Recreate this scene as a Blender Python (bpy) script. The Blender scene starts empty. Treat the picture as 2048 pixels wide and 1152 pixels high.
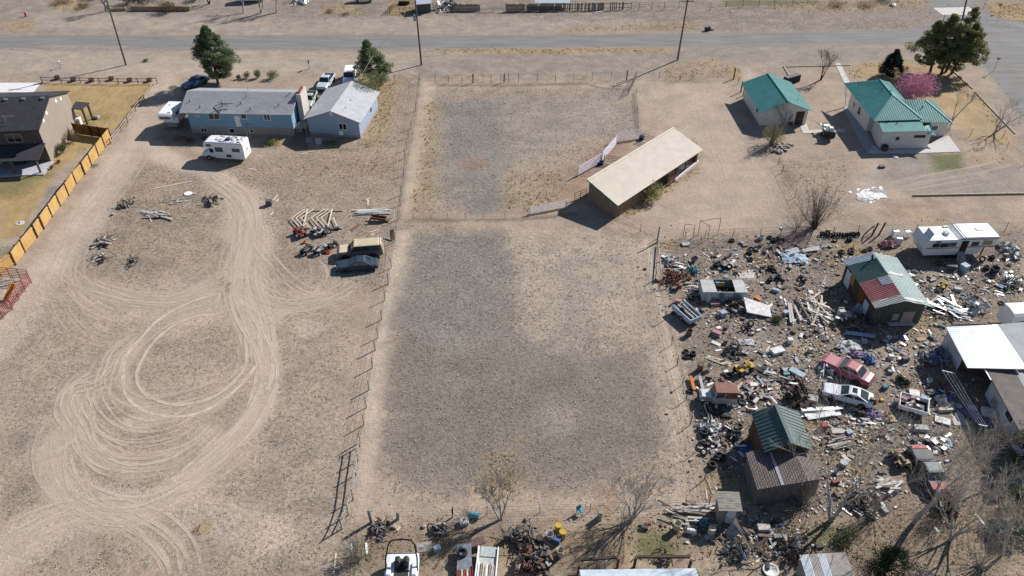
import bpy, bmesh, math, random
import numpy as np
from mathutils import Vector, Matrix, noise as mnoise
R = math.radians
SC = bpy.context.scene
COL = SC.collection
rnd = random.Random(7)
# ---------------------------------------------------------------- camera, sky, sun, exposure
CAM_H, CAM_F, CAM_TILT = 56.3, 1590.0, R(38.5)
cam = bpy.data.objects.new('camera', bpy.data.cameras.new('camera'))
COL.objects.link(cam)
cam.location = (0, 0, CAM_H)
cam.rotation_euler = (R(90) - CAM_TILT, 0, 0)
cam.data.sensor_width = 36.0
cam.data.lens = 36.0 * CAM_F / 2048.0
cam.data.clip_end = 6000
SC.camera = cam
SUN_AZ, SUN_EL = R(39.0), R(34.5)          # azimuth from +x towards +y
world = bpy.data.worlds.new("World")
SC.world = world
world.use_nodes = True
_nt = world.node_tree
_bg = _nt.nodes['Background']
_sky = _nt.nodes.new('ShaderNodeTexSky')
_sky.sky_type = 'NISHITA'
_sky.sun_disc = False
_sky.sun_elevation = SUN_EL
_sky.sun_rotation = math.pi / 2 - SUN_AZ
_sky.altitude = 1800
_nt.links.new(_sky.outputs[0], _bg.inputs[0])
_bg.inputs[1].default_value = 0.076
_sl = bpy.data.lights.new('sun', 'SUN')
_sl.energy = 5.0
_sl.angle = R(0.55)
_sl.color = (1.0, 0.95, 0.885)
sun = bpy.data.objects.new('sun', _sl)
COL.objects.link(sun)
_sd = Vector((math.cos(SUN_AZ) * math.cos(SUN_EL), math.sin(SUN_AZ) * math.cos(SUN_EL), math.sin(SUN_EL)))
sun.rotation_euler = _sd.to_track_quat('Z', 'Y').to_euler()
sun.location = (60, 60, 80)
SC.view_settings.view_transform = 'Standard'
SC.view_settings.look = 'None'
SC.view_settings.exposure = 0.50
SC.view_settings.gamma = 1.0

# ---------------------------------------------------------------- pixel of the photo -> point on the ground
_ct, _st = math.cos(CAM_TILT), math.sin(CAM_TILT)
def at(px, py, z=0.0):
    u = (px - 1024) / CAM_F; v = (py - 576) / CAM_F
    r = (u, _ct - v * _st, -_st - v * _ct)
    t = (z - CAM_H) / r[2]
    return Vector((r[0] * t, r[1] * t, z))
def pix(p):
    dz = p[2] - CAM_H
    d = p[1] * _ct - dz * _st
    return (1024 + CAM_F * p[0] / d, 576 + CAM_F * (-p[1] * _st - dz * _ct) / d)
def height(bx, by, ty):
    b = at(bx, by); lo, hi = 0.0, 30.0
    for _ in range(40):
        m = (lo + hi) / 2
        if pix((b.x, b.y, m))[1] > ty: lo = m
        else: hi = m
    return lo
def ang(a, b):
    return math.atan2(b[1] - a[1], b[0] - a[0])

# ---------------------------------------------------------------- materials
_mats = {}
def srgb(h):
    if isinstance(h, str):
        c = [int(h[i:i + 2], 16) / 255 for i in (0, 2, 4)]
        return tuple(x / 12.92 if x <= .04045 else ((x + .055) / 1.055) ** 2.4 for x in c)
    return tuple(h)
def mat(name, c, rough=.8, metal=0., var=.25, scale=3., c2=None, bump=0., bscale=None, spec=.3, detail=6., stretch=None, ramp=(.38, .62)):
    """base colour broken by noise between c and c2, optional bump"""
    if name in _mats: return _mats[name]
    m = bpy.data.materials.new(name); m.use_nodes = True
    nt = m.node_tree; b = nt.nodes['Principled BSDF']
    c = srgb(c); c2 = srgb(c2) if c2 is not None else tuple(x * (1 - var) for x in c)
    b.inputs['Roughness'].default_value = rough
    b.inputs['Metallic'].default_value = metal
    b.inputs['Specular IOR Level'].default_value = spec
    tc = nt.nodes.new('ShaderNodeTexCoord')
    src = tc.outputs['Object']
    if stretch:
        mp = nt.nodes.new('ShaderNodeMapping'); mp.inputs['Scale'].default_value = stretch
        nt.links.new(src, mp.inputs[0]); src = mp.outputs[0]
    n = nt.nodes.new('ShaderNodeTexNoise'); n.inputs['Scale'].default_value = scale; n.inputs['Detail'].default_value = detail
    n.inputs['Roughness'].default_value = .65
    nt.links.new(src, n.inputs['Vector'])
    rp = nt.nodes.new('ShaderNodeValToRGB')
    rp.color_ramp.elements[0].position, rp.color_ramp.elements[1].position = ramp
    rp.color_ramp.elements[0].color = (*c2, 1); rp.color_ramp.elements[1].color = (*c, 1)
    nt.links.new(n.outputs[0], rp.inputs[0]); nt.links.new(rp.outputs[0], b.inputs['Base Color'])
    if bump:
        n2 = nt.nodes.new('ShaderNodeTexNoise'); n2.inputs['Scale'].default_value = bscale or scale * 4; n2.inputs['Detail'].default_value = 4
        nt.links.new(src, n2.inputs['Vector'])
        bp = nt.nodes.new('ShaderNodeBump'); bp.inputs['Strength'].default_value = bump; bp.inputs['Distance'].default_value = .05
        nt.links.new(n2.outputs[0], bp.inputs['Height']); nt.links.new(bp.outputs[0], b.inputs['Normal'])
    _mats[name] = m
    return m
def glass(name='window_glass', c=(.015, .02, .03), rough=.08):
    if name in _mats: return _mats[name]
    m = bpy.data.materials.new(name); m.use_nodes = True
    b = m.node_tree.nodes['Principled BSDF']
    b.inputs['Base Color'].default_value = (*c, 1); b.inputs['Roughness'].default_value = rough; b.inputs['Specular IOR Level'].default_value = .7
    _mats[name] = m
    return m
def brickmat(name, c1, c2, mortar, w, h, stretch=None, axis=None, rough=.9, ms=.02, plane='xy'):
    if name in _mats: return _mats[name]
    m = bpy.data.materials.new(name); m.use_nodes = True
    nt = m.node_tree; b = nt.nodes['Principled BSDF']; b.inputs['Roughness'].default_value = rough; b.inputs['Specular IOR Level'].default_value = .2
    uv = nt.nodes.new('ShaderNodeUVMap')
    k = nt.nodes.new('ShaderNodeTexBrick')
    k.inputs['Color1'].default_value = (*srgb(c1), 1); k.inputs['Color2'].default_value = (*srgb(c2), 1); k.inputs['Mortar'].default_value = (*srgb(mortar), 1)
    k.inputs['Scale'].default_value = 1; k.inputs['Brick Width'].default_value = w; k.inputs['Row Height'].default_value = h; k.inputs['Mortar Size'].default_value = ms
    nt.links.new(uv.outputs[0], k.inputs['Vector'])
    n = nt.nodes.new('ShaderNodeTexNoise'); n.inputs['Scale'].default_value = .6; n.inputs['Detail'].default_value = 8; n.inputs['Roughness'].default_value = .7
    nt.links.new(uv.outputs[0], n.inputs['Vector'])
    mx = nt.nodes.new('ShaderNodeMix'); mx.data_type = 'RGBA'; mx.blend_type = 'MULTIPLY'; mx.inputs[0].default_value = .55
    r2 = nt.nodes.new('ShaderNodeValToRGB'); r2.color_ramp.elements[0].position = .3; r2.color_ramp.elements[0].color = (.55, .55, .55, 1); r2.color_ramp.elements[1].position = .7
    nt.links.new(n.outputs[0], r2.inputs[0])
    nt.links.new(k.outputs[0], mx.inputs[6]); nt.links.new(r2.outputs[0], mx.inputs[7]); nt.links.new(mx.outputs[2], b.inputs['Base Color'])
    bp = nt.nodes.new('ShaderNodeBump'); bp.inputs['Strength'].default_value = .5; bp.inputs['Distance'].default_value = .02; bp.invert = True
    nt.links.new(k.outputs['Fac'], bp.inputs['Height']); nt.links.new(bp.outputs[0], b.inputs['Normal'])
    _mats[name] = m
    return m

# ---------------------------------------------------------------- mesh building
def basis(d):
    d = Vector(d).normalized()
    a = Vector((0, 0, 1)) if abs(d.z) < .9 else Vector((1, 0, 0))
    u = d.cross(a).normalized()
    return u, d.cross(u).normalized()
class MB:
    def __init__(s): s.v = []; s.f = []; s.uv = {}
    def _add(s, vs, fs):
        o = len(s.v); s.v += [tuple(x) for x in vs]; s.f += [tuple(i + o for i in f) for f in fs]; return s
    def box(s, c, d, rz=0., tilt=(0, 0), taper=1.0):
        """centre c, full dims d; taper scales the top"""
        x, y, z = d[0] / 2, d[1] / 2, d[2] / 2
        M = Matrix.Translation(Vector(c)) @ Matrix.Rotation(rz, 4, 'Z') @ Matrix.Rotation(tilt[0], 4, 'X') @ Matrix.Rotation(tilt[1], 4, 'Y')
        p = []
        for sz, t in ((-1, 1.), (1, taper)):
            for sx, sy in ((-1, -1), (1, -1), (1, 1), (-1, 1)): p.append(M @ Vector((sx * x * t, sy * y * t, sz * z)))
        return s._add(p, [(3, 2, 1, 0), (4, 5, 6, 7), (0, 1, 5, 4), (1, 2, 6, 5), (2, 3, 7, 6), (3, 0, 4, 7)])
    def bbox(s, c, d, b=.03, rz=0., tilt=(0, 0)):
        """box with chamfered vertical edges and top"""
        x, y, z = d[0] / 2, d[1] / 2, d[2] / 2
        M = Matrix.Translation(Vector(c)) @ Matrix.Rotation(rz, 4, 'Z') @ Matrix.Rotation(tilt[0], 4, 'X') @ Matrix.Rotation(tilt[1], 4, 'Y')
        def ring(ix, iy, b, zz):
            X, Y = x - ix, y - iy
            return [M @ Vector(q) for q in ((-X + b, -Y, zz), (X - b, -Y, zz), (X, -Y + b, zz), (X, Y - b, zz), (X - b, Y, zz), (-X + b, Y, zz), (-X, Y - b, zz), (-X, -Y + b, zz))]
        rs = [ring(0, 0, b, -z), ring(0, 0, b, z - b), ring(b, b, b * .4, z)]
        return s.loft(rs, True, True)
    def loft(s, rings, cap0=True, cap1=True, closed=True):
        o = len(s.v); n = len(rings[0])
        for r in rings: s.v += [tuple(p) for p in r]
        for i in range(len(rings) - 1):
            for j in range(n if closed else n - 1):
                k = (j + 1) % n
                s.f.append((o + i * n + j, o + i * n + k, o + (i + 1) * n + k, o + (i + 1) * n + j))
        if cap0: s.f.append(tuple(o + j for j in reversed(range(n))))
        if cap1: s.f.append(tuple(o + (len(rings) - 1) * n + j for j in range(n)))
        return s
    def tube(s, pts, rs, n=6, cap=True):
        pts = [Vector(p) for p in pts]
        if not isinstance(rs, (list, tuple)): rs = [rs] * len(pts)
        rings = []
        for i, p in enumerate(pts):
            d = (pts[min(i + 1, len(pts) - 1)] - pts[max(i - 1, 0)])
            if d.length < 1e-6: d = Vector((0, 0, 1))
            u, w = basis(d)
            rings.append([p + (u * math.cos(t) + w * math.sin(t)) * rs[i] for t in [2 * math.pi * k / n for k in range(n)]])
        return s.loft(rings, cap, cap)
    def bar(s, a, b, w, h=None, up=(0, 0, 1)):
        """rectangular bar a->b, width w (sideways) and h (up)"""
        a, b = Vector(a), Vector(b); h = h or w
        d = (b - a).normalized(); u = d.cross(Vector(up))
        if u.length < 1e-4: u = Vector((1, 0, 0))
        u.normalize(); v = u.cross(d)
        rs = [[p + u * (sx * w / 2) + v * (sy * h / 2) for sx, sy in ((-1, -1), (1, -1), (1, 1), (-1, 1))] for p in (a, b)]
        return s.loft(rs)
    def lathe(s, prof, n=16, c=(0, 0, 0), axis='z', M=None, cap=False):
        """prof: (r, h) pairs"""
        c = Vector(c); rings = []
        for r, h in prof:
            ring = []
            for k in range(n):
                t = 2 * math.pi * k / n; x, y = r * math.cos(t), r * math.sin(t)
                p = {'z': Vector((x, y, h)), 'y': Vector((x, h, -y)), 'x': Vector((h, x, y))}[axis]
                ring.append((M @ p if M else p) + c)
            rings.append(ring)
        return s.loft(rings, cap, cap)
    def prism(s, poly, z0, z1, M=None):
        """poly: xy points counter-clockwise"""
        f = (lambda p: M @ Vector(p)) if M else Vector
        return s.loft([[f((p[0], p[1], z0)) for p in poly], [f((p[0], p[1], z1)) for p in poly]])
    def slab(s, quad, t=.06, up=None):
        """thick plate under the polygon of 3-D points"""
        q = [Vector(p) for p in quad]
        n = Vector((0, 0, 0))
        for i in range(len(q)):
            a, b = q[i], q[(i + 1) % len(q)]
            n += Vector(((a.y - b.y) * (a.z + b.z), (a.z - b.z) * (a.x + b.x), (a.x - b.x) * (a.y + b.y)))
        n.normalize()
        if n.z < 0: q.reverse(); n = -n
        if up is not None: n = Vector(up)
        return s.loft([[p - n * t for p in q], q])
    def quad(s, *q): return s._add(q, [tuple(range(len(q)))])
    def grid(s, P):
        """P: rows of points -> open sheet"""
        o = len(s.v); nr, nc = len(P), len(P[0])
        for r in P: s.v += [tuple(p) for p in r]
        for i in range(nr - 1):
            for j in range(nc - 1):
                s.f.append((o + i * nc + j, o + i * nc + j + 1, o + (i + 1) * nc + j + 1, o + (i + 1) * nc + j))
        return s
    def build(s, name, m, parent=None, smooth=False, uvplanar=False, loc=None):
        me = bpy.data.meshes.new(name); me.from_pydata(s.v, [], s.f)
        if isinstance(m, (list, tuple)):
            for x in m: me.materials.append(x)
        else: me.materials.append(m)
        if uvplanar: uv_by_face(me)
        if smooth:
            me.polygons.foreach_set('use_smooth', [True] * len(me.polygons))
        o = bpy.data.objects.new(name, me); COL.objects.link(o)
        if parent is not None: o.parent = parent
        if loc is not None: o.location = loc
        return o
def uv_by_face(me):
    """metre UVs: u along the horizontal of each face, v along its slope"""
    uvl = me.uv_layers.new(name='UVMap')
    for p in me.polygons:
        n = p.normal
        u = Vector((0, 0, 1)).cross(n)
        if u.length < 1e-3: u = Vector((1, 0, 0))
        u.normalize(); w = n.cross(u)
        for li in p.loop_indices:
            c = me.vertices[me.loops[li].vertex_index].co
            uvl.data[li].uv = (c.dot(u), c.dot(w))
def thing(name, label, cat, loc=(0, 0, 0), rz=0., group=None, rot=None):
    o = bpy.data.objects.new(name, None); COL.objects.link(o)
    o.location = loc; o.rotation_euler = rot if rot else (0, 0, rz); o.empty_display_size = .3
    o['label'] = label; o['category'] = cat
    if group: o['group'] = group
    return o
def tag(o, label, cat, group=None):
    o['label'] = label; o['category'] = cat
    if group: o['group'] = group
    return o
def kids(o): return list(o.children)
def dup(o, loc, rz=None, label=None, group=None, scale=None, parent=None, rot=None):
    c = o.copy(); COL.objects.link(c)
    if parent is not None: c.parent = parent
    else:
        c.location = loc
        if rot is not None: c.rotation_euler = rot
        elif rz is not None: c.rotation_euler = (0, 0, rz)
        if scale is not None: c.scale = (scale,) * 3 if not isinstance(scale, (tuple, list)) else scale
        if label: c['label'] = label
        if group: c['group'] = group
    for k in kids(o): dup(k, None, parent=c)
    return c
# ---------------------------------------------------------------- the ground: one sheet, what lies where is in its attributes
def _axis(lo, hi, f, far):
    a = [lo]
    while a[-1] < hi: a.append(a[-1] + f(a[-1]))
    neg = [lo - d for d in reversed(far)]; pos = [a[-1] + d for d in far]
    return np.array(neg + a + pos)
_far = [3, 8, 18, 40, 90, 200, 450, 1000, 2500]
GX = _axis(-116, 116, lambda x: .30, _far)
GY = _axis(32, 174, lambda y: .22 + .0024 * max(0, y - 40), _far)
_X, _Y = np.meshgrid(GX, GY)
CH = {k: np.zeros(_X.shape, np.float32) for k in ('gravel', 'light', 'gold', 'dark', 'green', 'weed', 'red', 'plain')}
def _w(pts): return np.array([tuple(at(*p))[:2] for p in pts])
def smooth_line(pts, n=10):
    P = [np.array(p, float) for p in pts]; P = [2 * P[0] - P[1]] + P + [2 * P[-1] - P[-2]]; out = []
    for i in range(1, len(P) - 2):
        for k in range(n):
            t = k / n; a, b, c, d = P[i - 1:i + 3]
            out.append(.5 * (2 * b + (c - a) * t + (2 * a - 5 * b + 4 * c - d) * t * t + (3 * b - a - 3 * c + d) * t ** 3))
    out.append(P[-2]); return np.array(out)
def _sub(W, m):
    x0, y0 = W.min(0) - m; x1, y1 = W.max(0) + m
    i0, i1 = np.searchsorted(GY, [y0, y1]); j0, j1 = np.searchsorted(GX, [x0, x1])
    return slice(i0, i1), slice(j0, j1)
def _segd(W, X, Y, closed):
    d = np.full(X.shape, 1e9)
    n = len(W)
    for i in range(n if closed else n - 1):
        a, b = W[i], W[(i + 1) % n]; ab = b - a; L = (ab ** 2).sum() + 1e-9
        t = np.clip(((X - a[0]) * ab[0] + (Y - a[1]) * ab[1]) / L, 0, 1)
        d = np.minimum(d, (X - a[0] - t * ab[0]) ** 2 + (Y - a[1] - t * ab[1]) ** 2)
    return np.sqrt(d)
def _put(ch, s, v, mode):
    A = CH[ch][s]
    CH[ch][s] = np.maximum(A, v) if mode == 'max' else (A * (1 - v) if mode == 'cut' else A + v)
def area(ch, pts, val=1., f=1.5, mode='max'):
    W = _w(pts); s = _sub(W, f + .5); X, Y = _X[s], _Y[s]
    d = _segd(W, X, Y, True); ins = np.zeros(X.shape, bool)
    n = len(W)
    for i in range(n):
        (xa, ya), (xb, yb) = W[i], W[(i + 1) % n]
        c = ((ya > Y) != (yb > Y)) & (X < (xb - xa) * (Y - ya) / (yb - ya + 1e-12) + xa); ins ^= c
    d = np.where(ins, d, -d); t = np.clip(d / (2 * f) + .5, 0, 1)
    _put(ch, s, val * t * t * (3 - 2 * t), mode)
def line(ch, pts, w, val=1., f=.5, mode='max'):
    W = smooth_line(_w(pts), 5); s = _sub(W, w + f + .5)
    t = np.clip((w / 2 + f / 2 - _segd(W, _X[s], _Y[s], False)) / f, 0, 1)
    _put(ch, s, val * t * t * (3 - 2 * t), mode)
def blob(ch, px, py, r, val=1., mode='max', ry=None):
    c = np.array([tuple(at(px, py))[:2]]); ry = ry or r; s = _sub(c, 2 * max(r, ry))
    d = np.sqrt(((_X[s] - c[0, 0]) / r) ** 2 + ((_Y[s] - c[0, 1]) / ry) ** 2); t = np.clip(1.5 - d, 0, 1)
    _put(ch, s, val * t * t * (3 - 2 * t), mode)

# the bare lot in the middle: grey gravel
area('gravel', [(885, 190), (1260, 182), (1262, 250), (1150, 290), (1060, 330), (1010, 400), (900, 425), (850, 330)], .5, 5)
area('gravel', [(880, 200), (1010, 195), (1020, 420), (930, 430), (880, 330)], .95, 3.5)
area('gravel', [(830, 470), (1000, 465), (1030, 560), (1010, 690), (900, 720), (795, 660)], 1., 2.5)
area('gravel', [(800, 640), (1010, 640), (1300, 720), (1330, 900), (1150, 970), (830, 980), (770, 900)], .5, 3.)
area('dark', [(800, 600), (1010, 600), (1030, 690), (1300, 710), (1345, 900), (1150, 975), (830, 985), (765, 900)], .75, 3)
area('gravel', [(1020, 690), (1300, 700), (1330, 840), (1040, 830)], .5, 4)
area('weed', [(850, 175), (1265, 175), (1265, 270), (1100, 420), (850, 430)], .5, 2)
area('weed', [(820, 450), (1300, 480), (1400, 990), (770, 1000)], .65, 3)
area('light', [(845, 165), (875, 170), (850, 300), (820, 440), (800, 440)], .7, 1.2)
area('light', [(1010, 455), (1300, 480), (1335, 660), (1260, 720), (1200, 650), (1090, 700), (1040, 600)], .62, 4)
area('gravel', [(1040, 480), (1290, 500), (1320, 720), (1040, 720)], .30, 4)
area('light', [(1040, 620), (1210, 640), (1200, 740), (1040, 700)], .4, 4)
area('light', [(1230, 500), (1300, 490), (1360, 740), (1390, 980), (1350, 1000), (1300, 760)], .6, 2)
area('light', [(735, 700), (780, 690), (740, 1030), (705, 1040)], .7, 1.)
area('light', [(790, 460), (830, 460), (775, 680), (745, 700)], .75, 1.)
area('light', [(730, 960), (900, 990), (1000, 985), (1300, 975), (1400, 990), (1400, 1030), (720, 1035)], .5, 2.5)
line('light', [(1292, 480), (1322, 620), (1352, 770), (1372, 830)], .8, .9, .8)
area('gold', [(845, 200), (880, 200), (870, 420), (815, 430)], .45, 2)
area('gold', [(960, 900), (1040, 880), (1060, 1000), (950, 1010)], .35, 2)
area('gold', [(1010, 350), (1140, 330), (1120, 425), (1000, 430)], .42, 3); area('light', [(1010, 200), (1250, 190), (1200, 290), (1060, 350), (1010, 430)], .32, 5)
area('red', [(1120, 365), (1160, 325), (1190, 295), (1240, 275), (1275, 300), (1185, 370), (1175, 405), (1125, 405)], .55, 2.2)
blob('light', 1190, 222, 4, .6); blob('light', 1160, 240, 3, .6); blob('light', 945, 330, 3.5, .6); blob('red', 945, 325, 2.5, .35)
area('dark', [(1130, 430), (1300, 470), (1280, 480), (1130, 450)], .4, 1)
line('dark', [(800, 437), (900, 440), (1060, 437), (1150, 428)], .7, .7, .6)
line('dark', [(1232, 440), (1270, 455), (1312, 480)], .6, .6, .6)
line('dark', [(840, 165), (828, 250), (812, 330), (800, 440)], .5, .65, .5)
line('dark', [(1268, 190), (1274, 265)], .8, .8, .8)
line('dark', [(860, 170), (1010, 172), (1150, 168), (1200, 175), (1255, 180)], 1., .6, .8)
blob('dark', 1108, 852, .9, .8); blob('light', 1110, 842, 2.2, .5)
# fields left: tan dirt
area('weed', [(0, 640), (100, 560), (700, 560), (720, 1152), (0, 1152)], .55, 3); area('light', [(0, 640), (100, 560), (700, 560), (720, 1152), (0, 1152)], .3, 4)
area('weed', [(250, 330), (420, 330), (800, 270), (800, 580), (560, 600), (240, 600), (150, 500)], .65, 3)
area('light', [(0, 560), (60, 570), (40, 640), (0, 700)], .8, 2)
for p in [(60, 700), (180, 760), (110, 640), (30, 880), (560, 640), (620, 680), (600, 760), (560, 880), (620, 900), (330, 690), (290, 880), (190, 940), (230, 950), (50, 960), (540, 960), (640, 1010), (250, 830), (300, 870), (170, 700), (90, 820), (500, 1080), (560, 1130), (210, 1120), (330, 690), (650, 750), (580, 1010), (40, 1010)]:
    blob('dark', p[0], p[1], rnd.uniform(1.2, 2.4), .34, ry=rnd.uniform(.8, 1.6))
line('light', [(250, 300), (200, 400), (120, 510), (60, 600), (0, 690)], 5.0, .75, 3)
line('light', [(330, 160), (300, 220), (280, 280), (230, 360), (165, 470)], 4.5, .6, 2.5)
line('light', [(300, 290), (340, 320), (420, 345), (480, 390), (500, 450), (480, 520), (470, 580)], 3.4, .85, 1.8)
line('light', [(485, 400), (505, 470), (495, 560), (520, 640)], 5.5, .8, 3)
line('light', [(470, 560), (500, 620), (528, 690), (536, 760), (515, 830), (455, 890), (390, 950), (330, 985)], 2.8, .9, 1.6)
line('light', [(130, 985), (200, 1000), (290, 1010), (380, 975)], 4.0, .85, 2)
line('light', [(0, 1110), (80, 1060), (180, 1020)], 5.5, .8, 3)
line('light', [(100, 880), (120, 940), (150, 985)], 2.8, .6, 1.6)
line('light', [(400, 1030), (480, 1050), (540, 1070)], 4.5, .7, 2.5)
line('light', [(520, 640), (600, 600), (680, 590)], 2.5, .5, 2)
blob('light', 285, 845, 2.2, .9, ry=1.2); blob('light', 620, 655, 2, .7); blob('light', 410, 640, 1.4, .7)
area('light', [(300, 560), (470, 560), (520, 660), (440, 640), (330, 700), (250, 660), (160, 640), (140, 590)], .55, 2.5)
area('light', [(130, 850), (240, 990), (400, 950), (500, 850), (430, 850), (330, 930), (230, 900), (170, 800)], .5, 2)
blob('gold', 405, 1055, .8, .5)
for p in [(260, 400), (300, 400), (330, 400), (300, 450), (240, 490), (345, 420), (280, 380), (330, 360)]: blob('gold', p[0], p[1], 2.6, .28, ry=1.6)
area('dark', [(200, 460), (260, 470), (330, 440), (440, 430), (430, 395), (370, 385), (260, 400), (230, 430)], .22, 2)
for p in [(210, 485), (210, 515), (268, 522)]: blob('dark', p[0], p[1], 1.4, .5, ry=.9)
area('gold', [(350, 300), (560, 330), (800, 300), (790, 360), (600, 360), (420, 340)], .32, 3)
area('dark', [(330, 200), (410, 170), (420, 300), (300, 310)], .25, 3)
area('dark', [(330, 270), (390, 275), (380, 300), (320, 290)], .35, 1)
area('dark', [(585, 270), (615, 265), (620, 300), (570, 300)], .8, .6)
# lawn of the brown house, its gold grass and rock border
area('gold', [(70, 168), (310, 168), (225, 262), (110, 345), (40, 470), (0, 480), (0, 330), (110, 250), (130, 190)], 1., .35)
area('plain', [(70, 168), (310, 168), (225, 262), (110, 345), (40, 470), (0, 480), (0, 330)], 1., .5)
blob('green', 200, 235, 2.4, .45, ry=1.2); blob('green', 175, 250, 1.2, .5); blob('green', 60, 352, 3.5, .65, ry=1.2); blob('green', 20, 372, 3.5, .55)
blob('dark', 255, 205, 2., .6); blob('dark', 240, 250, 1.2, .6)
area('light', [(0, 480), (30, 480), (0, 520)], .5, .6); blob('green', 8, 505, 1.3, .5)
area('gravel', [(95, 375), (118, 370), (105, 405), (80, 410)], .9, .3)
area('light', [(95, 375), (118, 370), (105, 405), (80, 410)], .4, .3)
area('red', [(105, 325), (130, 310), (160, 285), (163, 300), (128, 330), (108, 342), (88, 347)], .35, .3); area('light', [(105, 325), (130, 310), (160, 285), (163, 300), (128, 330), (108, 342), (88, 347)], .9, .3)
blob('green', 187, 332, .6, .9); blob('green', 203, 307, .5, .3); blob('dark', 95, 555, 1.3, .5); blob('dark', 105, 580, 1.5, .4)
# strip behind the road, verges
area('gravel', [(-200, -30), (2250, -30), (2250, 130), (1460, 150), (1250, 160), (840, 155), (330, 140), (-200, 150)], .38, 4)
area('dark', [(-200, -30), (2250, -30), (2250, 66), (-200, 70)], .36, 3); area('dark', [(420, 104), (1460, 100), (1460, 160), (840, 160), (600, 150)], .3, 4)
area('gold', [(870, 97), (1340, 94), (1340, 101), (1100, 107), (880, 104)], .75, .8)
area('gold', [(1150, 50), (1400, 42), (1400, 62), (1100, 66)], .35, 2)
area('dark', [(1000, 22), (1300, 22), (1300, 28), (1000, 28)], .3, 1); area('weed', [(540, 0), (2048, 0), (2048, 60), (540, 60)], .4, 2)
area('green', [(1445, 0), (1640, 0), (1640, 8), (1445, 14)], .7, 1); area('gold', [(1536, 0), (1870, 0), (1840, 16), (1660, 26), (1536, 18)], .45, 2)
area('gold', [(1975, 6), (2048, 6), (2048, 44), (1985, 30)], .8, 1); area('gold', [(100, 0), (180, 0), (160, 22), (110, 20)], .6, 1); area('gold', [(0, 44), (80, 42), (60, 60), (0, 60)], .5, 1.5)
area('gold', [(640, 8), (720, 8), (730, 28), (640, 28)], .5, 1.5); area('gold', [(780, 0), (830, 0), (830, 32), (775, 30)], .8, .8)
area('red', [(880, 0), (1060, 0), (1050, 8), (880, 8)], .25, 1)
area('gravel', [(0, 100), (330, 100), (330, 130), (250, 150), (0, 160)], .35, 2.5); area('light', [(0, 102), (420, 100), (830, 105), (830, 145), (300, 150), (90, 150), (0, 140)], .55, 2.5)
area('light', [(60, 24), (520, 40), (840, 30), (1300, 40), (1300, 62), (600, 68), (80, 60)], .5, 2.5)
area('gravel', [(1340, 95), (1800, 92), (1790, 120), (1690, 128), (1540, 130), (1420, 118)], .6, 2); area('gravel', [(560, 100), (740, 100), (720, 150), (640, 150)], .4, 2)
area('gravel', [(1380, 0), (1430, 0), (1430, 60), (1370, 60)], .35, 1)
area('gold', [(1320, 130), (1430, 115), (1462, 130), (1460, 155), (1330, 162)], .35, 1.5); area('dark', [(1325, 150), (1440, 155), (1400, 162), (1330, 172)], .6, 1)
blob('gold', 1468, 145, 1.4, .8, ry=3); blob('light', 1490, 145, 1.5, .8, ry=3)
area('weed', [(740, 150), (840, 150), (810, 300), (730, 300)], .5, 2); area('gold', [(735, 160), (800, 160), (790, 230), (760, 300), (725, 300)], .55, 2); blob('dark', 760, 250, 1.2, .6)
area('gold', [(540, 280), (760, 300), (700, 320), (560, 310)], .25, 2); blob('green', 690, 300, 2.6, .5, ry=.6); blob('gold', 560, 285, 1.5, .6); blob('green', 540, 288, 1.4, .5)
# yard between barn and teal shed, right
area('light', [(1280, 160), (1440, 170), (1500, 300), (1560, 440), (1330, 470), (1270, 440), (1400, 320), (1290, 230)], .45, 4)
area('light', [(1400, 330), (1500, 330), (1560, 440), (1430, 450)], .4, 4)
area('weed', [(1560, 320), (1700, 320), (1690, 440), (1580, 440)], .5, 2); area('weed', [(1290, 180), (1400, 200), (1320, 250)], .3, 2)
area('dark', [(1540, 290), (1565, 290), (1600, 400), (1640, 460), (1560, 470), (1575, 400)], .35, 1.2)
area('green', [(1240, 420), (1390, 320), (1405, 300), (1400, 340), (1300, 400), (1250, 440)], .35, .9); area('gold', [(1240, 425), (1395, 320), (1400, 345), (1300, 410), (1255, 440)], .5, .9)
area('gravel', [(1800, 320), (1960, 340), (2048, 320), (2048, 395), (1840, 395), (1700, 350)], .6, 2.5)
area('gravel', [(1780, 305), (1860, 310), (1850, 340), (1780, 335)], .7, 1); area('green', [(1855, 308), (1925, 305), (1930, 340), (1870, 345)], .8, 1.2); area('gold', [(1920, 300), (2030, 300), (2040, 330), (1930, 330)], .3, 2)
area('light', [(1700, 390), (1740, 310), (1790, 360), (1960, 345), (1800, 390), (1760, 395)], .6, 2)
area('red', [(1740, 400), (1860, 400), (1900, 430), (1780, 440)], .35, 2); area('gold', [(1800, 425), (1900, 430), (1890, 445), (1820, 445)], .4, 1.5)
area('gold', [(1700, 130), (1790, 120), (1880, 130), (1920, 150), (1990, 230), (2040, 300), (1930, 275), (1900, 230), (1860, 200), (1810, 190), (1760, 155), (1700, 155)], .62, 1.2); area('plain', [(1700, 130), (1880, 130), (2040, 300), (1930, 275), (1760, 155)], .8, 1.2)
area('dark', [(1820, 150), (1880, 150), (1880, 185), (1820, 175)], .5, 1.5); area('gravel', [(1960, 120), (2048, 150), (2048, 310), (2010, 230)], .5, 2)  # the dark area paints the big pine's shadow into the soil colour
blob('green', 1645, 247, .9, .8, ry=.4); blob('green', 1555, 640, .9, .8); blob('green', 1650, 1075, 1.4, .7)
blob('green', 1310, 1095, 2.0, .75, ry=1.4); blob('light', 1290, 1110, 1.5, .6)
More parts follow.
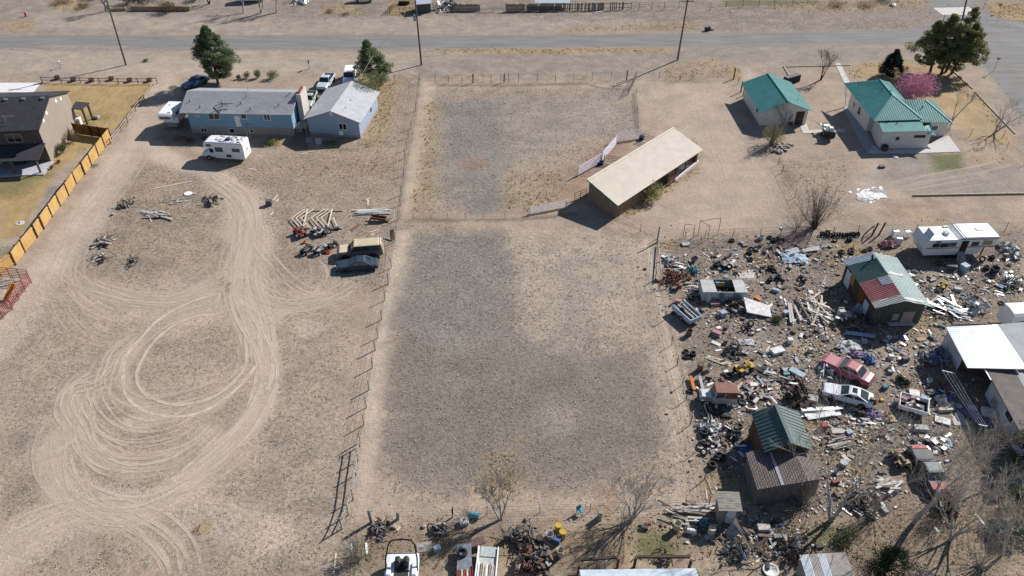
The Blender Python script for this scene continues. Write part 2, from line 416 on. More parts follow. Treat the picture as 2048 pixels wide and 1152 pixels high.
# the junk yard: trampled brown dirt with dry weeds
area('dark', [(1320, 475), (2048, 460), (2048, 1152), (1420, 1000), (1390, 800)], .55, 2.5); area('weed', [(1320, 475), (2048, 460), (2048, 1152), (1400, 1152)], .6, 2)
for p in [(1330, 490), (1420, 600), (1530, 520), (1650, 520), (1700, 500), (1760, 500), (1640, 600), (1680, 640), (1560, 740), (1440, 840), (1430, 870), (1480, 860), (1640, 840), (1660, 900), (1700, 930), (1780, 690), (1850, 660), (1760, 620), (1440, 970), (1860, 630), (1620, 700), (1690, 870), (1760, 870), (1720, 980), (1850, 760)]:
    blob('gold', p[0], p[1], rnd.uniform(1.2, 2.6), rnd.uniform(.35, .6), ry=rnd.uniform(.8, 1.8))
for p in [(1480, 520), (1600, 520), (1510, 690), (1590, 690), (1540, 780), (1660, 760), (1800, 720), (1880, 560), (1480, 790)]: blob('light', p[0], p[1], rnd.uniform(1.5, 3), .4)
area('gravel', [(1480, 660), (1600, 670), (1590, 740), (1500, 730)], .4, 2); blob('light', 1490, 550, 1.6, .8, ry=.9)
area('dark', [(1330, 480), (1360, 470), (1640, 465), (1900, 470), (1900, 478), (1600, 480)], .4, 1)
# bottom strip with dead leaves
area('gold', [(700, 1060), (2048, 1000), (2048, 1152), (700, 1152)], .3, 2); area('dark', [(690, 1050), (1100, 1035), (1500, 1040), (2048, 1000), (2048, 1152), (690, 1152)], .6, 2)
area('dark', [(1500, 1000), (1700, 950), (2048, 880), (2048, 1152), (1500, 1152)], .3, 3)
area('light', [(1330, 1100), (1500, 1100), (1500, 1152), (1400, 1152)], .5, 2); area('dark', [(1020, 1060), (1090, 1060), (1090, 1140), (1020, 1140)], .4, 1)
line('dark', [(750, 1030), (900, 1042), (1080, 1026), (1300, 1012)], .5, .5, .5); blob('red', 1210, 1000, 1.5, .4); blob('green', 700, 1130, 2.0, .25)

def make_ground():
    ny, nx = _X.shape
    # gentle relief so that low light catches the soil
    co = np.zeros((ny * nx, 3), np.float32); co[:, 0] = _X.ravel(); co[:, 1] = _Y.ravel()
    i = np.arange((ny - 1) * (nx - 1)); r = i // (nx - 1); c = i % (nx - 1); a = r * nx + c
    fs = np.stack([a, a + 1, a + nx + 1, a + nx], 1).astype(np.int32)
    me = bpy.data.meshes.new('ground')
    me.vertices.add(ny * nx); me.vertices.foreach_set('co', co.ravel())
    me.loops.add(fs.size); me.loops.foreach_set('vertex_index', fs.ravel())
    me.polygons.add(len(fs)); me.polygons.foreach_set('loop_start', np.arange(0, fs.size, 4, dtype=np.int32)); me.polygons.foreach_set('loop_total', np.full(len(fs), 4, np.int32))
    me.update(); me.validate()
    for nm, ks in (('soil_a', ('gravel', 'light', 'gold', 'dark')), ('soil_b', ('green', 'weed', 'red', 'plain'))):
        at_ = me.attributes.new(nm, 'FLOAT_COLOR', 'POINT')
        at_.data.foreach_set('color', np.clip(np.stack([CH[k].ravel() for k in ks], 1), 0, 1).astype(np.float32).ravel())
    m = bpy.data.materials.new('ground_soil'); m.use_nodes = True; nt = m.node_tree; L = nt.links
    b = nt.nodes['Principled BSDF']; b.inputs['Roughness'].default_value = .95; b.inputs['Specular IOR Level'].default_value = .12
    def N(t, **k):
        n = nt.nodes.new(t)
        for a_, v in k.items(): setattr(n, a_, v)
        return n
    tc = N('ShaderNodeTexCoord')
    def noise(s, d=5, r=.6, dist=0., st=None):
        n = N('ShaderNodeTexNoise'); n.inputs['Scale'].default_value = s; n.inputs['Detail'].default_value = d; n.inputs['Roughness'].default_value = r; n.inputs['Distortion'].default_value = dist
        if st:
            mp = N('ShaderNodeMapping'); mp.inputs['Scale'].default_value = st; L.new(tc.outputs['Object'], mp.inputs[0]); L.new(mp.outputs[0], n.inputs['Vector'])
        else: L.new(tc.outputs['Object'], n.inputs['Vector'])
        return n.outputs[0]
    def math_(op, a_, b_=None, c_=None, clamp=False):
        n = N('ShaderNodeMath', operation=op, use_clamp=clamp)
        for k, v in enumerate((a_, b_, c_)):
            if v is None: continue
            if isinstance(v, (int, float)): n.inputs[k].default_value = v
            else: L.new(v, n.inputs[k])
        return n.outputs[0]
    def remap(v, a0, a1, b0=0., b1=1.):
        n = N('ShaderNodeMapRange'); n.clamp = True
        for k, x in zip((1, 2, 3, 4), (a0, a1, b0, b1)): n.inputs[k].default_value = x
        L.new(v, n.inputs[0]); return n.outputs[0]
    def mix(f, a_, b_, bt='MIX'):
        n = N('ShaderNodeMix', data_type='RGBA', blend_type=bt)
        for k, v in ((0, f), (6, a_), (7, b_)):
            if isinstance(v, (int, float)): n.inputs[k].default_value = v
            elif isinstance(v, tuple): n.inputs[k].default_value = (*v, 1)
            else: L.new(v, n.inputs[k])
        return n.outputs[2]
    A = N('ShaderNodeVertexColor', layer_name='soil_a'); B = N('ShaderNodeVertexColor', layer_name='soil_b')
    sa, sb = N('ShaderNodeSeparateColor'), N('ShaderNodeSeparateColor'); L.new(A.outputs[0], sa.inputs[0]); L.new(B.outputs[0], sb.inputs[0])
    gravel, light, gold, dark = sa.outputs[0], sa.outputs[1], sa.outputs[2], A.outputs[1]
    green, weed, red, plain = sb.outputs[0], sb.outputs[1], sb.outputs[2], B.outputs[1]
    nbig = noise(.12, 4); nmid = noise(.55, 6, .65); nclump = noise(1.7, 6, .7); nfine = noise(5.5, 5, .75); ngr = noise(16, 3, .8)
    nstk = noise(1.1, 5, .7, st=(1, .35, 1)); nspk = noise(2.8, 4, .7, .6)
    def edge(mask, n, amt=.9):   # a mask whose border is eaten by noise
        return math_('SMOOTH_MAX', 0., remap(math_('ADD', mask, math_('MULTIPLY', math_('SUBTRACT', n, .5), amt)), .2, .75), .0)
    def gate(mask, n, amt=1.1):
        f = remap(math_('ADD', mask, math_('MULTIPLY', math_('SUBTRACT', n, .5), math_('MULTIPLY', amt, math_('MULTIPLY', math_('SUBTRACT', 1.2, mask), remap(mask, 0, .15))))), .08, .85)
        return f
    base = mix(remap(nmid, .35, .65), GC['base1'], GC['base2'])
    base = mix(math_('MULTIPLY', remap(nbig, .4, .62), .5), base, GC['base3'])
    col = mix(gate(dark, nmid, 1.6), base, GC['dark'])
    col = mix(gate(light, nclump, 1.3), col, mix(remap(nfine, .35, .65), GC['light1'], GC['light2']))
    col = mix(gate(gravel, nmid, 1.2), col, mix(remap(nclump, .35, .65), GC['grav1'], GC['grav2']))
    col = mix(gate(red, nmid, 1.2), col, GC['red'])
    col = mix(gate(gold, nclump, 1.4), col, mix(remap(nstk, .35, .65), GC['gold1'], GC['gold2']))
    col = mix(gate(green, nspk, 1.8), col, mix(remap(nfine, .35, .65), GC['green1'], GC['green2']))
    # dead weeds: dark clumps broken through everywhere, denser where weed is high
    wd = math_('MULTIPLY', math_('ADD', math_('MULTIPLY', weed, .75), .25), math_('SUBTRACT', 1., math_('MULTIPLY', light, .55)))
    wd = math_('MULTIPLY', wd, math_('SUBTRACT', 1., math_('MULTIPLY', plain, .75)))
    cl = remap(nspk, .47, .60)
    col = mix(math_('MULTIPLY', math_('MULTIPLY', cl, wd), .8), col, GC['weed'])
    cl2 = remap(noise(4.2, 4, .75), .50, .60)
    col = mix(math_('MULTIPLY', math_('MULTIPLY', cl2, wd), .6), col, GC['weed2'])
    # pebbles
    vor = N('ShaderNodeTexVoronoi'); vor.inputs['Scale'].default_value = 5.5; L.new(tc.outputs['Object'], vor.inputs['Vector'])
    peb = remap(math_('SUBTRACT', vor.outputs['Distance'], math_('MULTIPLY', ngr, .35)), -.12, .05, 1., 0.)
    vs = N('ShaderNodeSeparateColor'); L.new(vor.outputs['Color'], vs.inputs[0])
    pebc = mix(vs.outputs[0], GC['peb1'], GC['peb2'])
    col = mix(math_('MULTIPLY', peb, math_('ADD', .18, math_('MULTIPLY', gravel, .35))), col, pebc)
    gg_ = noise(8.5, 3, .85); col = mix(math_('ADD', .55, math_('MULTIPLY', gravel, .4)), col, mix(remap(gg_, .36, .62), (.62, .61, .60), (1.35, 1.34, 1.33)), 'MULTIPLY')
    g2 = mix(remap(ngr, .25, .75), (.72, .72, .72), (1.25, 1.25, 1.25)); col = mix(.8, col, g2, 'MULTIPLY')
    col = mix(.8, col, mix(remap(noise(.22, 5, .7), .36, .62), (.80, .80, .82), (1.10, 1.09, 1.07)), 'MULTIPLY')
    L.new(col, b.inputs['Base Color'])
    h = math_('ADD', math_('ADD', math_('MULTIPLY', nclump, .9), math_('MULTIPLY', nfine, .55)), math_('MULTIPLY', nspk, math_('ADD', .3, weed)))
    bp = N('ShaderNodeBump'); bp.inputs['Strength'].default_value = .55; bp.inputs['Distance'].default_value = .16; L.new(h, bp.inputs['Height']); L.new(bp.outputs[0], b.inputs['Normal'])
    me.materials.append(m); me.polygons.foreach_set('use_smooth', [True] * len(me.polygons))
    o = bpy.data.objects.new('ground', me); COL.objects.link(o); o['kind'] = 'structure'
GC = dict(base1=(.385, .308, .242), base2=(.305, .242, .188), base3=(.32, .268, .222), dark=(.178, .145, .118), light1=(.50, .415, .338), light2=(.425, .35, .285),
          grav1=(.275, .253, .228), grav2=(.200, .184, .167), red=(.30, .185, .115), gold1=(.40, .285, .135), gold2=(.30, .22, .115), green1=(.085, .105, .04), green2=(.15, .15, .07),
          weed=(.115, .094, .078), weed2=(.145, .122, .102), peb1=(.16, .15, .14), peb2=(.52, .47, .42))
make_ground()

# tyre tracks: low ruts pressed in the dust, one ribbon per wheel
def soft_mat(name, c1, c2, dens=.5, sc=3.):
    m = bpy.data.materials.new(name); m.use_nodes = True; nt = m.node_tree; L = nt.links
    b = nt.nodes['Principled BSDF']; b.inputs['Roughness'].default_value = .95; b.inputs['Specular IOR Level'].default_value = .1
    at_ = nt.nodes.new('ShaderNodeVertexColor'); at_.layer_name = 'fade'
    tc = nt.nodes.new('ShaderNodeTexCoord'); n = nt.nodes.new('ShaderNodeTexNoise'); n.inputs['Scale'].default_value = sc; n.inputs['Detail'].default_value = 6; n.inputs['Roughness'].default_value = .7
    L.new(tc.outputs['Object'], n.inputs['Vector'])
    ad = nt.nodes.new('ShaderNodeMath'); ad.operation = 'MULTIPLY_ADD'; ad.inputs[1].default_value = 1.6; ad.inputs[2].default_value = -.8 + dens - .5
    L.new(n.outputs[0], ad.inputs[0])
    a2 = nt.nodes.new('ShaderNodeMath'); a2.operation = 'ADD'; L.new(ad.outputs[0], a2.inputs[0]); L.new(at_.outputs[0], a2.inputs[1])
    mr = nt.nodes.new('ShaderNodeMapRange'); mr.inputs[1].default_value = .15; mr.inputs[2].default_value = .95; L.new(a2.outputs[0], mr.inputs[0])
    ml = nt.nodes.new('ShaderNodeMath'); ml.operation = 'MULTIPLY'; L.new(mr.outputs[0], ml.inputs[0]); L.new(at_.outputs[0], ml.inputs[1])
    rp = nt.nodes.new('ShaderNodeValToRGB'); rp.color_ramp.elements[0].color = (*c1, 1); rp.color_ramp.elements[1].color = (*c2, 1); rp.color_ramp.elements[0].position = .35; rp.color_ramp.elements[1].position = .65
    n2 = nt.nodes.new('ShaderNodeTexNoise'); n2.inputs['Scale'].default_value = 7; n2.inputs['Detail'].default_value = 4; L.new(tc.outputs['Object'], n2.inputs['Vector'])
    L.new(n2.outputs[0], rp.inputs[0]); L.new(rp.outputs[0], b.inputs['Base Color']); L.new(ml.outputs[0], b.inputs['Alpha'])
    return m
class Ribbons:
    def __init__(s): s.v = []; s.f = []; s.a = []; s.k = 0
    def add(s, W, w, h=.03, alpha=1., rut=True):
        """W: world polyline; cross-section with two low berms and a pressed middle"""
        prof = [(-1, 0, 0.), (-.62, h, 1.), (-.3, .006, .95), (.3, .006, .95), (.62, h, 1.), (1, 0, 0.)] if rut else [(-1, 0, 0.), (-.5, .004, 1.), (.5, .004, 1.), (1, 0, 0.)]
        z0 = .004 + .0007 * (s.k % 24); s.k += 1; o = len(s.v); n = len(W); m = len(prof)
        for i, p in enumerate(W):
            d = W[min(i + 1, n - 1)] - W[max(i - 1, 0)]; d = d / (np.hypot(*d) + 1e-9); q = np.array([-d[1], d[0]])
            e = min(1., i / 6, (n - 1 - i) / 6)
            ww = w * (1 + .18 * math.sin(i * .5 + s.k))
            kk = min(1., .5 + .9 * (mnoise.noise((i * .09, s.k * 3.7, 0.)) + .45) + .35 * mnoise.noise((i * .5, s.k * 1.3, 5.))); kk = max(kk, .12)
            for u, z, a in prof:
                s.v.append((p[0] + q[0] * u * ww / 2, p[1] + q[1] * u * ww / 2, z0 + z * (.7 + .3 * math.sin(i * .9 + s.k * 2)))); s.a.append(a * alpha * e * kk)
        for i in range(n - 1):
            for j in range(m - 1): s.f.append((o + i * m + j, o + (i + 1) * m + j, o + (i + 1) * m + j + 1, o + i * m + j + 1))
    def pair(s, pts, w=.32, gauge=1.5, reps=1, spread=.8, h=.03, alpha=1.):
        for r in range(reps):
            off = rnd.uniform(-spread, spread) if r else 0.
            W0 = smooth_line(_w(pts), 14)
            D = np.gradient(W0, axis=0); D /= np.hypot(D[:, 0], D[:, 1])[:, None] + 1e-9; Q = np.stack([-D[:, 1], D[:, 0]], 1)
            wob = np.array([.12 * math.sin(i * .13 + s.k) for i in range(len(W0))])[:, None]
            for g in (-gauge / 2, gauge / 2): s.add(W0 + Q * (off + g + wob), w * rnd.uniform(.8, 1.2), h * rnd.uniform(.5, 1.2), alpha * rnd.uniform(.7, 1.))
    def build(s, name, m):
        me = bpy.data.meshes.new(name); me.from_pydata(s.v, [], s.f)
        a = me.attributes.new('fade', 'FLOAT_COLOR', 'POINT'); A = np.clip(np.array(s.a, np.float32), 0, 1); a.data.foreach_set('color', np.stack([A, A, A, A], 1).ravel())
        me.materials.append(m); me.polygons.foreach_set('use_smooth', [True] * len(me.polygons))
        o = bpy.data.objects.new(name, me); COL.objects.link(o); o['kind'] = 'structure'; return o
T = Ribbons()
def loop_px(cx, cy, rx, ry, a0, a1, n=14, rot=0.):
    out = []
    for i in range(n + 1):
        t = R(a0 + (a1 - a0) * i / n); x, y = rx * math.cos(t), ry * math.sin(t); c, s_ = math.cos(R(rot)), math.sin(R(rot))
        out.append((cx + x * c - y * s_, cy + x * s_ + y * c))
    return out
zz = lambda L_: [(x / 2.925, 560 + y / 2.925) for x, y in L_]      # points read off an enlargement of the field
for L_, w, g, rp, al in [
    ([(1330, 60), (1130, 120), (950, 220), (840, 330), (740, 440), (720, 540), (740, 660), (830, 760), (960, 800), (1100, 790), (1250, 735), (1400, 630), (1500, 500), (1520, 420)], .42, 0.001, 1, 1.),
    ([(1340, 195), (1150, 215), (1000, 280), (880, 380), (815, 500), (810, 590), (850, 670), (950, 720), (1080, 725), (1250, 680), (1380, 590), (1440, 480), (1420, 300), (1400, 200)], .45, 0.001, 1, 1.),
    ([(1330, 150), (1120, 180), (960, 250), (820, 360), (700, 470), (650, 560), (690, 650), (820, 715), (1000, 705), (1200, 650), (1400, 560), (1480, 500)], .3, 1.4, 2, .8),
    ([(1420, 480), (1250, 570), (1080, 635), (940, 655), (850, 630)], .3, .9, 1, .6),
    ([(860, 300), (700, 430), (640, 560), (540, 620), (440, 650), (410, 740), (470, 850), (520, 960), (640, 1060), (800, 1090), (1000, 1060), (1150, 970), (1300, 830)], .32, 1.5, 3, .85),
    ([(640, 420), (560, 560), (540, 680), (580, 760), (680, 860), (800, 900), (950, 880), (1080, 830), (1280, 720)], .3, 1.4, 2, .8),
    ([(540, 620), (510, 780), (540, 900), (680, 980), (850, 990), (1050, 940), (1200, 850)], .3, 1.4, 2, .75),
    ([(560, 520), (440, 600), (400, 700), (430, 820), (430, 930), (330, 1010), (290, 1100), (330, 1200), (400, 1300), (520, 1390), (650, 1440)], .32, 1.5, 3, .85),
    ([(400, 800), (290, 880), (262, 1000), (290, 1150), (380, 1280), (480, 1370), (560, 1400)], .3, 1.5, 2, .75),
    ([(470, 850), (440, 1000), (440, 1150), (500, 1280), (620, 1370), (800, 1390), (960, 1340)], .32, 1.5, 2, .8),
    ([(1330, 0), (1360, 140), (1430, 300), (1440, 430), (1400, 560), (1300, 640)], .34, 1.4, 2, .8),
    ([(1400, 0), (1430, 150), (1500, 290), (1550, 400), (1575, 520), (1560, 650), (1500, 790), (1400, 920), (1250, 1050), (1120, 1160), (1000, 1240)], .36, 1.5, 3, .9),
    ([(1300, 30), (1500, 200), (1580, 400), (1590, 560), (1560, 680)], .5, .001, 1, .95),
    ([(1350, 0), (1420, 70), (1540, 130), (1700, 155), (1850, 120), (1980, 60), (2060, 0)], .32, 1.4, 2, .8),
    ([(1550, 300), (1680, 190), (1850, 145), (2048, 145)], .34, 1.5, 2, .8), ([(1530, 260), (1700, 170), (1830, 150), (2048, 90)], .3, 1.4, 1, .7),
    ([(1480, 30), (1560, 70), (1690, 130), (1800, 125), (1870, 80), (1890, 0)], .3, 1.2, 1, .7),
    ([(350, 0), (390, 120), (470, 240), (580, 320), (700, 340), (850, 300)], .3, 1.4, 2, .6),
    ([(480, 0), (640, 60), (800, 100), (1000, 110), (1200, 60), (1330, 0)], .32, 1.5, 3, .75), ([(420, 20), (560, 150), (760, 160), (950, 140), (1200, 100)], .3, 1.4, 2, .6)]:
    T.pair(zz(L_), w, g, rp, 1.0, .03, al * (1 if g < .1 else .85))
for P, w, g, rp, al in [
    ([(420, 350), (490, 400), (508, 470), (498, 560), (525, 650), (537, 740)], .36, 1.5, 4, .9), ([(440, 372), (480, 430), (476, 520), (486, 600), (530, 690)], .34, 1.5, 3, .8), ([(400, 350), (465, 410), (455, 500), (440, 590), (470, 680)], .3, 1.4, 2, .6), ([(510, 440), (530, 540), (590, 620), (640, 640)], .3, 1.4, 2, .5),
    ([(170, 1152), (150, 1070), (180, 1000), (130, 960)], .3, 1.4, 1, .4),
    ([(20, 1120), (100, 1060), (190, 1030), (260, 1050), (320, 1095), (350, 1152)], .34, 1.5, 3, .85), ([(0, 1090), (110, 1040), (220, 1030), (300, 1060), (345, 1110), (360, 1160)], .34, 1.5, 2, .8),
    ([(300, 1015), (420, 985), (480, 1005), (540, 1045)], .3, 1.4, 1, .5), ([(140, 985), (230, 1015), (320, 1000), (440, 930), (500, 870)], .36, 1.5, 3, .8),
    ([(400, 345), (470, 380), (500, 440), (485, 510), (455, 570), (440, 620)], .34, 1.5, 3, .85), ([(430, 350), (490, 400), (510, 480), (560, 540), (610, 580), (660, 590)], .3, 1.4, 2, .7),
    ([(470, 560), (540, 600), (610, 605), (650, 575), (662, 540), (640, 510)], .3, 1.3, 2, .7), ([(500, 540), (540, 585), (600, 592), (632, 560), (630, 520)], .28, 1.3, 1, .5),
    ([(460, 540), (420, 580), (340, 600), (240, 595), (170, 570), (120, 530)], .3, 1.4, 2, .6), ([(500, 430), (470, 520), (380, 585), (280, 600)], .3, 1.4, 2, .6),
    ([(290, 290), (250, 350), (190, 430), (150, 500), (140, 560), (180, 610), (240, 640)], .32, 1.5, 2, .7), ([(275, 290), (225, 370), (160, 450), (110, 540), (60, 610)], .34, 1.5, 2, .7),
    ([(310, 210), (280, 270), (210, 370), (130, 480)], .32, 1.5, 1, .6), ([(470, 400), (440, 480), (380, 540), (300, 580)], .3, 1.4, 2, .55),
    ([(1400, 210), (1430, 300), (1460, 380), (1480, 450)], .25, 1.2, 2, .5), ([(1440, 200), (1470, 280), (1520, 360), (1545, 440)], .25, 1.2, 2, .5), ([(1460, 340), (1432, 390), (1440, 450)], .22, 1.2, 1, .5),
    ([(1720, 320), (1735, 360), (1720, 400)], .28, 1.4, 1, .5), ([(1750, 385), (1850, 360), (1960, 340), (2048, 318)], .3, 1.5, 3, .6), ([(1780, 392), (1900, 372), (2048, 350)], .3, 1.5, 2, .5),
    ([(600, 150), (640, 128), (720, 112), (830, 102)], .3, 1.5, 2, .6), ([(200, 150), (120, 120), (60, 105), (0, 100)], .3, 1.5, 2, .6), ([(330, 155), (350, 125), (420, 105)], .3, 1.5, 2, .5),
    ([(450, 115), (600, 112), (760, 120), (900, 112), (1020, 116)], .3, 1.5, 3, .55), ([(520, 58), (700, 50), (860, 48), (1000, 56)], .3, 1.5, 3, .5), ([(950, 60), (900, 44), (860, 36)], .3, 1.5, 2, .5),
    ([(820, 130), (900, 115), (1000, 120)], .3, 1.5, 1, .5), ([(1560, 50), (1700, 30), (1800, 28)], .3, 1.5, 2, .4), ([(1150, 55), (1400, 45), (1500, 30)], .3, 1.5, 2, .35)]:
    T.pair(P, w, g, rp, 1.0, .028, al * .9)
_tv = np.array(T.v); _ta = np.array(T.a) > .3
CH['track'] = np.zeros(_X.shape, np.float32)
_ii = np.clip(np.searchsorted(GY, _tv[_ta, 1]), 1, len(GY) - 2); _jj = np.clip(np.searchsorted(GX, _tv[_ta, 0]), 1, len(GX) - 2)
for _a in (-1, 0, 1):
    for _b in (-1, 0, 1): CH['track'][_ii + _a, _jj + _b] = 1
for L_, w_ in (([(1330, 0), (1420, 140), (1520, 330), (1560, 520), (1500, 760), (1300, 1000), (1050, 1200)], 3.2), ([(1330, 60), (1000, 220), (780, 420), (720, 560), (800, 730), (1000, 790), (1250, 735), (1450, 560)], 2.0), ([(560, 520), (430, 650), (430, 850), (560, 1020), (800, 1080), (1100, 980), (1300, 800)], 3.0), ([(400, 800), (290, 1000), (340, 1200), (480, 1360), (700, 1420), (1000, 1320)], 3.4), ([(1250, -340), (1420, -200), (1440, -60), (1380, 40), (1440, 220)], 4.5), ([(480, 0), (750, 90), (1000, 100), (1330, 0)], 3.0), ([(1530, 260), (1700, 170), (2048, 110)], 2.0)):
    T.add(smooth_line(_w(zz(L_)), 14), w_, .004, .5, False)
T.build('tyre_tracks', soft_mat('track_dust', (.49, .405, .325), (.63, .535, .44), .95, 2.6))

# the asphalt road and its crumbling edges, drives and paths
def strip(name, pts, z, m, wob=0., seg=1.5):
    W = [np.array(p) for p in _w(pts)]; out = []
    for i in range(len(W)):
        a, b = W[i], W[(i + 1) % len(W)]; n = max(1, int(np.hypot(*(b - a)) / seg)) if wob else 1
        for k in range(n):
            p = a + (b - a) * k / n
            out.append((p[0] + rnd.uniform(-wob, wob), p[1] + rnd.uniform(-wob, wob), z))
    mb = MB(); mb.quad(*out); o = mb.build(name, m); o['kind'] = 'structure'; return o
ASPH = mat('asphalt', (.208, .202, .195), .95, var=.22, scale=.5, c2=(.155, .152, .15), bump=.2, bscale=20, stretch=(.25, 1.6, 1))
strip('road', [(-300, 72), (600, 71), (1100, 71), (1500, 66), (1830, 60), (1890, 30), (1868, 18), (1850, 0), (1862, -40), (1990, -40), (1952, 0), (1962, 22), (2000, 38), (2120, 55), (2400, 50), (2400, 220), (2160, 330), (2080, 290), (2010, 185), (1960, 120), (1915, 90), (1800, 88), (1500, 92), (1100, 96), (600, 99), (-300, 96)], .006, ASPH, .22)
CONC = mat('concrete', (.52, .50, .47), .85, var=.2, scale=1.2, c2=(.40, .39, .365), bump=.15)
_dusty = soft_mat('road_dust', (.33, .285, .245), (.39, .33, .28), .55, .8)
Dd = Ribbons()
for P, w, al in [([(-60, 98), (300, 99), (700, 100), (1100, 97), (1500, 93), (1800, 90)], 1.8, .75), ([(-60, 72), (300, 72), (700, 71), (1100, 71), (1500, 66), (1800, 60)], 1.5, .65), ([(0, 80), (400, 82), (800, 80)], 1.2, .3), ([(1900, 75), (2000, 120), (2060, 220)], 3, .4), ([(1930, 60), (2048, 75)], 2.5, .5), ([(0, 92), (200, 94), (330, 97)], 2.0, .8), ([(0, 88), (160, 90)], 1.2, .5)]:
    Dd.add(smooth_line(_w(P), 12), w, .004, al, False)
o = Dd.build('road_shoulder', _dusty); o.location.z = .004
def pave(name, pts, h=.08, m=None):
    mb = MB(); mb.slab([at(*p) + Vector((0, 0, h)) for p in pts], h - .002); o = mb.build(name, m or CONC); o['kind'] = 'structure'; return o
pave('concrete_apron', [(1866, 16), (1938, 14), (1957, 30), (1885, 30)], .02, mat('apron_concrete', (.55, .53, .50), .85))
pave('driveway', [(-30, 166), (82, 166), (66, 185), (-40, 185)], .05, mat('pale_concrete', (.66, .65, .66), .8, var=.1))
# ---------------------------------------------------------------- buildings
def wloc(o):
    v = Vector((0, 0, 0))
    while o is not None: v += o.location; o = o.parent
    return v
def put(mb, name, m, parent, smooth=False, uv=False):
    """link a mesh built in world coordinates under its thing"""
    o = mb.build(name, m, parent, smooth, uv)
    o.data.transform(Matrix.Translation(-wloc(parent)))
    return o
def up(p, z): return Vector((p[0], p[1], z))
def inset(p, c, f): return up(p + (c - p) * f, 0)
def walls(panels):
    mb = MB()
    for q in panels: mb.quad(*q)
    return mb
def outward(A, B):
    d = (Vector((B[0], B[1], 0)) - Vector((A[0], A[1], 0))).normalized()
    return d, Vector((d.y, -d.x, 0))
def wall_box(mb, A, B, s, z, w, h, t, off=0.):
    """box lying on the wall A->B (outside on the right): s metres along, z up, proud by t"""
    d, n = outward(A, B); a = up(A, 0) + d * s
    q = [a + Vector((0, 0, z)), a + d * w + Vector((0, 0, z)), a + d * w + Vector((0, 0, z + h)), a + Vector((0, 0, z + h))]
    mb.loft([[p + n * (off - .02) for p in q], [p + n * (off + t) for p in q]])
    return mb
WHITE = mat('white_paint', (.78, .78, .76), .55, var=.12, scale=1.5)
GLASS = glass()
def window(parent, A, B, s, z, w, h, fm=None, nm=1, pane=None, fw=.07):
    f = MB()
    wall_box(f, A, B, s, z, w, fw, .05); wall_box(f, A, B, s, z + h - fw, w, fw, .05)
    wall_box(f, A, B, s, z + fw, fw, h - 2 * fw, .05); wall_box(f, A, B, s + w - fw, z + fw, fw, h - 2 * fw, .05)
    for k in range(1, nm): wall_box(f, A, B, s + w * k / nm - fw / 2, z + fw, fw, h - 2 * fw, .045)
    o = put(f, 'window', fm or WHITE, parent)
    put(wall_box(MB(), A, B, s + fw, z + fw, w - 2 * fw, h - 2 * fw, .02), 'pane', pane or GLASS, o)
    return o
def door(parent, A, B, s, z, w, h, m, name='door'):
    o = put(wall_box(MB(), A, B, s, z, w, h, .05), name, m, parent)
    put(wall_box(MB(), A, B, s + w * .8, z + h * .45, .1, .12, .11), 'handle', METAL, o)
    return o
METAL = mat('galvanised_metal', (.42, .43, .44), .4, .7, var=.25)
DARKM = mat('dark_metal', (.03, .03, .032), .5, .3)
def clip_line(poly2, o, d):
    """segment of the line o + t d inside a convex 2-D polygon"""
    ts = []
    n = len(poly2)
    for i in range(n):
        a, b = poly2[i], poly2[(i + 1) % n]
        ex, ey = b[0] - a[0], b[1] - a[1]; den = d[0] * ey - d[1] * ex
        if abs(den) < 1e-9: continue
        t = ((a[0] - o[0]) * ey - (a[1] - o[1]) * ex) / den; u = ((a[0] - o[0]) * d[1] - (a[1] - o[1]) * d[0]) / den
        if -1e-6 <= u <= 1 + 1e-6: ts.append(t)
    return (min(ts), max(ts)) if len(ts) >= 2 and max(ts) - min(ts) > .05 else None
def ribbed(poly, pitch=.3, rw=.06, rh=.035, t=.05, along=None, mb=None, ridge=None):
    """sheet-metal roof plane: thick plate and raised ribs running up its slope"""
    P = [Vector(p) for p in poly]
    nrm = (P[1] - P[0]).cross(P[2] - P[0]).normalized()
    if nrm.z < 0: nrm = -nrm; P.reverse()
    mb = mb or MB(); mb.slab(P, t)
    s = Vector(along).normalized() if along else (Vector((0, 0, 1)) - nrm * nrm.z).normalized()
    s = (s - nrm * s.dot(nrm)).normalized(); u = s.cross(nrm).normalized(); o = P[0]
    p2 = [((p - o).dot(u), (p - o).dot(s)) for p in P]
    lo, hi = min(p[0] for p in p2), max(p[0] for p in p2); k = lo + pitch / 2
    while k < hi:
        r = clip_line(p2, (k, 0.), (0., 1.))
        if r:
            a, b = o + u * k + s * (r[0] + .01), o + u * k + s * (r[1] - .01); w = rw / 2
            mb.loft([[q - u * w - nrm * .002, q + u * w - nrm * .002, q + u * w * .5 + nrm * rh, q - u * w * .5 + nrm * rh] for q in (a, b)])
        k += pitch
    return mb
def cap_line(a, b, m, parent, w=.22, name='ridge_cap', h=.06):
    return put(MB().bar(Vector(a) + Vector((0, 0, .03)), Vector(b) + Vector((0, 0, .03)), w, h), name, m, parent)
def pipe_vent(parent, p, h=.4, r=.06, m=None):
    return put(MB().tube([p, Vector(p) + Vector((0, 0, h))], r, 8), 'vent_pipe', m or DARKM, parent)
def slope_pt(a, b, c, s, t): return Vector(a) + (Vector(b) - Vector(a)) * s + (Vector(c) - Vector(a)) * t

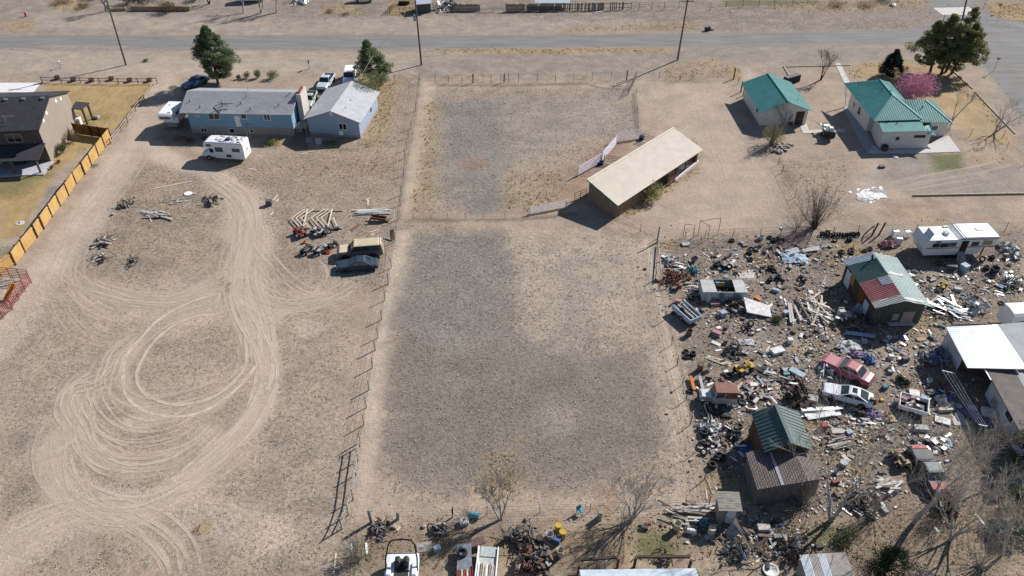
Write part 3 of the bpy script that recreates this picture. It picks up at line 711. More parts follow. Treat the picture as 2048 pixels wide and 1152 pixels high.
# ---- barn: weathered boards under a cream sheet-metal roof
WOOD = mat('weathered_boards', (.31, .215, .14), .9, scale=2.2, c2=(.16, .105, .07), bump=.3, stretch=(5, 5, .35))
GREYWOOD = mat('grey_lumber', (.36, .33, .29), .9, scale=3, c2=(.20, .18, .16), bump=.2)
PALEWOOD = mat('pale_lumber', (.60, .52, .40), .85, scale=2, c2=(.46, .38, .28))
CREAM = mat('cream_roof_metal', (.66, .58, .49), .5, .0, scale=.9, c2=(.59, .515, .43), spec=.35, detail=9, stretch=(1, 1, .3))
def board_wall(mb, A, B, zA, zB, gap=.03, w=.24, z0=0.):
    d, n = outward(A, B); L = (up(B, 0) - up(A, 0)).length; k = 0.
    while k < L - .05:
        ww = min(w * rnd.uniform(.8, 1.2), L - k); t = (k + ww / 2) / L; h = zA + (zB - zA) * t - rnd.uniform(.0, .06)
        c = up(A, 0) + d * (k + ww / 2) + n * rnd.uniform(-.015, .015)
        mb.box((c.x, c.y, (h + z0) / 2), (ww - gap, .035, h - z0), math.atan2(d.y, d.x)); k += ww
b0 = thing('barn', 'long brown board barn under a cream ribbed metal roof', 'barn', at(1262, 380))
bA, bB, bC = at(1176, 403), at(1231, 437), at(1393, 328)
bD = bA + (bC - bB)
zl, zh = 2.25, 3.25
rid = lambda p, z: up(p, z)
L_ = bC - bB; fB = bB + L_ * .47
for a, b, ha, hb, nm in ((bA, bB, zh, zl, 'gable_wall'), (bC, bD, zl, zh, 'gable_wall'), (bB, fB, zl, zl, 'front_wall'), (bD, bA, zh, zh, 'rear_wall'), (bB + L_ * .62, bB + L_ * .68, zl, zl, 'front_wall')):
    mbw = MB(); board_wall(mbw, a, b, ha, hb); put(mbw, nm, WOOD, b0)
for f in (.47, .62, .68, .84, .99):
    p = bB + L_ * f; put(MB().box((p.x, p.y, zl / 2), (.16, .16, zl), R(47)), 'post', WOOD, b0)
e1 = (bB - bA).normalized(); e2 = L_.normalized()
sl_ = (zl - zh) / (bB - bA).length
def rp(p, da, db, zz): q = p + e1 * da + e2 * db; return up(q, zz)
r0, r1 = rp(bA, -.1, -.35, zh + .12), rp(bD, -.1, .5, zh + .12)
v0, v1 = rp(bB, .45, -.35, zl + .12 + sl_ * .45), rp(bC, .45, .5, zl + .12 + sl_ * .45)
put(ribbed([v0, v1, r1, r0], .24, .04, .022), 'roof', CREAM, b0)
k0, k1 = rp(bA, -.75, -.35, zh - .25), rp(bD, -.75, .5, zh - .25)
put(ribbed([k1, k0, r0 - Vector((0, 0, .004)), r1 - Vector((0, 0, .004))], .30, .05, .03), 'rear_roof', CREAM, b0)
put(MB().bar(r0 + Vector((0, 0, -.02)) - e2 * .02, v0 + Vector((0, 0, -.02)) - e2 * .02, .04, .16), 'fascia', mat('teal_trim', (.03, .22, .20), .5), b0)
put(MB().bar(r0 + Vector((0, 0, .03)), r1 + Vector((0, 0, .03)), .3, .05), 'ridge_cap', CREAM, b0)
WLINE = mat('white_vinyl', (.82, .80, .84), .45, var=.06)
bf_ = [at(1356, 352, .05), at(1377, 337, .05), at(1384, 331, .05), at(1366, 330, .05), at(1352, 342, .05)]; tag(MB().slab(bf_, .04).build('ground_sheet', mat('white_film', (.74, .76, .80), .4, scale=3, c2=(.35, .38, .42))), 'white plastic sheeting spread in the open bay of the barn', 'sheet')
p0, p1 = at(1350, 363), at(1396, 326)
tag(MB().bar(p0 + Vector((0, 0, .25)), p1 + Vector((0, 0, .25)), .12, .45).build('white_beam', WLINE), 'long white beam lying along the open front of the barn', 'beam')

# ---- teal roofed shed
STUCCO = mat('cream_stucco', (.66, .61, .55), .85, var=.1, scale=1.5, bump=.12, bscale=30)
TEAL = mat('teal_roof_metal', (.058, .262, .252), .6, .0, scale=.9, c2=(.062, .205, .20), spec=.25, detail=10)
s0 = thing('shed', 'small cream shed under a plain teal gable roof with brown door', 'shed', at(1556, 225))
sA, sB = at(1519, 251), at(1610, 249)
wd_ = (sB - sA); Ls = wd_.length; ux = wd_.normalized(); uy = Vector((-ux.y, ux.x, 0)); Ds = 9.4
sC, sD = sB + uy * Ds, sA + uy * Ds
ze, zr = 2.55, 3.95
mF, mR = (sA + sB) / 2, (sC + sD) / 2
put(walls([[sA, sB, up(sB, ze), up(mF, zr), up(sA, ze)], [sB, sC, up(sC, ze), up(sB, ze)], [sC, sD, up(sD, ze), up(mR, zr), up(sC, ze)], [sD, sA, up(sA, ze), up(sD, ze)]]), 'wall', STUCCO, s0)
ov, og = .55, .6; g = (zr - ze) / (Ls / 2)
def gable_roof(parent, A, B, C, D, ze, zr, ov, og, m, ribs=None, cap=None, capw=.25, sep=False):
    """A,B the front wall (gable end), C,D the rear"""
    ux = (B - A).normalized(); uy = (D - A).normalized(); mF, mR = (A + B) / 2, (C + D) / 2; g = (zr - ze) / ((B - A).length / 2)
    rf, rb = up(mF - uy * og, zr + .1), up(mR + uy * og, zr + .1)
    l0, l1 = up(A - ux * ov - uy * og, ze - g * ov + .1), up(D - ux * ov + uy * og, ze - g * ov + .1)
    q0, q1 = up(B + ux * ov - uy * og, ze - g * ov + .1), up(C + ux * ov + uy * og, ze - g * ov + .1)
    if sep is False:
        mb = MB()
        for poly in ([l1, l0, rf, rb], [q0, q1, rb, rf]):
            if ribs: ribbed(poly, *ribs, mb=mb)
            else: mb.slab(poly, .12)
        r = put(mb, 'roof', m, parent, uv=not ribs)
    else: r = None
    if cap: put(MB().bar(rf + Vector((0, 0, .04)), rb + Vector((0, 0, .04)), capw, .05), 'ridge_cap', cap, r or parent)
    return l0, l1, rf, rb, q0, q1
gable_roof(s0, sA, sB, sC, sD, ze, zr, ov, og, TEAL, (.32, .05, .03), TEAL)
BROWND = mat('brown_door', (.055, .032, .025), .6, var=.3)
door(s0, sA, sB, Ls - 1.75, .05, 1.25, 2.15, BROWND)
window(s0, sD, sA, Ds - 2.6, 1.1, .9, .9)
pave('shed_path', [(1598, 248), (1613, 248), (1618, 261), (1660, 259), (1690, 258), (1690, 264), (1606, 267)], .05)

# ---- teal roofed house: hipped main roof, lean-to in front, hipped wing on the right
h0 = thing('house', 'cream house with teal ribbed hip roofs and a right wing', 'house', at(1780, 270))
PATHC = mat('grey_concrete', (.36, .36, .37), .9, var=.15)
HZ = 2.9
hA = at(1694, 217); hF = at(1757, 297); hG = at(1853, 297)       # rear-left, front-left, front-right of the walls
dn = (hA - hF).normalized(); dr = (hG - hF).normalized()
rz_ = Vector((-dr.y, dr.x, 0))
pE = lambda px, py, z: at(px, py, z)
ET, RT, LT = 3.3, 5.05, 2.85
eBL, eFL, eFR = pE(1687, 166, ET), pE(1748, 242, ET), pE(1846, 239, ET)
rB, rF = pE(1760.5, 159.5, RT), pE(1786, 190, RT)
eBR = pE(1779.6, 164, 4.15); eMR = pE(1809, 198, 4.05)
roof = MB()
ribbed([eBL, eFL, rF, rB], .34, .06, .035, mb=roof)
ribbed([eFL, eFR, rF], .34, .06, .035, mb=roof)
ribbed([eFR, eMR, rF], .34, .06, .035, mb=roof); ribbed([eMR, eBR, rB, rF], .34, .06, .035, mb=roof)
ro = put(roof, 'roof', TEAL, h0)
for a, b in ((rB, rF), (rF, eFL), (rF, eFR)): cap_line(a, b, TEAL, ro, .2)
l0, l1, l2, l3 = pE(1754, 236, ET - .12), pE(1838, 233, ET - .12), pE(1852.5, 262, LT), pE(1765.5, 264.5, LT)
lr = put(ribbed([l3, l2, l1, l0], .34, .06, .035), 'lean_to_roof', TEAL, h0)
cap_line(l0, l1, TEAL, lr, .14)
w0, w1 = pE(1803.5, 199, 4.4), pE(1851, 200, 4.4)
we0, we1, we2, we3 = pE(1840, 244.5, LT + .1), pE(1904, 245, LT + .1), pE(1867, 202, 3.6), pE(1803.5, 198, 4.4)
wr = put(ribbed([we1, we2, w1], .34, .06, .035, mb=ribbed([we0, we1, w1, w0], .34, .06, .035)), 'wing_roof', TEAL, h0)
cap_line(w1, we1, TEAL, wr, .2)
pr = put(ribbed([pE(1849, 252, 2.9), pE(1858, 250, 2.9), pE(1873, 272, 2.5), pE(1852, 266, 2.5)], .34, .06, .03), 'porch_roof', TEAL, h0)
gF, gG = up(hF, 0), up(hG, 0); gA = up(hA, 0)
stp = at(1731, 263); st2 = at(1741, 262)
wC = at(1888.5, 272); wB = at(1845, 274); kA = inset(eMR, eFL, .07); wD = inset(we2, we0, .12)
put(walls([[gA, stp, up(stp, ET - .15), up(gA, ET - .15)], [stp, st2, up(st2, ET - .2), up(stp, ET - .2)], [st2, gF, up(gF, LT - .1), up(st2, ET - .25)], [gF, gG, up(gG, LT - .1), up(gF, LT - .1)],
           [gG, wB, up(wB, ET - .1), up(gG, LT - .1)], [wB, wC, up(wC, LT - .02), up(wB, LT - .02)], [wC, wD, up(wD, 3.2), up(wC, LT - .02)], [wD, kA, up(kA, 3.6), up(wD, 3.2)], [kA, gA, up(gA, ET - .15), up(kA, 3.6)]]), 'wall', STUCCO, h0)
LA = (stp - gA).length
window(h0, gA, stp, 1.6, 1.2, .7, .9); window(h0, gA, stp, LA * .47, 1.0, 1.0, 1.3)
window(h0, gF, gG, 1.9, 1.25, .75, .75, None, 1); window(h0, gF, gG, 4.6, 1.75, 1.6, .42, mat('brown_trim', (.12, .08, .06), .7), 1)
door(h0, gG, wB, .5, .05, .95, 2.0, WHITE)
window(h0, wB, wC, .8, 1.0, 1.1, .8)
put(MB().tube([at(1691, 215), pE(1692, 172, ET - .1)], .09, 8), 'porch_post', WHITE, h0)
for px, py, z in ((1765, 189, 4.5), (1775, 246, 3.1), (1793, 250, 3.0), (1844, 217, 3.9), (1780, 186, 4.95), (1763, 183, 4.7)): pipe_vent(h0, pE(px, py, z - .15), .5, .07)
put(MB().bar(pE(1707, 177, 3.6), pE(1713, 167, 4.6), .04), 'antenna', METAL, h0)
pave('house_walk', [(1686, 214), (1697, 212), (1733, 264), (1744, 290), (1736, 309), (1710, 265)], .06, PATHC)
pave('house_patio', [(1737, 307), (1745, 290), (1760, 300), (1836, 299), (1890, 273), (1898, 273), (1921, 304), (1840, 307)], .07, mat('patio_concrete', (.50, .49, .47), .9, var=.15))
pave('front_walk', [(1670, 127), (1680, 127), (1701, 168), (1690, 170)], .05)

# ---- blue house with a stone base, and its chimney
BLUE = mat('blue_siding', (.20, .345, .47), .7, var=.08, scale=1.2, bump=.25, bscale=9, stretch=(.1, .1, 5))
BASE = mat('basement_block', (.33, .29, .27), .9, var=.2, scale=2, bump=.2)
SHING = brickmat('grey_shingle', (.37, .38, .40), (.31, .32, .34), (.23, .235, .25), .5, .22)
SHINGD = brickmat('dark_shingle', (.062, .062, .07), (.045, .045, .052), (.03, .03, .035), .5, .22)
c0 = thing('house', 'long pale blue house with grey shingle roof and wide chimney', 'house', at(480, 255))
cA, cB = at(385, 267), at(590, 271)
cx = (cB - cA).normalized(); cy = Vector((-cx.y, cx.x, 0)); DC = 7.6
cC, cD = cB + cy * DC, cA + cy * DC
zb, zeB, zrB = 1.25, 3.7, 5.05
mL, mRt = (cA + cD) / 2, (cB + cC) / 2
put(walls([[up(cA, zb), up(cB, zb), up(cB, zeB), up(cA, zeB)], [up(cB, zb), up(cC, zb), up(cC, zeB), up(mRt, zrB), up(cB, zeB)], [up(cC, zb), up(cD, zb), up(cD, zeB), up(cC, zeB)], [up(cD, zb), up(cA, zb), up(cA, zeB), up(mL, zrB), up(cD, zeB)]]), 'wall', BLUE, c0)
ib = .06
put(walls([[a, b, up(b, zb + .0), up(a, zb + .0)] for a, b in ((cA, cB), (cB, cC), (cC, cD), (cD, cA))]), 'basement', BASE, c0)
og_ = .9; gg = (zrB - zeB) / (DC / 2)
rl, rr = up(mL - cx * og_, zrB + .12), up(mRt + cx * .35, zrB + .12)
f0, f1 = up(cA - cx * og_ - cy * .55, zeB - gg * .55 + .12), up(cB + cx * .35 - cy * .55, zeB - gg * .55 + .12)
k0, k1 = up(cD - cx * og_ + cy * .55, zeB - gg * .55 + .12), up(cC + cx * .35 + cy * .55, zeB - gg * .55 + .12)
mb = MB(); mb.slab([f0, f1, rr, rl], .14); mb.slab([rl, rr, k1, k0], .14)
br = put(mb, 'roof', SHING, c0, uv=True)
LB = (cB - cA).length
tan = mat('bronze_frame', (.30, .27, .24), .5)
for s, z, w, h, n in ((1.2, 2.75, .6, .6, 2), (3.1, 2.4, 1.75, 1.0, 2), (8.0, 2.55, .9, 1.05, 1), (11.4, 2.4, 1.0, 1.1, 2), (1.4, .25, 1.0, .75, 2), (5.7, .2, .9, .8, 1), (8.9, .3, .5, .6, 1)): window(c0, cA, cB, s, z, w, h, None, n)
door(c0, cA, cB, 7.0, 1.3, .8, 1.7, WHITE)
lad = put(MB().box((0, 0, 0), (.01, .01, .01)), 'steps', METAL, c0); bpy.data.objects.remove(lad)
mb = MB(); sa = cA + cx * 8.6 - cy * .12
for o_ in (0, .45): mb.bar(up(sa + cx * o_ - cy * .7, .0), up(sa + cx * o_, 1.9), .06)
for k in range(7): mb.bar(up(sa - cy * (.7 - .1 * k), .15 + .27 * k), up(sa + cx * .45 - cy * (.7 - .1 * k), .15 + .27 * k), .05)
tag(mb.build('ladder', METAL), 'metal step ladder leaning on the blue house wall', 'ladder')
CHIM = mat('chimney_render', (.52, .48, .44), .9, var=.15, scale=2)
ch = put(MB().box((*(mRt + cx * .75 + cy * .2).xy, 2.7), (.75, 3.0, 5.4), R(-3)), 'chimney', CHIM, c0)
mb = MB(); q = mRt + cx * .75
for k in range(4): put(MB().box((*(q + cy * (.9 - .55 * k)).xy, 5.55), (.3, .35, .32), R(-3)), 'flue_brick', mat('red_brick', (.30, .09, .06), .9), ch)
for s, t in ((.06, .25), (.17, .12), (.36, .06), (.36, .18), (.52, .22), (.55, .38), (.62, .1), (.86, .2), (.93, .45)):
    pipe_vent(c0, f0 + (f1 - f0) * s + (rl - f0) * (t * 2), .35, .06)
ant = f0 + (f1 - f0) * .37 + (rl - f0) * .3
a0 = thing('roof_antenna', 'wide dark branching antenna on the blue house roof', 'antenna', ant)
put(MB().tube([ant, ant + Vector((0, 0, 1.1))], .03, 6), 'mast', DARKM, a0)
mb = MB(); t_ = ant + Vector((0, 0, .5))
for d in ((1, .1), (-.55, .25), (-.6, -.5), (.6, -.25)): mb.bar(t_, t_ + cx * d[0] * 1.5 + cy * d[1] * 1.6, .10, .05)
put(mb, 'arms', DARKM, a0)
ds = f0 + (f1 - f0) * .55 + (rl - f0) * 1.05
dsh = thing('satellite_dish', 'white satellite dish on the far slope of the blue house roof', 'satellite dish', ds)
put(MB().tube([ds - Vector((0, 0, .2)), ds + Vector((0, 0, .6))], .03, 6), 'mast', METAL, dsh)
put(MB().lathe([(.02, 0), (.2, .03), (.36, .12)], 14, (0, 0, 0), M=Matrix.Rotation(R(50), 3, 'Y')), 'reflector', WHITE, dsh, True).location = (0, 0, .7)
put(MB().slab([up(cB + cx * .35, 1.3), up(cB + cx * 1.9, 1.3), up(cB + cx * 1.9 + cy * 2.2, 1.3), up(cB + cx * .35 + cy * 2.2, 1.3)], .12), 'porch_deck', GREYWOOD, c0)
mb = MB()
for i, (a, b) in enumerate(((.4, 0), (1.8, 0), (1.8, 2.1))): p = cB + cx * a + cy * b; put(MB().bar(up(p, 0), up(p, 2.2), .09), 'porch_post', GREYWOOD, c0)

# ---- blue garage
GBLUE = mat('grey_blue_siding', (.285, .355, .46), .7, var=.06, scale=1.2, bump=.25, bscale=9, stretch=(.1, .1, 5))
g0 = thing('garage', 'grey blue gabled garage with pale shingles beside the blue house', 'garage', at(672, 262))
gA_, gB_ = at(620, 270), at(721.5, 277)
gx = (gB_ - gA_).normalized(); gy = Vector((-gx.y, gx.x, 0)); DG = 9.7
gC_, gD_ = gB_ + gy * DG, gA_ + gy * DG
zg, zgr = 2.85, 4.3; mf, mr = (gA_ + gB_) / 2, (gC_ + gD_) / 2
put(walls([[up(gA_, .5), up(gB_, .5), up(gB_, zg), up(mf, zgr), up(gA_, zg)], [up(gB_, .5), up(gC_, .5), up(gC_, zg), up(gB_, zg)], [up(gC_, .5), up(gD_, .5), up(gD_, zg), up(mr, zgr), up(gC_, zg)], [up(gD_, .5), up(gA_, .5), up(gA_, zg), up(gD_, zg)]]), 'wall', GBLUE, g0)
put(walls([[a, b, up(b, .5), up(a, .5)] for a, b in ((gA_, gB_), (gB_, gC_), (gC_, gD_), (gD_, gA_))]), 'foundation', BASE, g0)
PSH = brickmat('pale_shingle', (.49, .50, .525), (.44, .45, .475), (.36, .365, .385), .5, .22)
gable_roof(g0, gA_, gB_, gC_, gD_, zg, zgr, .45, .45, PSH)
LG = (gB_ - gA_).length
window(g0, gA_, gB_, LG * .6, 1.25, 1.25, 1.05, None, 2); window(g0, gB_, gC_, 5.6, 1.2, .9, 1.0)
put(wall_box(MB(), gA_, gB_, LG * .6 + .05, .55, .6, .6, .4), 'air_conditioner', WHITE, g0)
d_, n_ = outward(gA_, gB_); vc = mf + Vector((0, 0, zgr - .55)) + n_ * .05
put(MB().lathe([(0.02, .04), (.34, .04), (.34, 0)], 18, vc, 'y'), 'gable_vent', WHITE, g0)
for s in (.2, .7): pipe_vent(g0, up(gB_ - gx * 2.4 + gy * (1 + 5 * s), 3.6), .4, .05)

# ---- brown two-storey house on the left edge with its porch
n0 = thing('house', 'beige house with dark shingle roof and shaded rear porch', 'house', at(70, 315))
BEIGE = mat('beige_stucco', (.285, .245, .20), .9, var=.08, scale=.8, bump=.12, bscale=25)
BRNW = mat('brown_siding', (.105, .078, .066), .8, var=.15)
nF = at(103, 324); nB = at(158, 248)                 # the gable wall: front and rear corner
nd = (nB - nF).normalized(); nx = Vector((nd.y, -nd.x, 0)); DN = (nB - nF).length
WN = 17.
nL, nK = nF - nx * WN, nB - nx * WN
zn = height(103, 324, 256); znr = zn + 2.0
m1 = (nF + nB) / 2
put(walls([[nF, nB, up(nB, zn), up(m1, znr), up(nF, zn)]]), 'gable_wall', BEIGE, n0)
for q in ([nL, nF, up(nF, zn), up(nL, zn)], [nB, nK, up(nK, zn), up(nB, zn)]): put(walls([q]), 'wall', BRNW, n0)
gn = 2.0 / (DN / 2); r0, r1 = up(m1 + nx * .3, znr + .1), up((nL + nK) / 2, znr + .1)
e0, e1_ = up(nF + nx * .3 - nd * .5, zn - .5 * gn + .1), up(nL - nd * .5, zn - .5 * gn + .1)
x0, x1 = up(nB + nx * .3 + nd * .5, zn - .5 * gn + .1), up(nK + nd * .5, zn - .5 * gn + .1)
mb = MB(); mb.slab([e1_, e0, r0, r1], .16); mb.slab([r1, r0, x0, x1], .16); nr = put(mb, 'roof', SHINGD, n0, uv=True)
for s in (.66, .8, .95): p = r1 + (r0 - r1) * s - nd * .55; put(MB().box((p.x, p.y, znr - .02), (.5, .35, .22)), 'roof_vent', METAL, nr)
window(n0, nL, nF, WN - 4.6, zn - 2.0, 2.0, 1.25, mat('tan_frame', (.42, .36, .28), .6), 2)
for s_, z_ in ((.17, -.2), (.30, .2), (.62, .25), (.76, -.15)): put(wall_box(MB(), nF, nB, DN * s_, zn + z_, .45, .45, .03), 'gable_vent', WHITE, n0)
# rear porch: lower roof on posts over a slab
pd = 3.4; zp1, zp0 = zn - 2.3, zn - 3.1
pf = nF - nd * pd
put(MB().slab([up(nL - nd * pd, zp0), up(pf + nx * .2, zp0), up(nF + nx * .2 - nd * .01, zp1), up(nL - nd * .01, zp1)], .14), 'porch_roof', SHINGD, n0, uv=True)
for k in (.3, 3.6, 7.2): p = pf - nx * k + nd * .25; put(MB().box((p.x, p.y, (zp0 - .15) / 2), (.22, .22, zp0 - .15)), 'porch_post', BRNW, n0)
put(MB().slab([up(nF - nd * (pd + .3) + nx * .3, .15), up(nF + nx * .3 - nd * .01, .15), up(nL - nd * .01, .15), up(nL - nd * (pd + .3), .15)], .14), 'porch_slab', mat('porch_concrete', (.46, .46, .50), .8), n0)
door(n0, nL, nF, WN - 8.2, .2, 1.6, 2.1, WHITE, 'french_door')
put(wall_box(MB(), nL, nF, WN - 5.0, .15, 1.6, 1.0, .6), 'porch_cabinet', DARKM, n0)
# front entry roof seen past the gable
q0_ = nB - nx * .1 - nd * .6
put(MB().slab([up(q0_, 2.9), up(q0_ + nx * 1.5 + nd * .2, 2.6), up(q0_ + nx * 1.9 + nd * 2.4, 2.6), up(q0_ + nd * 2.4, 2.9)], .14), 'entry_roof', SHINGD, n0, uv=True)
for a, b in ((1.4, .5), (1.7, 2.1)): p = q0_ + nx * a + nd * b; put(MB().box((p.x, p.y, 1.25), (.26, .26, 2.5)), 'entry_post', BRNW, n0)
dl = slope_pt(e1_, e0, r1, .72, .28)
ds2 = thing('satellite_dish', 'satellite dish with side arms on the dark house roof', 'satellite dish', dl)
put(MB().tube([dl - Vector((0, 0, .1)), dl + Vector((0, 0, .9))], .05, 6), 'mast', METAL, ds2)
put(MB().bar(dl + Vector((-.3, 0, .8)), dl + Vector((1.5, .1, .8)), .06), 'arm', METAL, ds2)
put(MB().lathe([(.02, 0), (.25, .03), (.4, .12)], 14, (0, 0, 0), M=Matrix.Rotation(R(-40), 3, 'X')), 'reflector', METAL, ds2, True).location = (1.5, .1, .85)
dl2 = up(nF - nd * .3 - nx * 1.0, zp1 + .05)
ds3 = thing('satellite_dish', 'small bright satellite dish on the porch roof of the beige house', 'satellite dish', dl2)
put(MB().tube([dl2, dl2 + Vector((0, 0, .45))], .04, 6), 'mast', METAL, ds3); put(MB().lathe([(.02, 0), (.2, .03), (.36, .12)], 14, (0, 0, 0), M=Matrix.Rotation(R(40), 3, 'Y')), 'reflector', WHITE, ds3, True).location = (0, 0, .5)

# ---- patchwork roofed shed in the junk yard
k0_ = thing('shed', 'large shed with patchwork roof of green, red and white metal', 'shed', at(1775, 600))
rB_, rF_ = (1746.5, 504.5), (1811, 602)
zE, zR = 2.7, 3.9
EL0, EL1 = at(1687, 519.5, zE), at(1750, 616.5, zE)
ER0, ER1 = at(1793.5, 515, zE), at(1861.5, 612, zE)
RB, RF = at(*rB_, zR), at(*rF_, zR)
GSH = mat('grey_green_roof_metal', (.25, .32, .31), .4, .2, scale=.9, c2=(.21, .27, .265)); DGR = mat('dark_green_roof_metal', (.075, .13, .12), .42, .1, scale=1.2, c2=(.06, .105, .10))
PALEM = mat('pale_roof_metal', (.55, .60, .64), .35, .3, var=.15); REDM = mat('faded_red_roof_metal', (.40, .155, .15), .5, scale=1.5, c2=(.33, .12, .115)); CRM = mat('dull_white_roof_metal', (.55, .54, .47), .5, var=.12)
pt = lambda s, t: EL0 + (EL1 - EL0) * s + ((RB - EL0) * (1 - s) + (RF - EL1) * s) * t
def patch(s0, s1, t0, t1, m, dz=0., nm='roof_sheet'):
    q = [pt(s0, t0), pt(s1, t0), pt(s1, t1), pt(s0, t1)]
    return put(ribbed([p + Vector((0, 0, dz)) for p in q], .26, .10, .04, .03), nm, m, k0_)
patch(0, .13, 0, 1, PALEM); patch(.13, .50, 0, 1, DGR); patch(.50, .88, 0, 1, REDM); patch(.88, 1.0, 0, 1, CRM); patch(.495, .645, .62, 1.0, PALEM, .05)
put(ribbed([ER1, ER0, RB, RF], .26, .10, .04, .03), 'roof_sheet', GSH, k0_)
RUSTP = mat('bleached_rust', (.52, .48, .45), .7, scale=2, c2=(.25, .31, .30))
q = lambda s, t: ER0 + (ER1 - ER0) * s + ((RB - ER0) * (1 - s) + (RF - ER1) * s) * t
for (a, b, c_, d) in ((.92, .97, .2, .98), (.40, .46, .3, .98)):
    put(MB().slab([q(a, c_) + Vector((0, 0, .06)), q(b, c_) + Vector((0, 0, .06)), q(b, d) + Vector((0, 0, .06)), q(a, d) + Vector((0, 0, .06))], .015), 'roof_patch', RUSTP, k0_)
put(MB().tube([at(1745, 518, 3.7), at(1745, 511, 4.3), ], .11, 10), 'stove_pipe', DARKM, k0_)
kc = (EL0 + ER1) / 2
wF0, wF1, wB1, wB0 = [inset(p, kc, .09) for p in (EL1, ER1, ER0, EL0)]
dk = mat('dark_green_boards', (.042, .055, .040), .9, scale=1.5, c2=(.10, .10, .08), stretch=(4, 4, .3)); rb_ = mat('rusty_boards', (.085, .055, .035), .9, scale=1.0, c2=(.045, .035, .028))
mfk = (wF0 + wF1) / 2
put(walls([[wF0, wF1, up(wF1, zE), up(mfk, zR - .1), up(wF0, zE)], [wF1, wB1, up(wB1, zE), up(wF1, zE)], [wB1, wB0, up(wB0, zE), up((wB1 + wB0) / 2, zR - .1), up(wB1, zE)]]), 'wall', dk, k0_)
put(walls([[wB0, wF0, up(wF0, zE), up(wB0, zE)]]), 'side_wall', rb_, k0_)
LLw = (wF0 - wB0).length
for s, z, w, h, m_ in ((.08, .2, .16, 2.0, mat('blue_white_door', (.52, .58, .66), .6)), (.22, 1.2, .12, 1.2, mat('ochre_board', (.32, .19, .07), .8)), (.52, .3, .16, 1.9, mat('rust_orange', (.16, .06, .02), .9)), (.72, .4, .13, 1.5, mat('pale_door', (.52, .55, .60), .6))):
    put(wall_box(MB(), wB0, wF0, LLw * s, z, LLw * w, h, .05), 'wall_board', m_, k0_)
put(wall_box(MB(), wF0, wF1, 2.3, .6, .6, .85, .05), 'wall_board', mat('pale_green_board', (.30, .34, .28), .8), k0_)
put(wall_box(MB(), wF0, wF1, 3.3, .3, 1.3, 1.4, .05), 'wall_board', mat('pinkish_board', (.34, .27, .25), .8), k0_)

# ---- green roofed shed with its brown shingled annex
j0 = thing('shed', 'narrow shed with dark green ribbed roof behind a brown shingle annex', 'shed', at(1560, 925))
zE2, zR2 = 3.0, 4.2
GEL0, GEL1, GER0, GER1 = at(1502, 826, zE2), at(1528.7, 904, zE2), at(1597.5, 822.5, zE2), at(1626.5, 900, zE2)
GRB, GRF = at(1551.7, 809, zR2), at(1584.6, 887, zR2)
FGREEN = mat('forest_green_roof', (.062, .105, .102), .5, .0, scale=1.0, c2=(.05, .088, .086))
gr = put(ribbed([GER1, GER0, GRB, GRF], .40, .06, .05, .05, mb=ribbed([GEL0, GEL1, GRF, GRB], .40, .06, .05, .05)), 'roof', FGREEN, j0)
cap_line(GRB, GRF, FGREEN, gr, .3)
cc = (GEL0 + GER1) / 2
b_ = [inset(p, cc, .1) for p in (GEL1, GER1, GER0, GEL0)]
zz_ = zE2 - .05; m2 = (b_[0] + b_[1]) / 2; m3 = (b_[2] + b_[3]) / 2
put(walls([[b_[0], b_[1], up(b_[1], zz_), up(m2, zR2 - .25), up(b_[0], zz_)], [b_[1], b_[2], up(b_[2], zz_), up(b_[1], zz_)], [b_[2], b_[3], up(b_[3], zz_), up(m3, zR2 - .25), up(b_[2], zz_)], [b_[3], b_[0], up(b_[0], zz_), up(b_[3], zz_)]]), 'wall', mat('stained_brown_boards', (.13, .075, .03), .9, scale=1.2, c2=(.05, .035, .02), stretch=(3, 3, .4)), j0)
a0_ = thing('annex', 'low annex with worn brown shingle roof, below the green roofed shed', 'annex', at(1560, 975))
zE3, zR3 = 2.3, 3.0
BEL0, BEL1, BER0, BER1 = at(1491.5, 906, zE3), at(1515, 979, zE3), at(1612, 893, zE3), at(1646, 958, zE3)
BRB, BRF = at(1580, 878, zR3), at(1616, 962, zR3)
BSH = brickmat('brown_shingle', (.235, .19, .18), (.18, .148, .142), (.05, .042, .042), .42, .2, ms=.035)
mb = MB(); mb.slab([BEL0, BEL1, BRF, BRB], .12); mb.slab([BER1, BER0, BRB, BRF], .12)
ar = put(mb, 'roof', BSH, a0_, uv=True)
f_ = lambda s, t: BEL0 + (BEL1 - BEL0) * s + ((BRB - BEL0) * (1 - s) + (BRF - BEL1) * s) * t
put(MB().slab([f_(-.02, .47) + Vector((0, 0, .05)), f_(1.0, .47) + Vector((0, 0, .05)), f_(1.0, .53) + Vector((0, 0, .05)), f_(-.02, .53) + Vector((0, 0, .05))], .03), 'flashing_strip', mat('flashing', (.46, .46, .48), .4, .4), ar)
ac_ = (BEL0 + BER1) / 2
aA, aB, aC_, aD_ = [inset(p, ac_, .06) for p in (BEL1, BER1, BER0, BEL0)]
m4 = inset(BRF, ac_, .06); m5 = inset(BRB, ac_, .06)
put(walls([[aA, aB, up(aB, zE3 - .1), up(m4, zR3 - .15), up(aA, zE3 - .1)], [aB, aC_, up(aC_, zE3 - .1), up(aB, zE3 - .1)], [aC_, aD_, up(aD_, zE3 - .1), up(m5, zR3 - .15), up(aC_, zE3 - .1)], [aD_, aA, up(aA, zE3 - .1), up(aD_, zE3 - .1)]]), 'wall', mat('grey_plank_wall', (.17, .15, .14), .9, scale=2, c2=(.11, .095, .09), stretch=(3, 3, .4)), a0_)

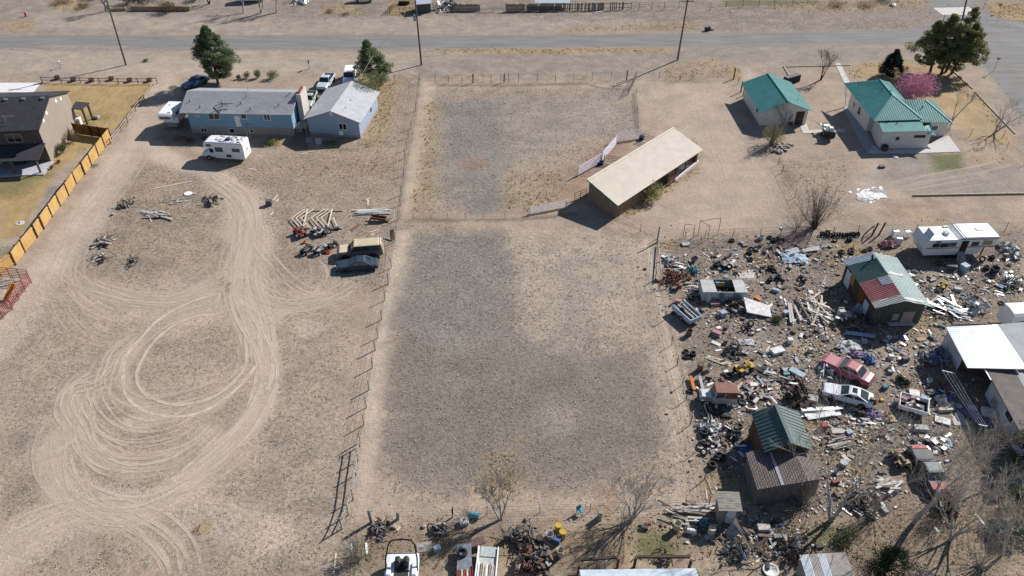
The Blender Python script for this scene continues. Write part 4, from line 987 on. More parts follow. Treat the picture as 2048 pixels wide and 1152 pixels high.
# ---- outhouse
o0 = thing('outhouse', 'small grey plank outhouse with a pale leaning door', 'outhouse', at(1448, 1040))
OW = mat('silvered_planks', (.33, .31, .27), .95, scale=3, c2=(.17, .155, .135), bump=.4, stretch=(.6, 4, 4))
oA, oB = at(1433, 1047), at(1463, 1048); ox = (oB - oA).normalized(); oy = Vector((-ox.y, ox.x, 0)); oC, oD = oB + oy * 1.35, oA + oy * 1.35
mb = MB(); board_wall(mb, oA, oB, 1.95, 1.95, .015, .2); board_wall(mb, oB, oC, 1.95, 2.2, .015, .2); board_wall(mb, oC, oD, 2.2, 2.2, .015, .2); board_wall(mb, oD, oA, 2.2, 1.95, .015, .2)
put(mb, 'wall', OW, o0)
mb = MB()
for k in range(8):
    t0, t1 = k / 8, (k + .94) / 8
    qa = lambda s, t: up(oA - ox * .15 - oy * .2 + ox * (s * 1.9) + oy * (t * 1.75), 2.02 + .26 * t + rnd.uniform(-.01, .01))
    mb.slab([qa(0, t0), qa(1, t0), qa(1, t1), qa(0, t1)], .035)
put(mb, 'roof', OW, o0)
od = put(wall_box(MB(), oA, oB, .62, .05, .72, 1.75, .06), 'door', mat('pale_blue_door', (.55, .60, .62), .7, var=.15), o0)
put(wall_box(MB(), oA, oB, .7, .9, .08, .1, .1), 'handle', DARKM, od)

# ---- white roofed trailer house on the right edge, its grey roof neighbour and brown roofed long part
t0_ = thing('house', 'ramshackle white building with bright white ribbed roof', 'house', at(1990, 740))
zW = 3.0
WR = mat('white_roof_metal', (.80, .81, .83), .35, .0, var=.05)
W0, W1, W2, W3 = at(1892, 654, zW), at(1989, 649, zW + .35), at(2047, 738, zW + .35), at(1935, 735.5, zW)
put(ribbed([W3, W2, W1, W0], .28, .08, .014, .08, along=W1 - W0), 'roof', WR, t0_)
PW = mat('off_white_panel', (.58, .58, .60), .7, scale=1, c2=(.42, .42, .44))
wa, wb_, wc = at(1882, 690), at(1914, 741), at(1986, 741)
dx_ = (W1 - W0).normalized(); wdm = wa + up(dx_, 0) * 7
put(walls([[wa, wb_, up(wb_, zW - .1), up(wa, zW - .1)], [wdm, wa, up(wa, zW - .1), up(wdm, zW)]]), 'wall', PW, t0_)
br_ = mat('dark_plank_wall', (.10, .075, .06), .9, var=.35, scale=1.5)
put(walls([[wb_, at(1990, 760), up(at(1990, 760), zW), up(wb_, zW - .1)]]), 'shed_wall', br_, t0_)
GR = mat('grey_roof_felt', (.31, .33, .34), .8, scale=.5, c2=(.25, .27, .28)); BRF_ = mat('brown_roof_felt', (.165, .145, .13), .9, scale=.8, c2=(.115, .10, .09), bump=.2)
t1_ = thing('house', 'long mobile home with worn brown and grey flat roof', 'house', at(2010, 820))
zT = 2.9
A0, A1 = at(1972, 737, zT), at(2062, 905, zT); acr = Vector((4.3, 1.2, 0)); ln = (A1 - A0)
put(MB().slab([A0, A1, A1 + acr * .62, A0 + acr * .62], .12), 'roof', BRF_, t1_)
put(MB().slab([A0 + acr * .62 + Vector((0, 0, .02)), A1 + acr * .62 + Vector((0, 0, .02)), A1 + acr * 1.5 + Vector((0, 0, .02)), A0 + acr * 1.5 + Vector((0, 0, .02))], .12), 'grey_roof', GR, t1_)
wl0, wl1 = at(1969, 790), at(2052, 944)
put(walls([[wl0, wl1, up(wl1, zT - .1), up(wl0, zT - .1)], [wl0 + acr * 1.4, wl0, up(wl0, zT - .1), up(wl0 + acr * 1.4, zT - .1)]]), 'wall', PW, t1_)
for s in (3.6, 7.4): window(t1_, wl0, wl1, s, 1.2, 1.4, .9)
for s, w, h in ((1.2, 1.2, 1.1), (5.8, .8, 1.6)): put(wall_box(MB(), wl0, wl1, s, .3, w, h, .03), 'rust_patch', mat('peeling_brown', (.22, .16, .13), .9, scale=3, c2=(.45, .42, .42)), t1_)
put(MB().bar(at(1969, 738, zT), at(1982, 760, zT), .1, .06), 'gutter', WLINE, t1_)
t2_ = thing('house', 'grey flat roof building beyond the white roofed building', 'house', at(2035, 700))
zG = 3.15
put(MB().slab([at(1990, 649, zG), at(2052, 741, zG), at(2160, 735, zG), at(2100, 640, zG)], .12), 'roof', GR, t2_)
put(MB().bar(at(1989.5, 649, zG + .02), at(2049, 738, zG + .02), .5, .06), 'roof_edge', WR, t2_)
gq = [at(2000, 690), at(2060, 770), at(2200, 765), at(2110, 668)]
put(walls([[gq[i], gq[(i + 1) % 4], up(gq[(i + 1) % 4], zG - .12), up(gq[i], zG - .12)] for i in range(4)]), 'wall', PW, t2_)
# box trailer
x0_ = thing('box_trailer', 'white box trailer with rounded roof behind the white roofed building', 'trailer', at(2010, 645))
xa, xb = at(1988, 640), at(2012, 668); xd = Vector((1, .06, 0)).normalized(); LX = 6.5; zX = 2.6
q0, q1 = xa, xb
def xr(p): return [p + (q1 - q0) * 0 for p in [p]]
prof = []
dX = (q1 - q0)
for s, z in ((0, .5), (0, zX - .25), (.12, zX), (.5, zX + .12), (.88, zX), (1, zX - .25), (1, .5)): prof.append((s, z))
mb = MB(); mb.loft([[up(q0 + dX * s + xd * t, z) for s, z in reversed(prof)] for t in (0, LX)]); put(mb, 'body', WHITE, x0_)
for s in (.0, 1.):
    p = q0 + dX * s + xd * 3.2; put(MB().lathe([(.12, -.1), (.36, -.1), (.36, .1), (.12, .1), (.12, -.1)], 14, up(p, .36), 'y'), 'wheel', mat('rubber', (.025, .025, .027), .85), x0_)

# ---- sheds cut by the lower edge
y0 = thing('shed', 'low shed roof of worn pale metal sheets under the big bare trees', 'shed', at(1655, 1160))
zY = 2.2
Y0, Y1, Y2, Y3 = at(1599, 1110, zY), at(1691, 1104, zY), at(1722, 1185, zY - .5), at(1622, 1190, zY - .5)
for s0_, s1_, m_ in ((0, .2, PALEM), (.2, .38, mat('worn_sheet', (.42, .38, .35), .6, scale=2, c2=(.30, .27, .25))), (.38, .55, PALEM), (.55, 1., _mats['worn_sheet'])):
    L2 = lambda a, b, s: a + (b - a) * s
    put(ribbed([L2(Y3, Y2, s0_), L2(Y3, Y2, s1_), L2(Y0, Y1, s1_), L2(Y0, Y1, s0_)], .12, .05, .02, .03), 'roof_sheet', m_, y0)
yb = [inset(p, (Y0 + Y2) / 2, .08) for p in (Y3, Y2, Y1, Y0)]
put(walls([[yb[i], yb[(i + 1) % 4], up(yb[(i + 1) % 4], zY - (.6 if i == 0 else .3)), up(yb[i], zY - .6)] for i in range(4)]), 'wall', GREYWOOD, y0)
z0_ = thing('greenhouse', 'long low tunnel under a pale blue grey sheet, fenced by dark beams', 'greenhouse', at(1275, 1175))
SHEET = mat('cloudy_plastic', (.46, .52, .58), .35, scale=1.2, c2=(.34, .40, .46))
zc = 1.5; P0, P1 = at(1160, 1146, zc), at(1392, 1143, zc); mb = MB(); rows = []
for k in range(9):
    t = k / 8; rows.append([up(P0 + (P1 - P0) * s + Vector((0, -5.0 * t + .25, 0)), zc + 1.1 * math.sin(math.pi * min(1, .1 + t * .8)) - .3) for s in [i / 24 for i in range(25)]])
mb.grid(rows); put(mb, 'cover', SHEET, z0_, True)
mb = MB()
for k in range(9): s = k / 8; mb.bar(up(P0 + (P1 - P0) * s + Vector((0, .3, 0)), 0), up(P0 + (P1 - P0) * s + Vector((0, .24, 0)), zc), .06)
put(mb, 'hoop', WLINE, z0_)
# ---------------------------------------------------------------- vehicles (local axes: x forward, z up, wheels on z = 0)
RUBBER = mat('rubber', (.025, .025, .027), .85)
RIM = mat('wheel_metal', (.33, .33, .34), .4, .6)
CGLASS = glass('car_glass', (.02, .03, .035), .06)
LAMP = mat('lamp_lens', (.65, .66, .66), .2, var=.1); REDLENS = mat('red_lens', (.35, .02, .02), .25); BLACKP = mat('black_plastic', (.03, .03, .032), .55)
def wheel(parent, x, y, r, w=.2, rim=None):
    s = 1 if y > 0 else -1
    t = MB().lathe([(r * .55, -w / 2), (r * .92, -w / 2), (r, -w * .3), (r, w * .3), (r * .92, w / 2), (r * .55, w / 2)], 18, (0, 0, 0), 'y').build('wheel', RUBBER, parent); t.location = (x, y, r)
    q = MB().lathe([(.0, w * .40 * s), (r * .25, w * .42 * s), (r * .35, w * .3 * s), (r * .52, w * .38 * s), (r * .58, w * .5 * s)], 14, (0, 0, 0), 'y').build('rim', rim or RIM, t, True)
    return t
def quad_glass(parent, q, m, name='window', t=.015, mg=(.1, .1, .12, .12), s0=0., s1=1.):
    """pane on the face q (bl, br, tr, tl) between s0 and s1 along it; margins left, right, bottom, top in metres"""
    bl, br, tr, tl = [Vector(p) for p in q]
    f = lambda s, t_: (bl + (br - bl) * s) * (1 - t_) + (tl + (tr - tl) * s) * t_
    W = max((br - bl).length, .01); H_ = max((tl - bl).length, .01)
    a0, a1 = s0 + mg[0] / W, s1 - mg[1] / W; b0, b1 = mg[2] / H_, 1 - mg[3] / H_
    P = [f(a0, b0), f(a1, b0), f(a1, b1), f(a0, b1)]
    n = (P[1] - P[0]).cross(P[3] - P[0]).normalized()
    return MB().loft([[p - n * .02 for p in P], [p + n * t for p in P]]).build(name, m, parent)
def car(name, label, cat, p, rz, L=4.7, W=1.8, H=1.42, paint=None, hood=.80, deck=.88, belt=.92, sill=.22, cab=(.75, -1.75), top=(.05, -1.15), roofm=None, r=.32, wx=(1.42, -1.35), nw=2, bed=None, deckm=None, hoodm=None, glassm=None, rear_glass=True, group=None, cw=.9, tw=.74):
    t = thing(name, label, cat, p, rz, group)
    G_ = glassm or CGLASS; h = W / 2; xf, xr = L / 2, -L / 2
    def ring(x, w, zb, zt, e=.1): return [(x, -w * .88, zb), (x, w * .88, zb), (x, w, zb + .16), (x, w * .985, zt - e), (x, w * .84, zt), (x, -w * .84, zt), (x, -w * .985, zt - e), (x, -w, zb + .16)]
    c0, c1 = cab
    st = [(xf, h * .80, sill + .16, hood - .22), (xf - .10, h * .9, sill + .06, hood - .09), (xf - .5, h * .97, sill, hood - .01), (c0 + .2, h, sill, hood + .05), (c0, h, sill, belt), ((c0 + c1) / 2, h, sill, belt + .02)]
    if bed: st += [(c1, h, sill + .12, belt), (c1 - .01, h, sill + .12, belt - .42), (xr + .03, h, sill + .2, belt - .42), (xr, h * .98, sill + .2, belt - .42)]
    else: st += [(c1, h, sill, max(belt, deck)), (xr + .5 if c1 > xr + .55 else xr + .2, h * .98, sill, deck), (xr + .1, h * .92, sill + .06, deck - .05), (xr, h * .82, sill + .18, deck - .2)]
    body = MB().loft([ring(*s) for s in st]).build('body', paint, t, False)
    if bed:
        mb = MB()
        for s in (-1, 1): mb.bbox(((c1 + xr) / 2, s * (h - .07), belt - .2), (c1 - xr - .02, .14, .46), .03)
        mb.bbox((xr + .05, 0, belt - .2), (.1, W - .3, .46), .02)
        mb.build('bed', paint, t)
        MB().box(((c1 + xr) / 2, 0, belt - .40), (c1 - xr - .1, W - .3, .03)).build('bed_liner', BLACKP, t)
    # cabin
    a, b = c0, c1; ta, tb = top; w0, w1 = h * cw, h * tw; zb, zt = belt - .03, H
    base = [(a, -w0, zb), (a, w0, zb), (b, w0, zb), (b, -w0, zb)]; tp = [(ta, -w1, zt - .06), (ta, w1, zt - .06), (tb, w1, zt - .06), (tb, -w1, zt - .06)]
    tp2 = [(ta - .16, -w1 + .14, zt), (ta - .16, w1 - .14, zt), (tb + .16, w1 - .14, zt), (tb + .16, -w1 + .14, zt)]
    cabin = MB().loft([base, tp], False, False).build('pillars', paint, t)
    MB().loft([tp, tp2], True, True).build('roof', roofm or paint, t)
    quad_glass(t, [base[0], base[1], tp[1], tp[0]], G_, 'windscreen', mg=(.10, .10, .05, .05))
    if rear_glass: quad_glass(t, [base[2], base[3], tp[3], tp[2]], G_, 'rear_window', mg=(.12, .12, .06, .06))
    for k in range(nw):
        quad_glass(t, [base[1], base[2], tp[2], tp[1]], G_, 'side_window', mg=(.12 if k == 0 else .04, .12 if k == nw - 1 else .04, .06, .06), s0=k / nw, s1=(k + 1) / nw)
        quad_glass(t, [base[3], base[0], tp[0], tp[3]], G_, 'side_window', mg=(.12 if k == 0 else .04, .12 if k == nw - 1 else .04, .06, .06), s0=k / nw, s1=(k + 1) / nw)
    for x in wx:
        for s in (-1, 1):
            arch = MB().lathe([(0.01, 0), (r * 1.22, 0), (r * 1.22, -.05)], 16, (x, s * (h + .004), r * 1.02), 'y').build('wheel_arch', BLACKP, t)
            wheel(t, x, s * (h - .08), r)
    for s in (-1, 1):
        MB().bbox((xf - .05, s * h * .6, hood - .24), (.12, .38, .13), .02).build('headlight', LAMP, t)
        MB().bbox((xr + .05, s * h * .62, (deck if not bed else belt) - .22), (.12, .34, .14), .02).build('taillight', REDLENS, t)
        MB().bbox((c0 - .25, s * (h + .09), belt + .05), (.1, .2, .13), .02).build('mirror', BLACKP, t)
    MB().bbox((xf + .0, 0, sill + .18), (.14, W * .9, .16), .03).build('bumper', deckm or BLACKP, t); MB().bbox((xr, 0, sill + .2), (.14, W * .9, .16), .03).build('bumper', deckm or BLACKP, t)
    if hoodm: MB().slab([(xf - .35, -h * .78, hood + .004), (xf - .35, h * .78, hood + .004), (c0 + .22, h * .8, hood + .065), (c0 + .22, -h * .8, hood + .065)], .01).build('bonnet', hoodm, t)
    return t
def place2(a, b):
    A, B = at(*a), at(*b); return (A + B) / 2, math.atan2(B.y - A.y, B.x - A.x)
def paint(name, c, rough=.32, var=.12): return mat(name, c, rough, .0, var=var, scale=1.3, spec=.5)
# dark blue saloon, tan wagon
p, a = place2((757, 533), (674, 539))
car('saloon_car', 'dark blue saloon car with open rear window, beside the tan wagon', 'car', p, a, 4.75, 1.78, 1.38, mat('slate_blue_paint', (.030, .052, .082), .5, spec=.3), deck=.86, top=(.1, -.95), cab=(.85, -1.6))
p, a = place2((767, 506), (676, 513))
TANP = paint('tan_paint', (.64, .54, .38), .5); BRN = paint('brown_grey_paint', (.135, .11, .09), .5)
sub = car('wagon_car', 'tan and brown old station wagon behind the dark blue car', 'car', p, a, 5.45, 1.98, 1.85, BRN, hood=1.08, deck=1.12, belt=1.12, sill=.32, cab=(1.15, -2.55), top=(.65, -2.35), roofm=TANP, r=.38, wx=(1.75, -1.55), nw=3, hoodm=TANP, deckm=METAL, tw=.8)
mb = MB()
for k in range(9): mb.box((-1.0, -.62 + .155 * k, 1.855), (2.6, .03, .02))
mb.build('roof_ribs', TANP, sub)
MB().loft([[(-2.735, -.82, 1.02), (-2.735, .82, 1.02), (-2.60, .78, 1.02), (-2.60, -.78, 1.02)], [(-2.56, -.72, 1.80), (-2.56, .72, 1.80), (-2.42, .7, 1.80), (-2.42, -.7, 1.80)]]).build('tailgate', TANP, sub)
for s in (-1, 1): quad_glass(sub, [(-2.735, s * .1 + .3 * (s - 0) + .26, 1.05), (-2.735, s * .1 + .3 * s - .26, 1.05), (-2.565, s * .38 - .22, 1.75), (-2.565, s * .38 + .22, 1.75)], CGLASS, 'tailgate_window', mg=(.05, .05, .12, .05))
# junk yard cars
p, a = place2((1744, 772), (1641, 722))
MAR = paint('faded_maroon_paint', (.33, .085, .115), .4)
red = car('saloon_car', 'faded maroon saloon car with crushed rear next to the white coupe', 'car', p, a, 5.0, 1.85, 1.42, MAR, cab=(.8, -1.7), top=(.1, -1.05), deck=.92, hood=.85, hoodm=paint('chalky_maroon', (.40, .15, .175), .6))
p, a = place2((1746, 812), (1640, 783))
CWH = paint('white_car_paint', (.70, .74, .78), .25, .05)
wht = car('coupe_car', 'white two-door coupe with a black sunroof', 'car', p, a, 4.6, 1.76, 1.33, CWH, cab=(.75, -1.85), top=(.0, -.95), deck=.93, hood=.80, nw=2)
MB().slab([(-.25, -.36, 1.345), (-.25, .36, 1.345), (-.7, .36, 1.345), (-.7, -.36, 1.345)], .02).build('sunroof', CGLASS, wht)
cr = thing('crate', 'small black crate resting on the boot of the white coupe', 'crate', p + Vector((math.cos(a) * -1.95 + .1, math.sin(a) * -1.95 - .35, .95)), a)
MB().bbox((0, 0, .12), (.5, .4, .24), .02).build('box', BLACKP, cr); MB().box((0, 0, .25), (.36, .28, .03)).build('lid', mat('olive_plastic', (.22, .20, .08), .7), cr)
# old jeep with rusty hard top
p, a = place2((1466, 803), (1400, 801))
jt = thing('jeep', 'small old jeep with grey hood and rusty brown roof', 'jeep', p, a)
JG = paint('grey_jeep_paint', (.40, .42, .41), .5, .3); JW = paint('pale_hood_paint', (.62, .66, .64), .5); RUST = mat('rust', (.20, .085, .055), .9, scale=2.5, c2=(.125, .05, .035), bump=.2)
RROOF = mat('rusty_roof', (.25, .125, .095), .8, scale=1.2, c2=(.19, .09, .07))
MB().loft([[(x, -w, .42), (x, w, .42), (x, w, z - .05), (x, w - .05, z), (x, -w + .05, z), (x, -w, z - .05)] for x, w, z in ((1.68, .42, .95), (1.55, .46, 1.02), (.65, .58, 1.1), (.62, .74, 1.1), (-1.68, .76, 1.1))]).build('body', JG, jt)
MB().slab([(1.58, -.44, 1.045), (1.58, .44, 1.045), (.68, .56, 1.12), (.68, -.56, 1.12)], .03).build('bonnet', JW, jt)
for s in (-1, 1):
    MB().bbox((1.22, s * .62, .80), (.85, .34, .06), .02).build('wing', JG, jt)
    MB().lathe([(.01, .06), (.1, .06), (.11, 0)], 12, (1.66, s * .30, .86), 'x').build('headlight', LAMP, jt)
    for x in (1.15, -1.0): wheel(jt, x, s * .64, .38, .2, WHITE)
cb = [(.55, -.72, 1.1), (.55, .72, 1.1), (-1.66, .72, 1.1), (-1.66, -.72, 1.1)]; ct_ = [(.30, -.68, 1.78), (.30, .68, 1.78), (-1.64, .68, 1.78), (-1.64, -.68, 1.78)]
MB().loft([cb, ct_], False, False).build('cab', JG, jt)
MB().loft([[(.42, -.74, 1.78), (.42, .74, 1.78), (-1.72, .74, 1.78), (-1.72, -.74, 1.78)], [(.38, -.68, 1.86), (.38, .68, 1.86), (-1.68, .68, 1.86), (-1.68, -.68, 1.86)]]).build('roof', RROOF, jt)
quad_glass(jt, [cb[0], cb[1], ct_[1], ct_[0]], CGLASS, 'windscreen', mg=(.1, .1, .08, .08))
for b0_, b1_, t0_x, t1_x in ((1, 2, 1, 2), (3, 0, 3, 0)):
    A_, B_, C_, D_ = cb[b0_], cb[b1_], ct_[b1_], ct_[b0_]
    quad_glass(jt, [A_, B_, C_, D_], CGLASS, 'side_window', s0=0. if b0_ == 1 else .55, s1=.45 if b0_ == 1 else 1., mg=(.12, .08, .1, .08))
    quad_glass(jt, [A_, B_, C_, D_], RUST, 'rust_panel', s0=.45 if b0_ == 1 else 0., s1=1. if b0_ == 1 else .5, mg=(.05, .02, .0, .05), t=.01)
# burnt long wagon under the bare trees, red ends
p, a = place2((1874, 985), (1834, 908))
GRP = mat('dull_black_paint', (.10, .105, .105), .6, scale=1.2, c2=(.06, .06, .062)); FRED = mat('faded_red_paint', (.36, .085, .075), .6, scale=2, c2=(.24, .06, .06))
bw = car('saloon_car', 'derelict grey car with red front and red rear, beneath bare twigs', 'car', p, a, 5.2, 1.85, 1.40, GRP, roofm=mat('grey_dead_roof', (.24, .25, .25), .7), cab=(.8, -1.6), top=(.1, -1.0), deck=.9)
MB().slab([(2.5, -.6, .80), (2.5, .6, .80), (2.05, .7, .835), (2.05, -.7, .835)], .03).build('red_nose', FRED, bw)
MB().slab([(-1.8, -.78, .935), (-1.8, .78, .935), (-2.45, .74, .90), (-2.45, -.74, .90)], .03).build('red_boot', FRED, bw)
# cars by the blue house
p, a = place2((660, 160), (645, 184))
PK = paint('silver_grey_paint', (.50, .56, .62), .3)
car('pickup', 'silver pickup with dark empty bed parked behind the blue garage', 'pickup', p, a, 5.5, 1.95, 1.78, PK, hood=1.1, belt=1.12, deck=1.1, sill=.36, cab=(1.05, -.75), top=(.45, -.55), r=.39, wx=(1.75, -1.75), nw=2, bed=True)
p, a = place2((703, 148), (697, 178))
van = car('van', 'tall white van with rear doors, parked beneath the pine by the garage', 'van', p, a, 5.0, 1.95, 2.0, paint('bright_white_paint', (.80, .81, .83), .35, .03), hood=1.15, deck=1.2, belt=1.2, sill=.34, cab=(1.2, -2.4), top=(.6, -2.3), r=.36, wx=(1.6, -1.5), nw=3, tw=.85)
p, a = place2((626, 192), (613, 224))
car('pickup', 'pale green old pickup squeezed between the blue house and the garage', 'pickup', p, a, 5.2, 1.85, 1.7, paint('pale_green_paint', (.38, .44, .38), .45), hood=1.05, belt=1.08, deck=1.08, sill=.36, cab=(1.0, -.7), top=(.4, -.5), r=.37, wx=(1.65, -1.65), nw=2, bed=True)
p, a = place2((410, 163), (374, 178))
car('saloon_car', 'blue saloon car in the shade of the big pine behind the blue house', 'car', p, a, 4.7, 1.78, 1.42, paint('deep_blue_paint', (.055, .12, .26), .3), hood=.82)
# motorhome
p, a = place2((503, 318), (408, 312))
mh = thing('motorhome', 'white motorhome with peeling patched roof in front of the blue house', 'motorhome', p, a)
MHW = mat('motorhome_white', (.72, .72, .72), .5, var=.06, scale=.8)
def rr(x, w, z0, z1): return [(x, -w, z0), (x, w, z0), (x, w, z1 - .12), (x, w - .12, z1), (x, -w + .12, z1), (x, -w, z1 - .12)]
MB().loft([rr(-3.2, 1.1, .55, 2.85), rr(-3.1, 1.15, .5, 2.95), (rr(1.2, 1.15, .5, 2.95))]).build('body', MHW, mh)
MB().loft([rr(1.2, 1.14, 1.95, 2.95), rr(2.2, 1.12, 1.95, 2.88), rr(2.65, 1.0, 2.05, 2.62)]).build('overcab', MHW, mh)
MB().loft([rr(1.2, .98, .55, 1.94), rr(1.9, .96, .55, 1.94), rr(2.25, .94, .55, 1.2), rr(3.1, .9, .55, 1.1), rr(3.25, .85, .6, .95)]).build('cab', MHW, mh)
quad_glass(mh, [(2.22, -.88, 1.24), (2.22, .88, 1.24), (1.92, .86, 1.9), (1.92, -.86, 1.9)], CGLASS, 'windscreen')
for s in (1, -1):
    def sidew(x0, x1, z0, z1, y): 
        q = [(x0, y, z0), (x1, y, z0), (x1, y, z1), (x0, y, z1)] if s < 0 else [(x1, y, z0), (x0, y, z0), (x0, y, z1), (x1, y, z1)]
        quad_glass(mh, q, CGLASS, 'side_window', mg=(.03,) * 4)
    sidew(1.3, 1.95, 1.2, 1.85, s * .97); sidew(-.2, 1.0, 1.5, 2.25, s * 1.15); sidew(1.4, 2.2, 2.25, 2.65, s * 1.125); sidew(-2.7, -1.5, 1.6, 2.2, s * 1.15)
    for x in (2.2, -1.9): wheel(mh, x, s * .95, .38, .25)
MB().box((-.9, 1.16, .95), (.7, .04, .4)).build('hatch', BLACKP, mh)
quad_glass(mh, [(-3.215, .3, 1.4), (-3.215, -.5, 1.4), (-3.13, -.5, 2.2), (-3.13, .3, 2.2)], mat('brown_trim', (.12, .08, .06), .7), 'rear_panel')
PEEL = mat('peeling_roof', (.74, .75, .76), .6, scale=2.0, c2=(.10, .105, .12), detail=9, ramp=(.46, .54))
MB().slab([(-3.0, -.95, 2.965), (-3.0, .95, 2.965), (1.1, .95, 2.965), (1.1, -.95, 2.965)], .01).build('roof', PEEL, mh)
MB().bbox((-.8, .1, 3.08), (.7, .6, .22), .05).build('air_conditioner', mat('dark_blue_vent', (.06, .07, .12), .5), mh)
MB().bbox((-2.2, -.2, 3.02), (.4, .4, .1), .03).build('roof_hatch', WHITE, mh)
# truck camper, overcab towards the viewer
cp = thing('truck_camper', 'white truck camper on legs standing against the blue house', 'camper', at(351, 252), R(-94))
CPW = mat('camper_white', (.74, .75, .76), .5, var=.06)
MB().loft([rr(-2.0, 1.15, 1.0, 3.1), rr(.9, 1.15, 1.0, 3.1)]).build('body', CPW, cp)
MB().loft([rr(.9, 1.14, 2.0, 3.1), rr(2.0, 1.12, 2.0, 3.05), rr(2.3, 1.05, 2.1, 2.85)]).build('overcab', CPW, cp)
quad_glass(cp, [(2.24, -.85, 2.25), (2.24, .85, 2.25), (2.24, .85, 2.65), (2.24, -.85, 2.65)], CGLASS, 'front_window', t=.08, mg=(.02,) * 4)
quad_glass(cp, [(1.2, -1.13, 2.3), (2.0, -1.13, 2.3), (2.0, -1.13, 2.7), (1.2, -1.13, 2.7)], CGLASS, 'side_window', t=.03, mg=(.02,) * 4); quad_glass(cp, [(1.0, 1.16, 2.3), (.0, 1.16, 2.3), (.0, 1.16, 2.75), (1.0, 1.16, 2.75)], CGLASS, 'side_window', mg=(.02,) * 4)
for x in (-1.7, .7):
    for s in (-1, 1): MB().bar((x, s * 1.2, 0), (x, s * 1.2, 1.6), .08).build('jack_leg', METAL, cp)
MB().bbox((1.5, .55, 3.13), (.45, .45, .1), .03).build('roof_hatch', WHITE, cp); MB().bbox((-.9, -.3, 3.13), (.5, .4, .12), .03).build('roof_vent', WHITE, cp)
mb = MB().box((-.6, 0, .6), (3.0, 1.6, .6)); mb.build('lower_box', mat('camper_base', (.30, .30, .31), .7), cp)
# long white fifth-wheel trailer
zr_ = 3.0
q0, q1, q2 = at(1859.7, 477, zr_), at(1998.7, 473.3, zr_), at(1844, 450.5, zr_)
ua = (q1 - q0).normalized(); LT_ = (q1 - q0).length; WT_ = (q2 - q0).length
lt = thing('fifth_wheel_trailer', 'long white caravan trailer with stripe and raised right end', 'caravan', up((q0 + q1) / 2, 0), math.atan2(ua.y, ua.x))
hl = LT_ / 2; TRW = mat('caravan_white', (.70, .70, .70), .5, var=.08, scale=.6, c2=(.60, .60, .59)); ROOFW = mat('caravan_roof', (.80, .80, .84), .45, var=.06)
xm = -hl + LT_ * .49
def bxw(x0, x1, z0, z1, nm, m): return MB().loft([[(x0, 0, z0), (x1, 0, z0), (x1, WT_, z0), (x0, WT_, z0)], [(x0, 0, z1), (x1, 0, z1), (x1, WT_, z1), (x0, WT_, z1)]]).build(nm, m, lt)
MB().loft([[(-hl, y, .55) if 0 else (-hl - .0, y, .55), (xm, y, .55), (xm, y, zr_ - .3), (-hl, y, zr_ - .3), (-hl - .45, y, 1.7)] for y in (0, WT_)][::-1]).build('body', TRW, lt)
MB().loft([[(xm, y, .55), (xm + 2.4, y, .55), (xm + 2.9, y, 1.5), (hl, y, 1.5), (hl, y, zr_), (xm, y, zr_)] for y in (.01, WT_ - .01)][::-1]).build('raised_body', TRW, lt)
MB().slab([(-hl - .02, -.03, zr_ - .26), (xm - .6, -.03, zr_ - .26), (xm - .6, WT_ + .03, zr_ - .26), (-hl - .02, WT_ + .03, zr_ - .26)], .05).build('roof', ROOFW, lt)
MB().slab([(xm + .3, -.03, zr_ + .05), (hl + .02, -.03, zr_ + .05), (hl + .02, WT_ + .03, zr_ + .05), (xm + .3, WT_ + .03, zr_ + .05)], .05).build('roof', ROOFW, lt)
MB().slab([(xm - .6, -.03, zr_ - .25), (xm + .3, -.03, zr_ + .05), (xm + .3, WT_ + .03, zr_ + .05), (xm - .6, WT_ + .03, zr_ - .25)], .05).build('roof', mat('ribbed_grey_white', (.56, .56, .58), .5), lt)
STRIPE = mat('tan_stripe', (.36, .24, .14), .6)
for x0, x1, z in ((-hl, xm, 1.55), (xm, hl, 1.62)): MB().box(((x0 + x1) / 2, 0, z), (x1 - x0 - .01, .03, .16)).build('stripe', STRIPE, lt)
MB().box(((xm + hl) / 2, .01, 2.72), (hl - xm, .04, .12)).build('stripe', mat('mauve_trim', (.25, .17, .20), .6), lt)
def tw_(x, z, w, h, m=None): 
    f = MB().box((x + w / 2, -.01, z + h / 2), (w + .1, .06, h + .1)).build('window', METAL, lt); MB().box((x + w / 2, -.03, z + h / 2), (w, .06, h)).build('pane', m or CGLASS, f)
tw_(-hl + .7, 1.75, .75, .5); tw_(-hl + 1.6, 1.75, .9, .5); tw_(xm - 1.5, 1.8, .9, .5); tw_(xm + 1.3, 1.8, .8, .5); tw_(hl - 1.6, 1.9, 1.0, .55, mat('tan_blind', (.33, .25, .15), .7)); tw_(-hl + 1.0, 2.4, .5, .15)
MB().box((xm + .45, -.01, 1.5), (.8, .06, 2.0)).build('doorway', mat('dark_opening', (.025, .018, .015), .9), lt)
MB().box((-hl - .32, 1.0, 1.75), (.1, 1.4, .8)).build('front_window', mat('pale_cover', (.62, .63, .66), .6), lt).rotation_euler = (0, R(18), 0)
MB().bbox((-hl + 2.6, WT_ * .45, zr_ - .08), (.5, .7, .3), .04, tilt=(0, -.3)).build('roof_vent', WHITE, lt); MB().bbox((hl - 1.7, WT_ * .55, zr_ + .09), (.75, .7, .08), .02).build('roof_hatch', WHITE, lt); MB().bbox((-hl + 3.2, WT_ * .95, zr_ - .2), (.7, .25, .14), .04).build('roof_vent', METAL, lt)
for x in (-1.2, -.3):
    wheel(lt, x, .12, .36); wheel(lt, x, WT_ - .12, .36)
for x in (hl - .9,): MB().bar((x, .5, 0), (x, .5, 1.5), .1).build('jack_leg', DARKM, lt); MB().bar((x, WT_ - .5, 0), (x, WT_ - .5, 1.5), .1).build('jack_leg', DARKM, lt)
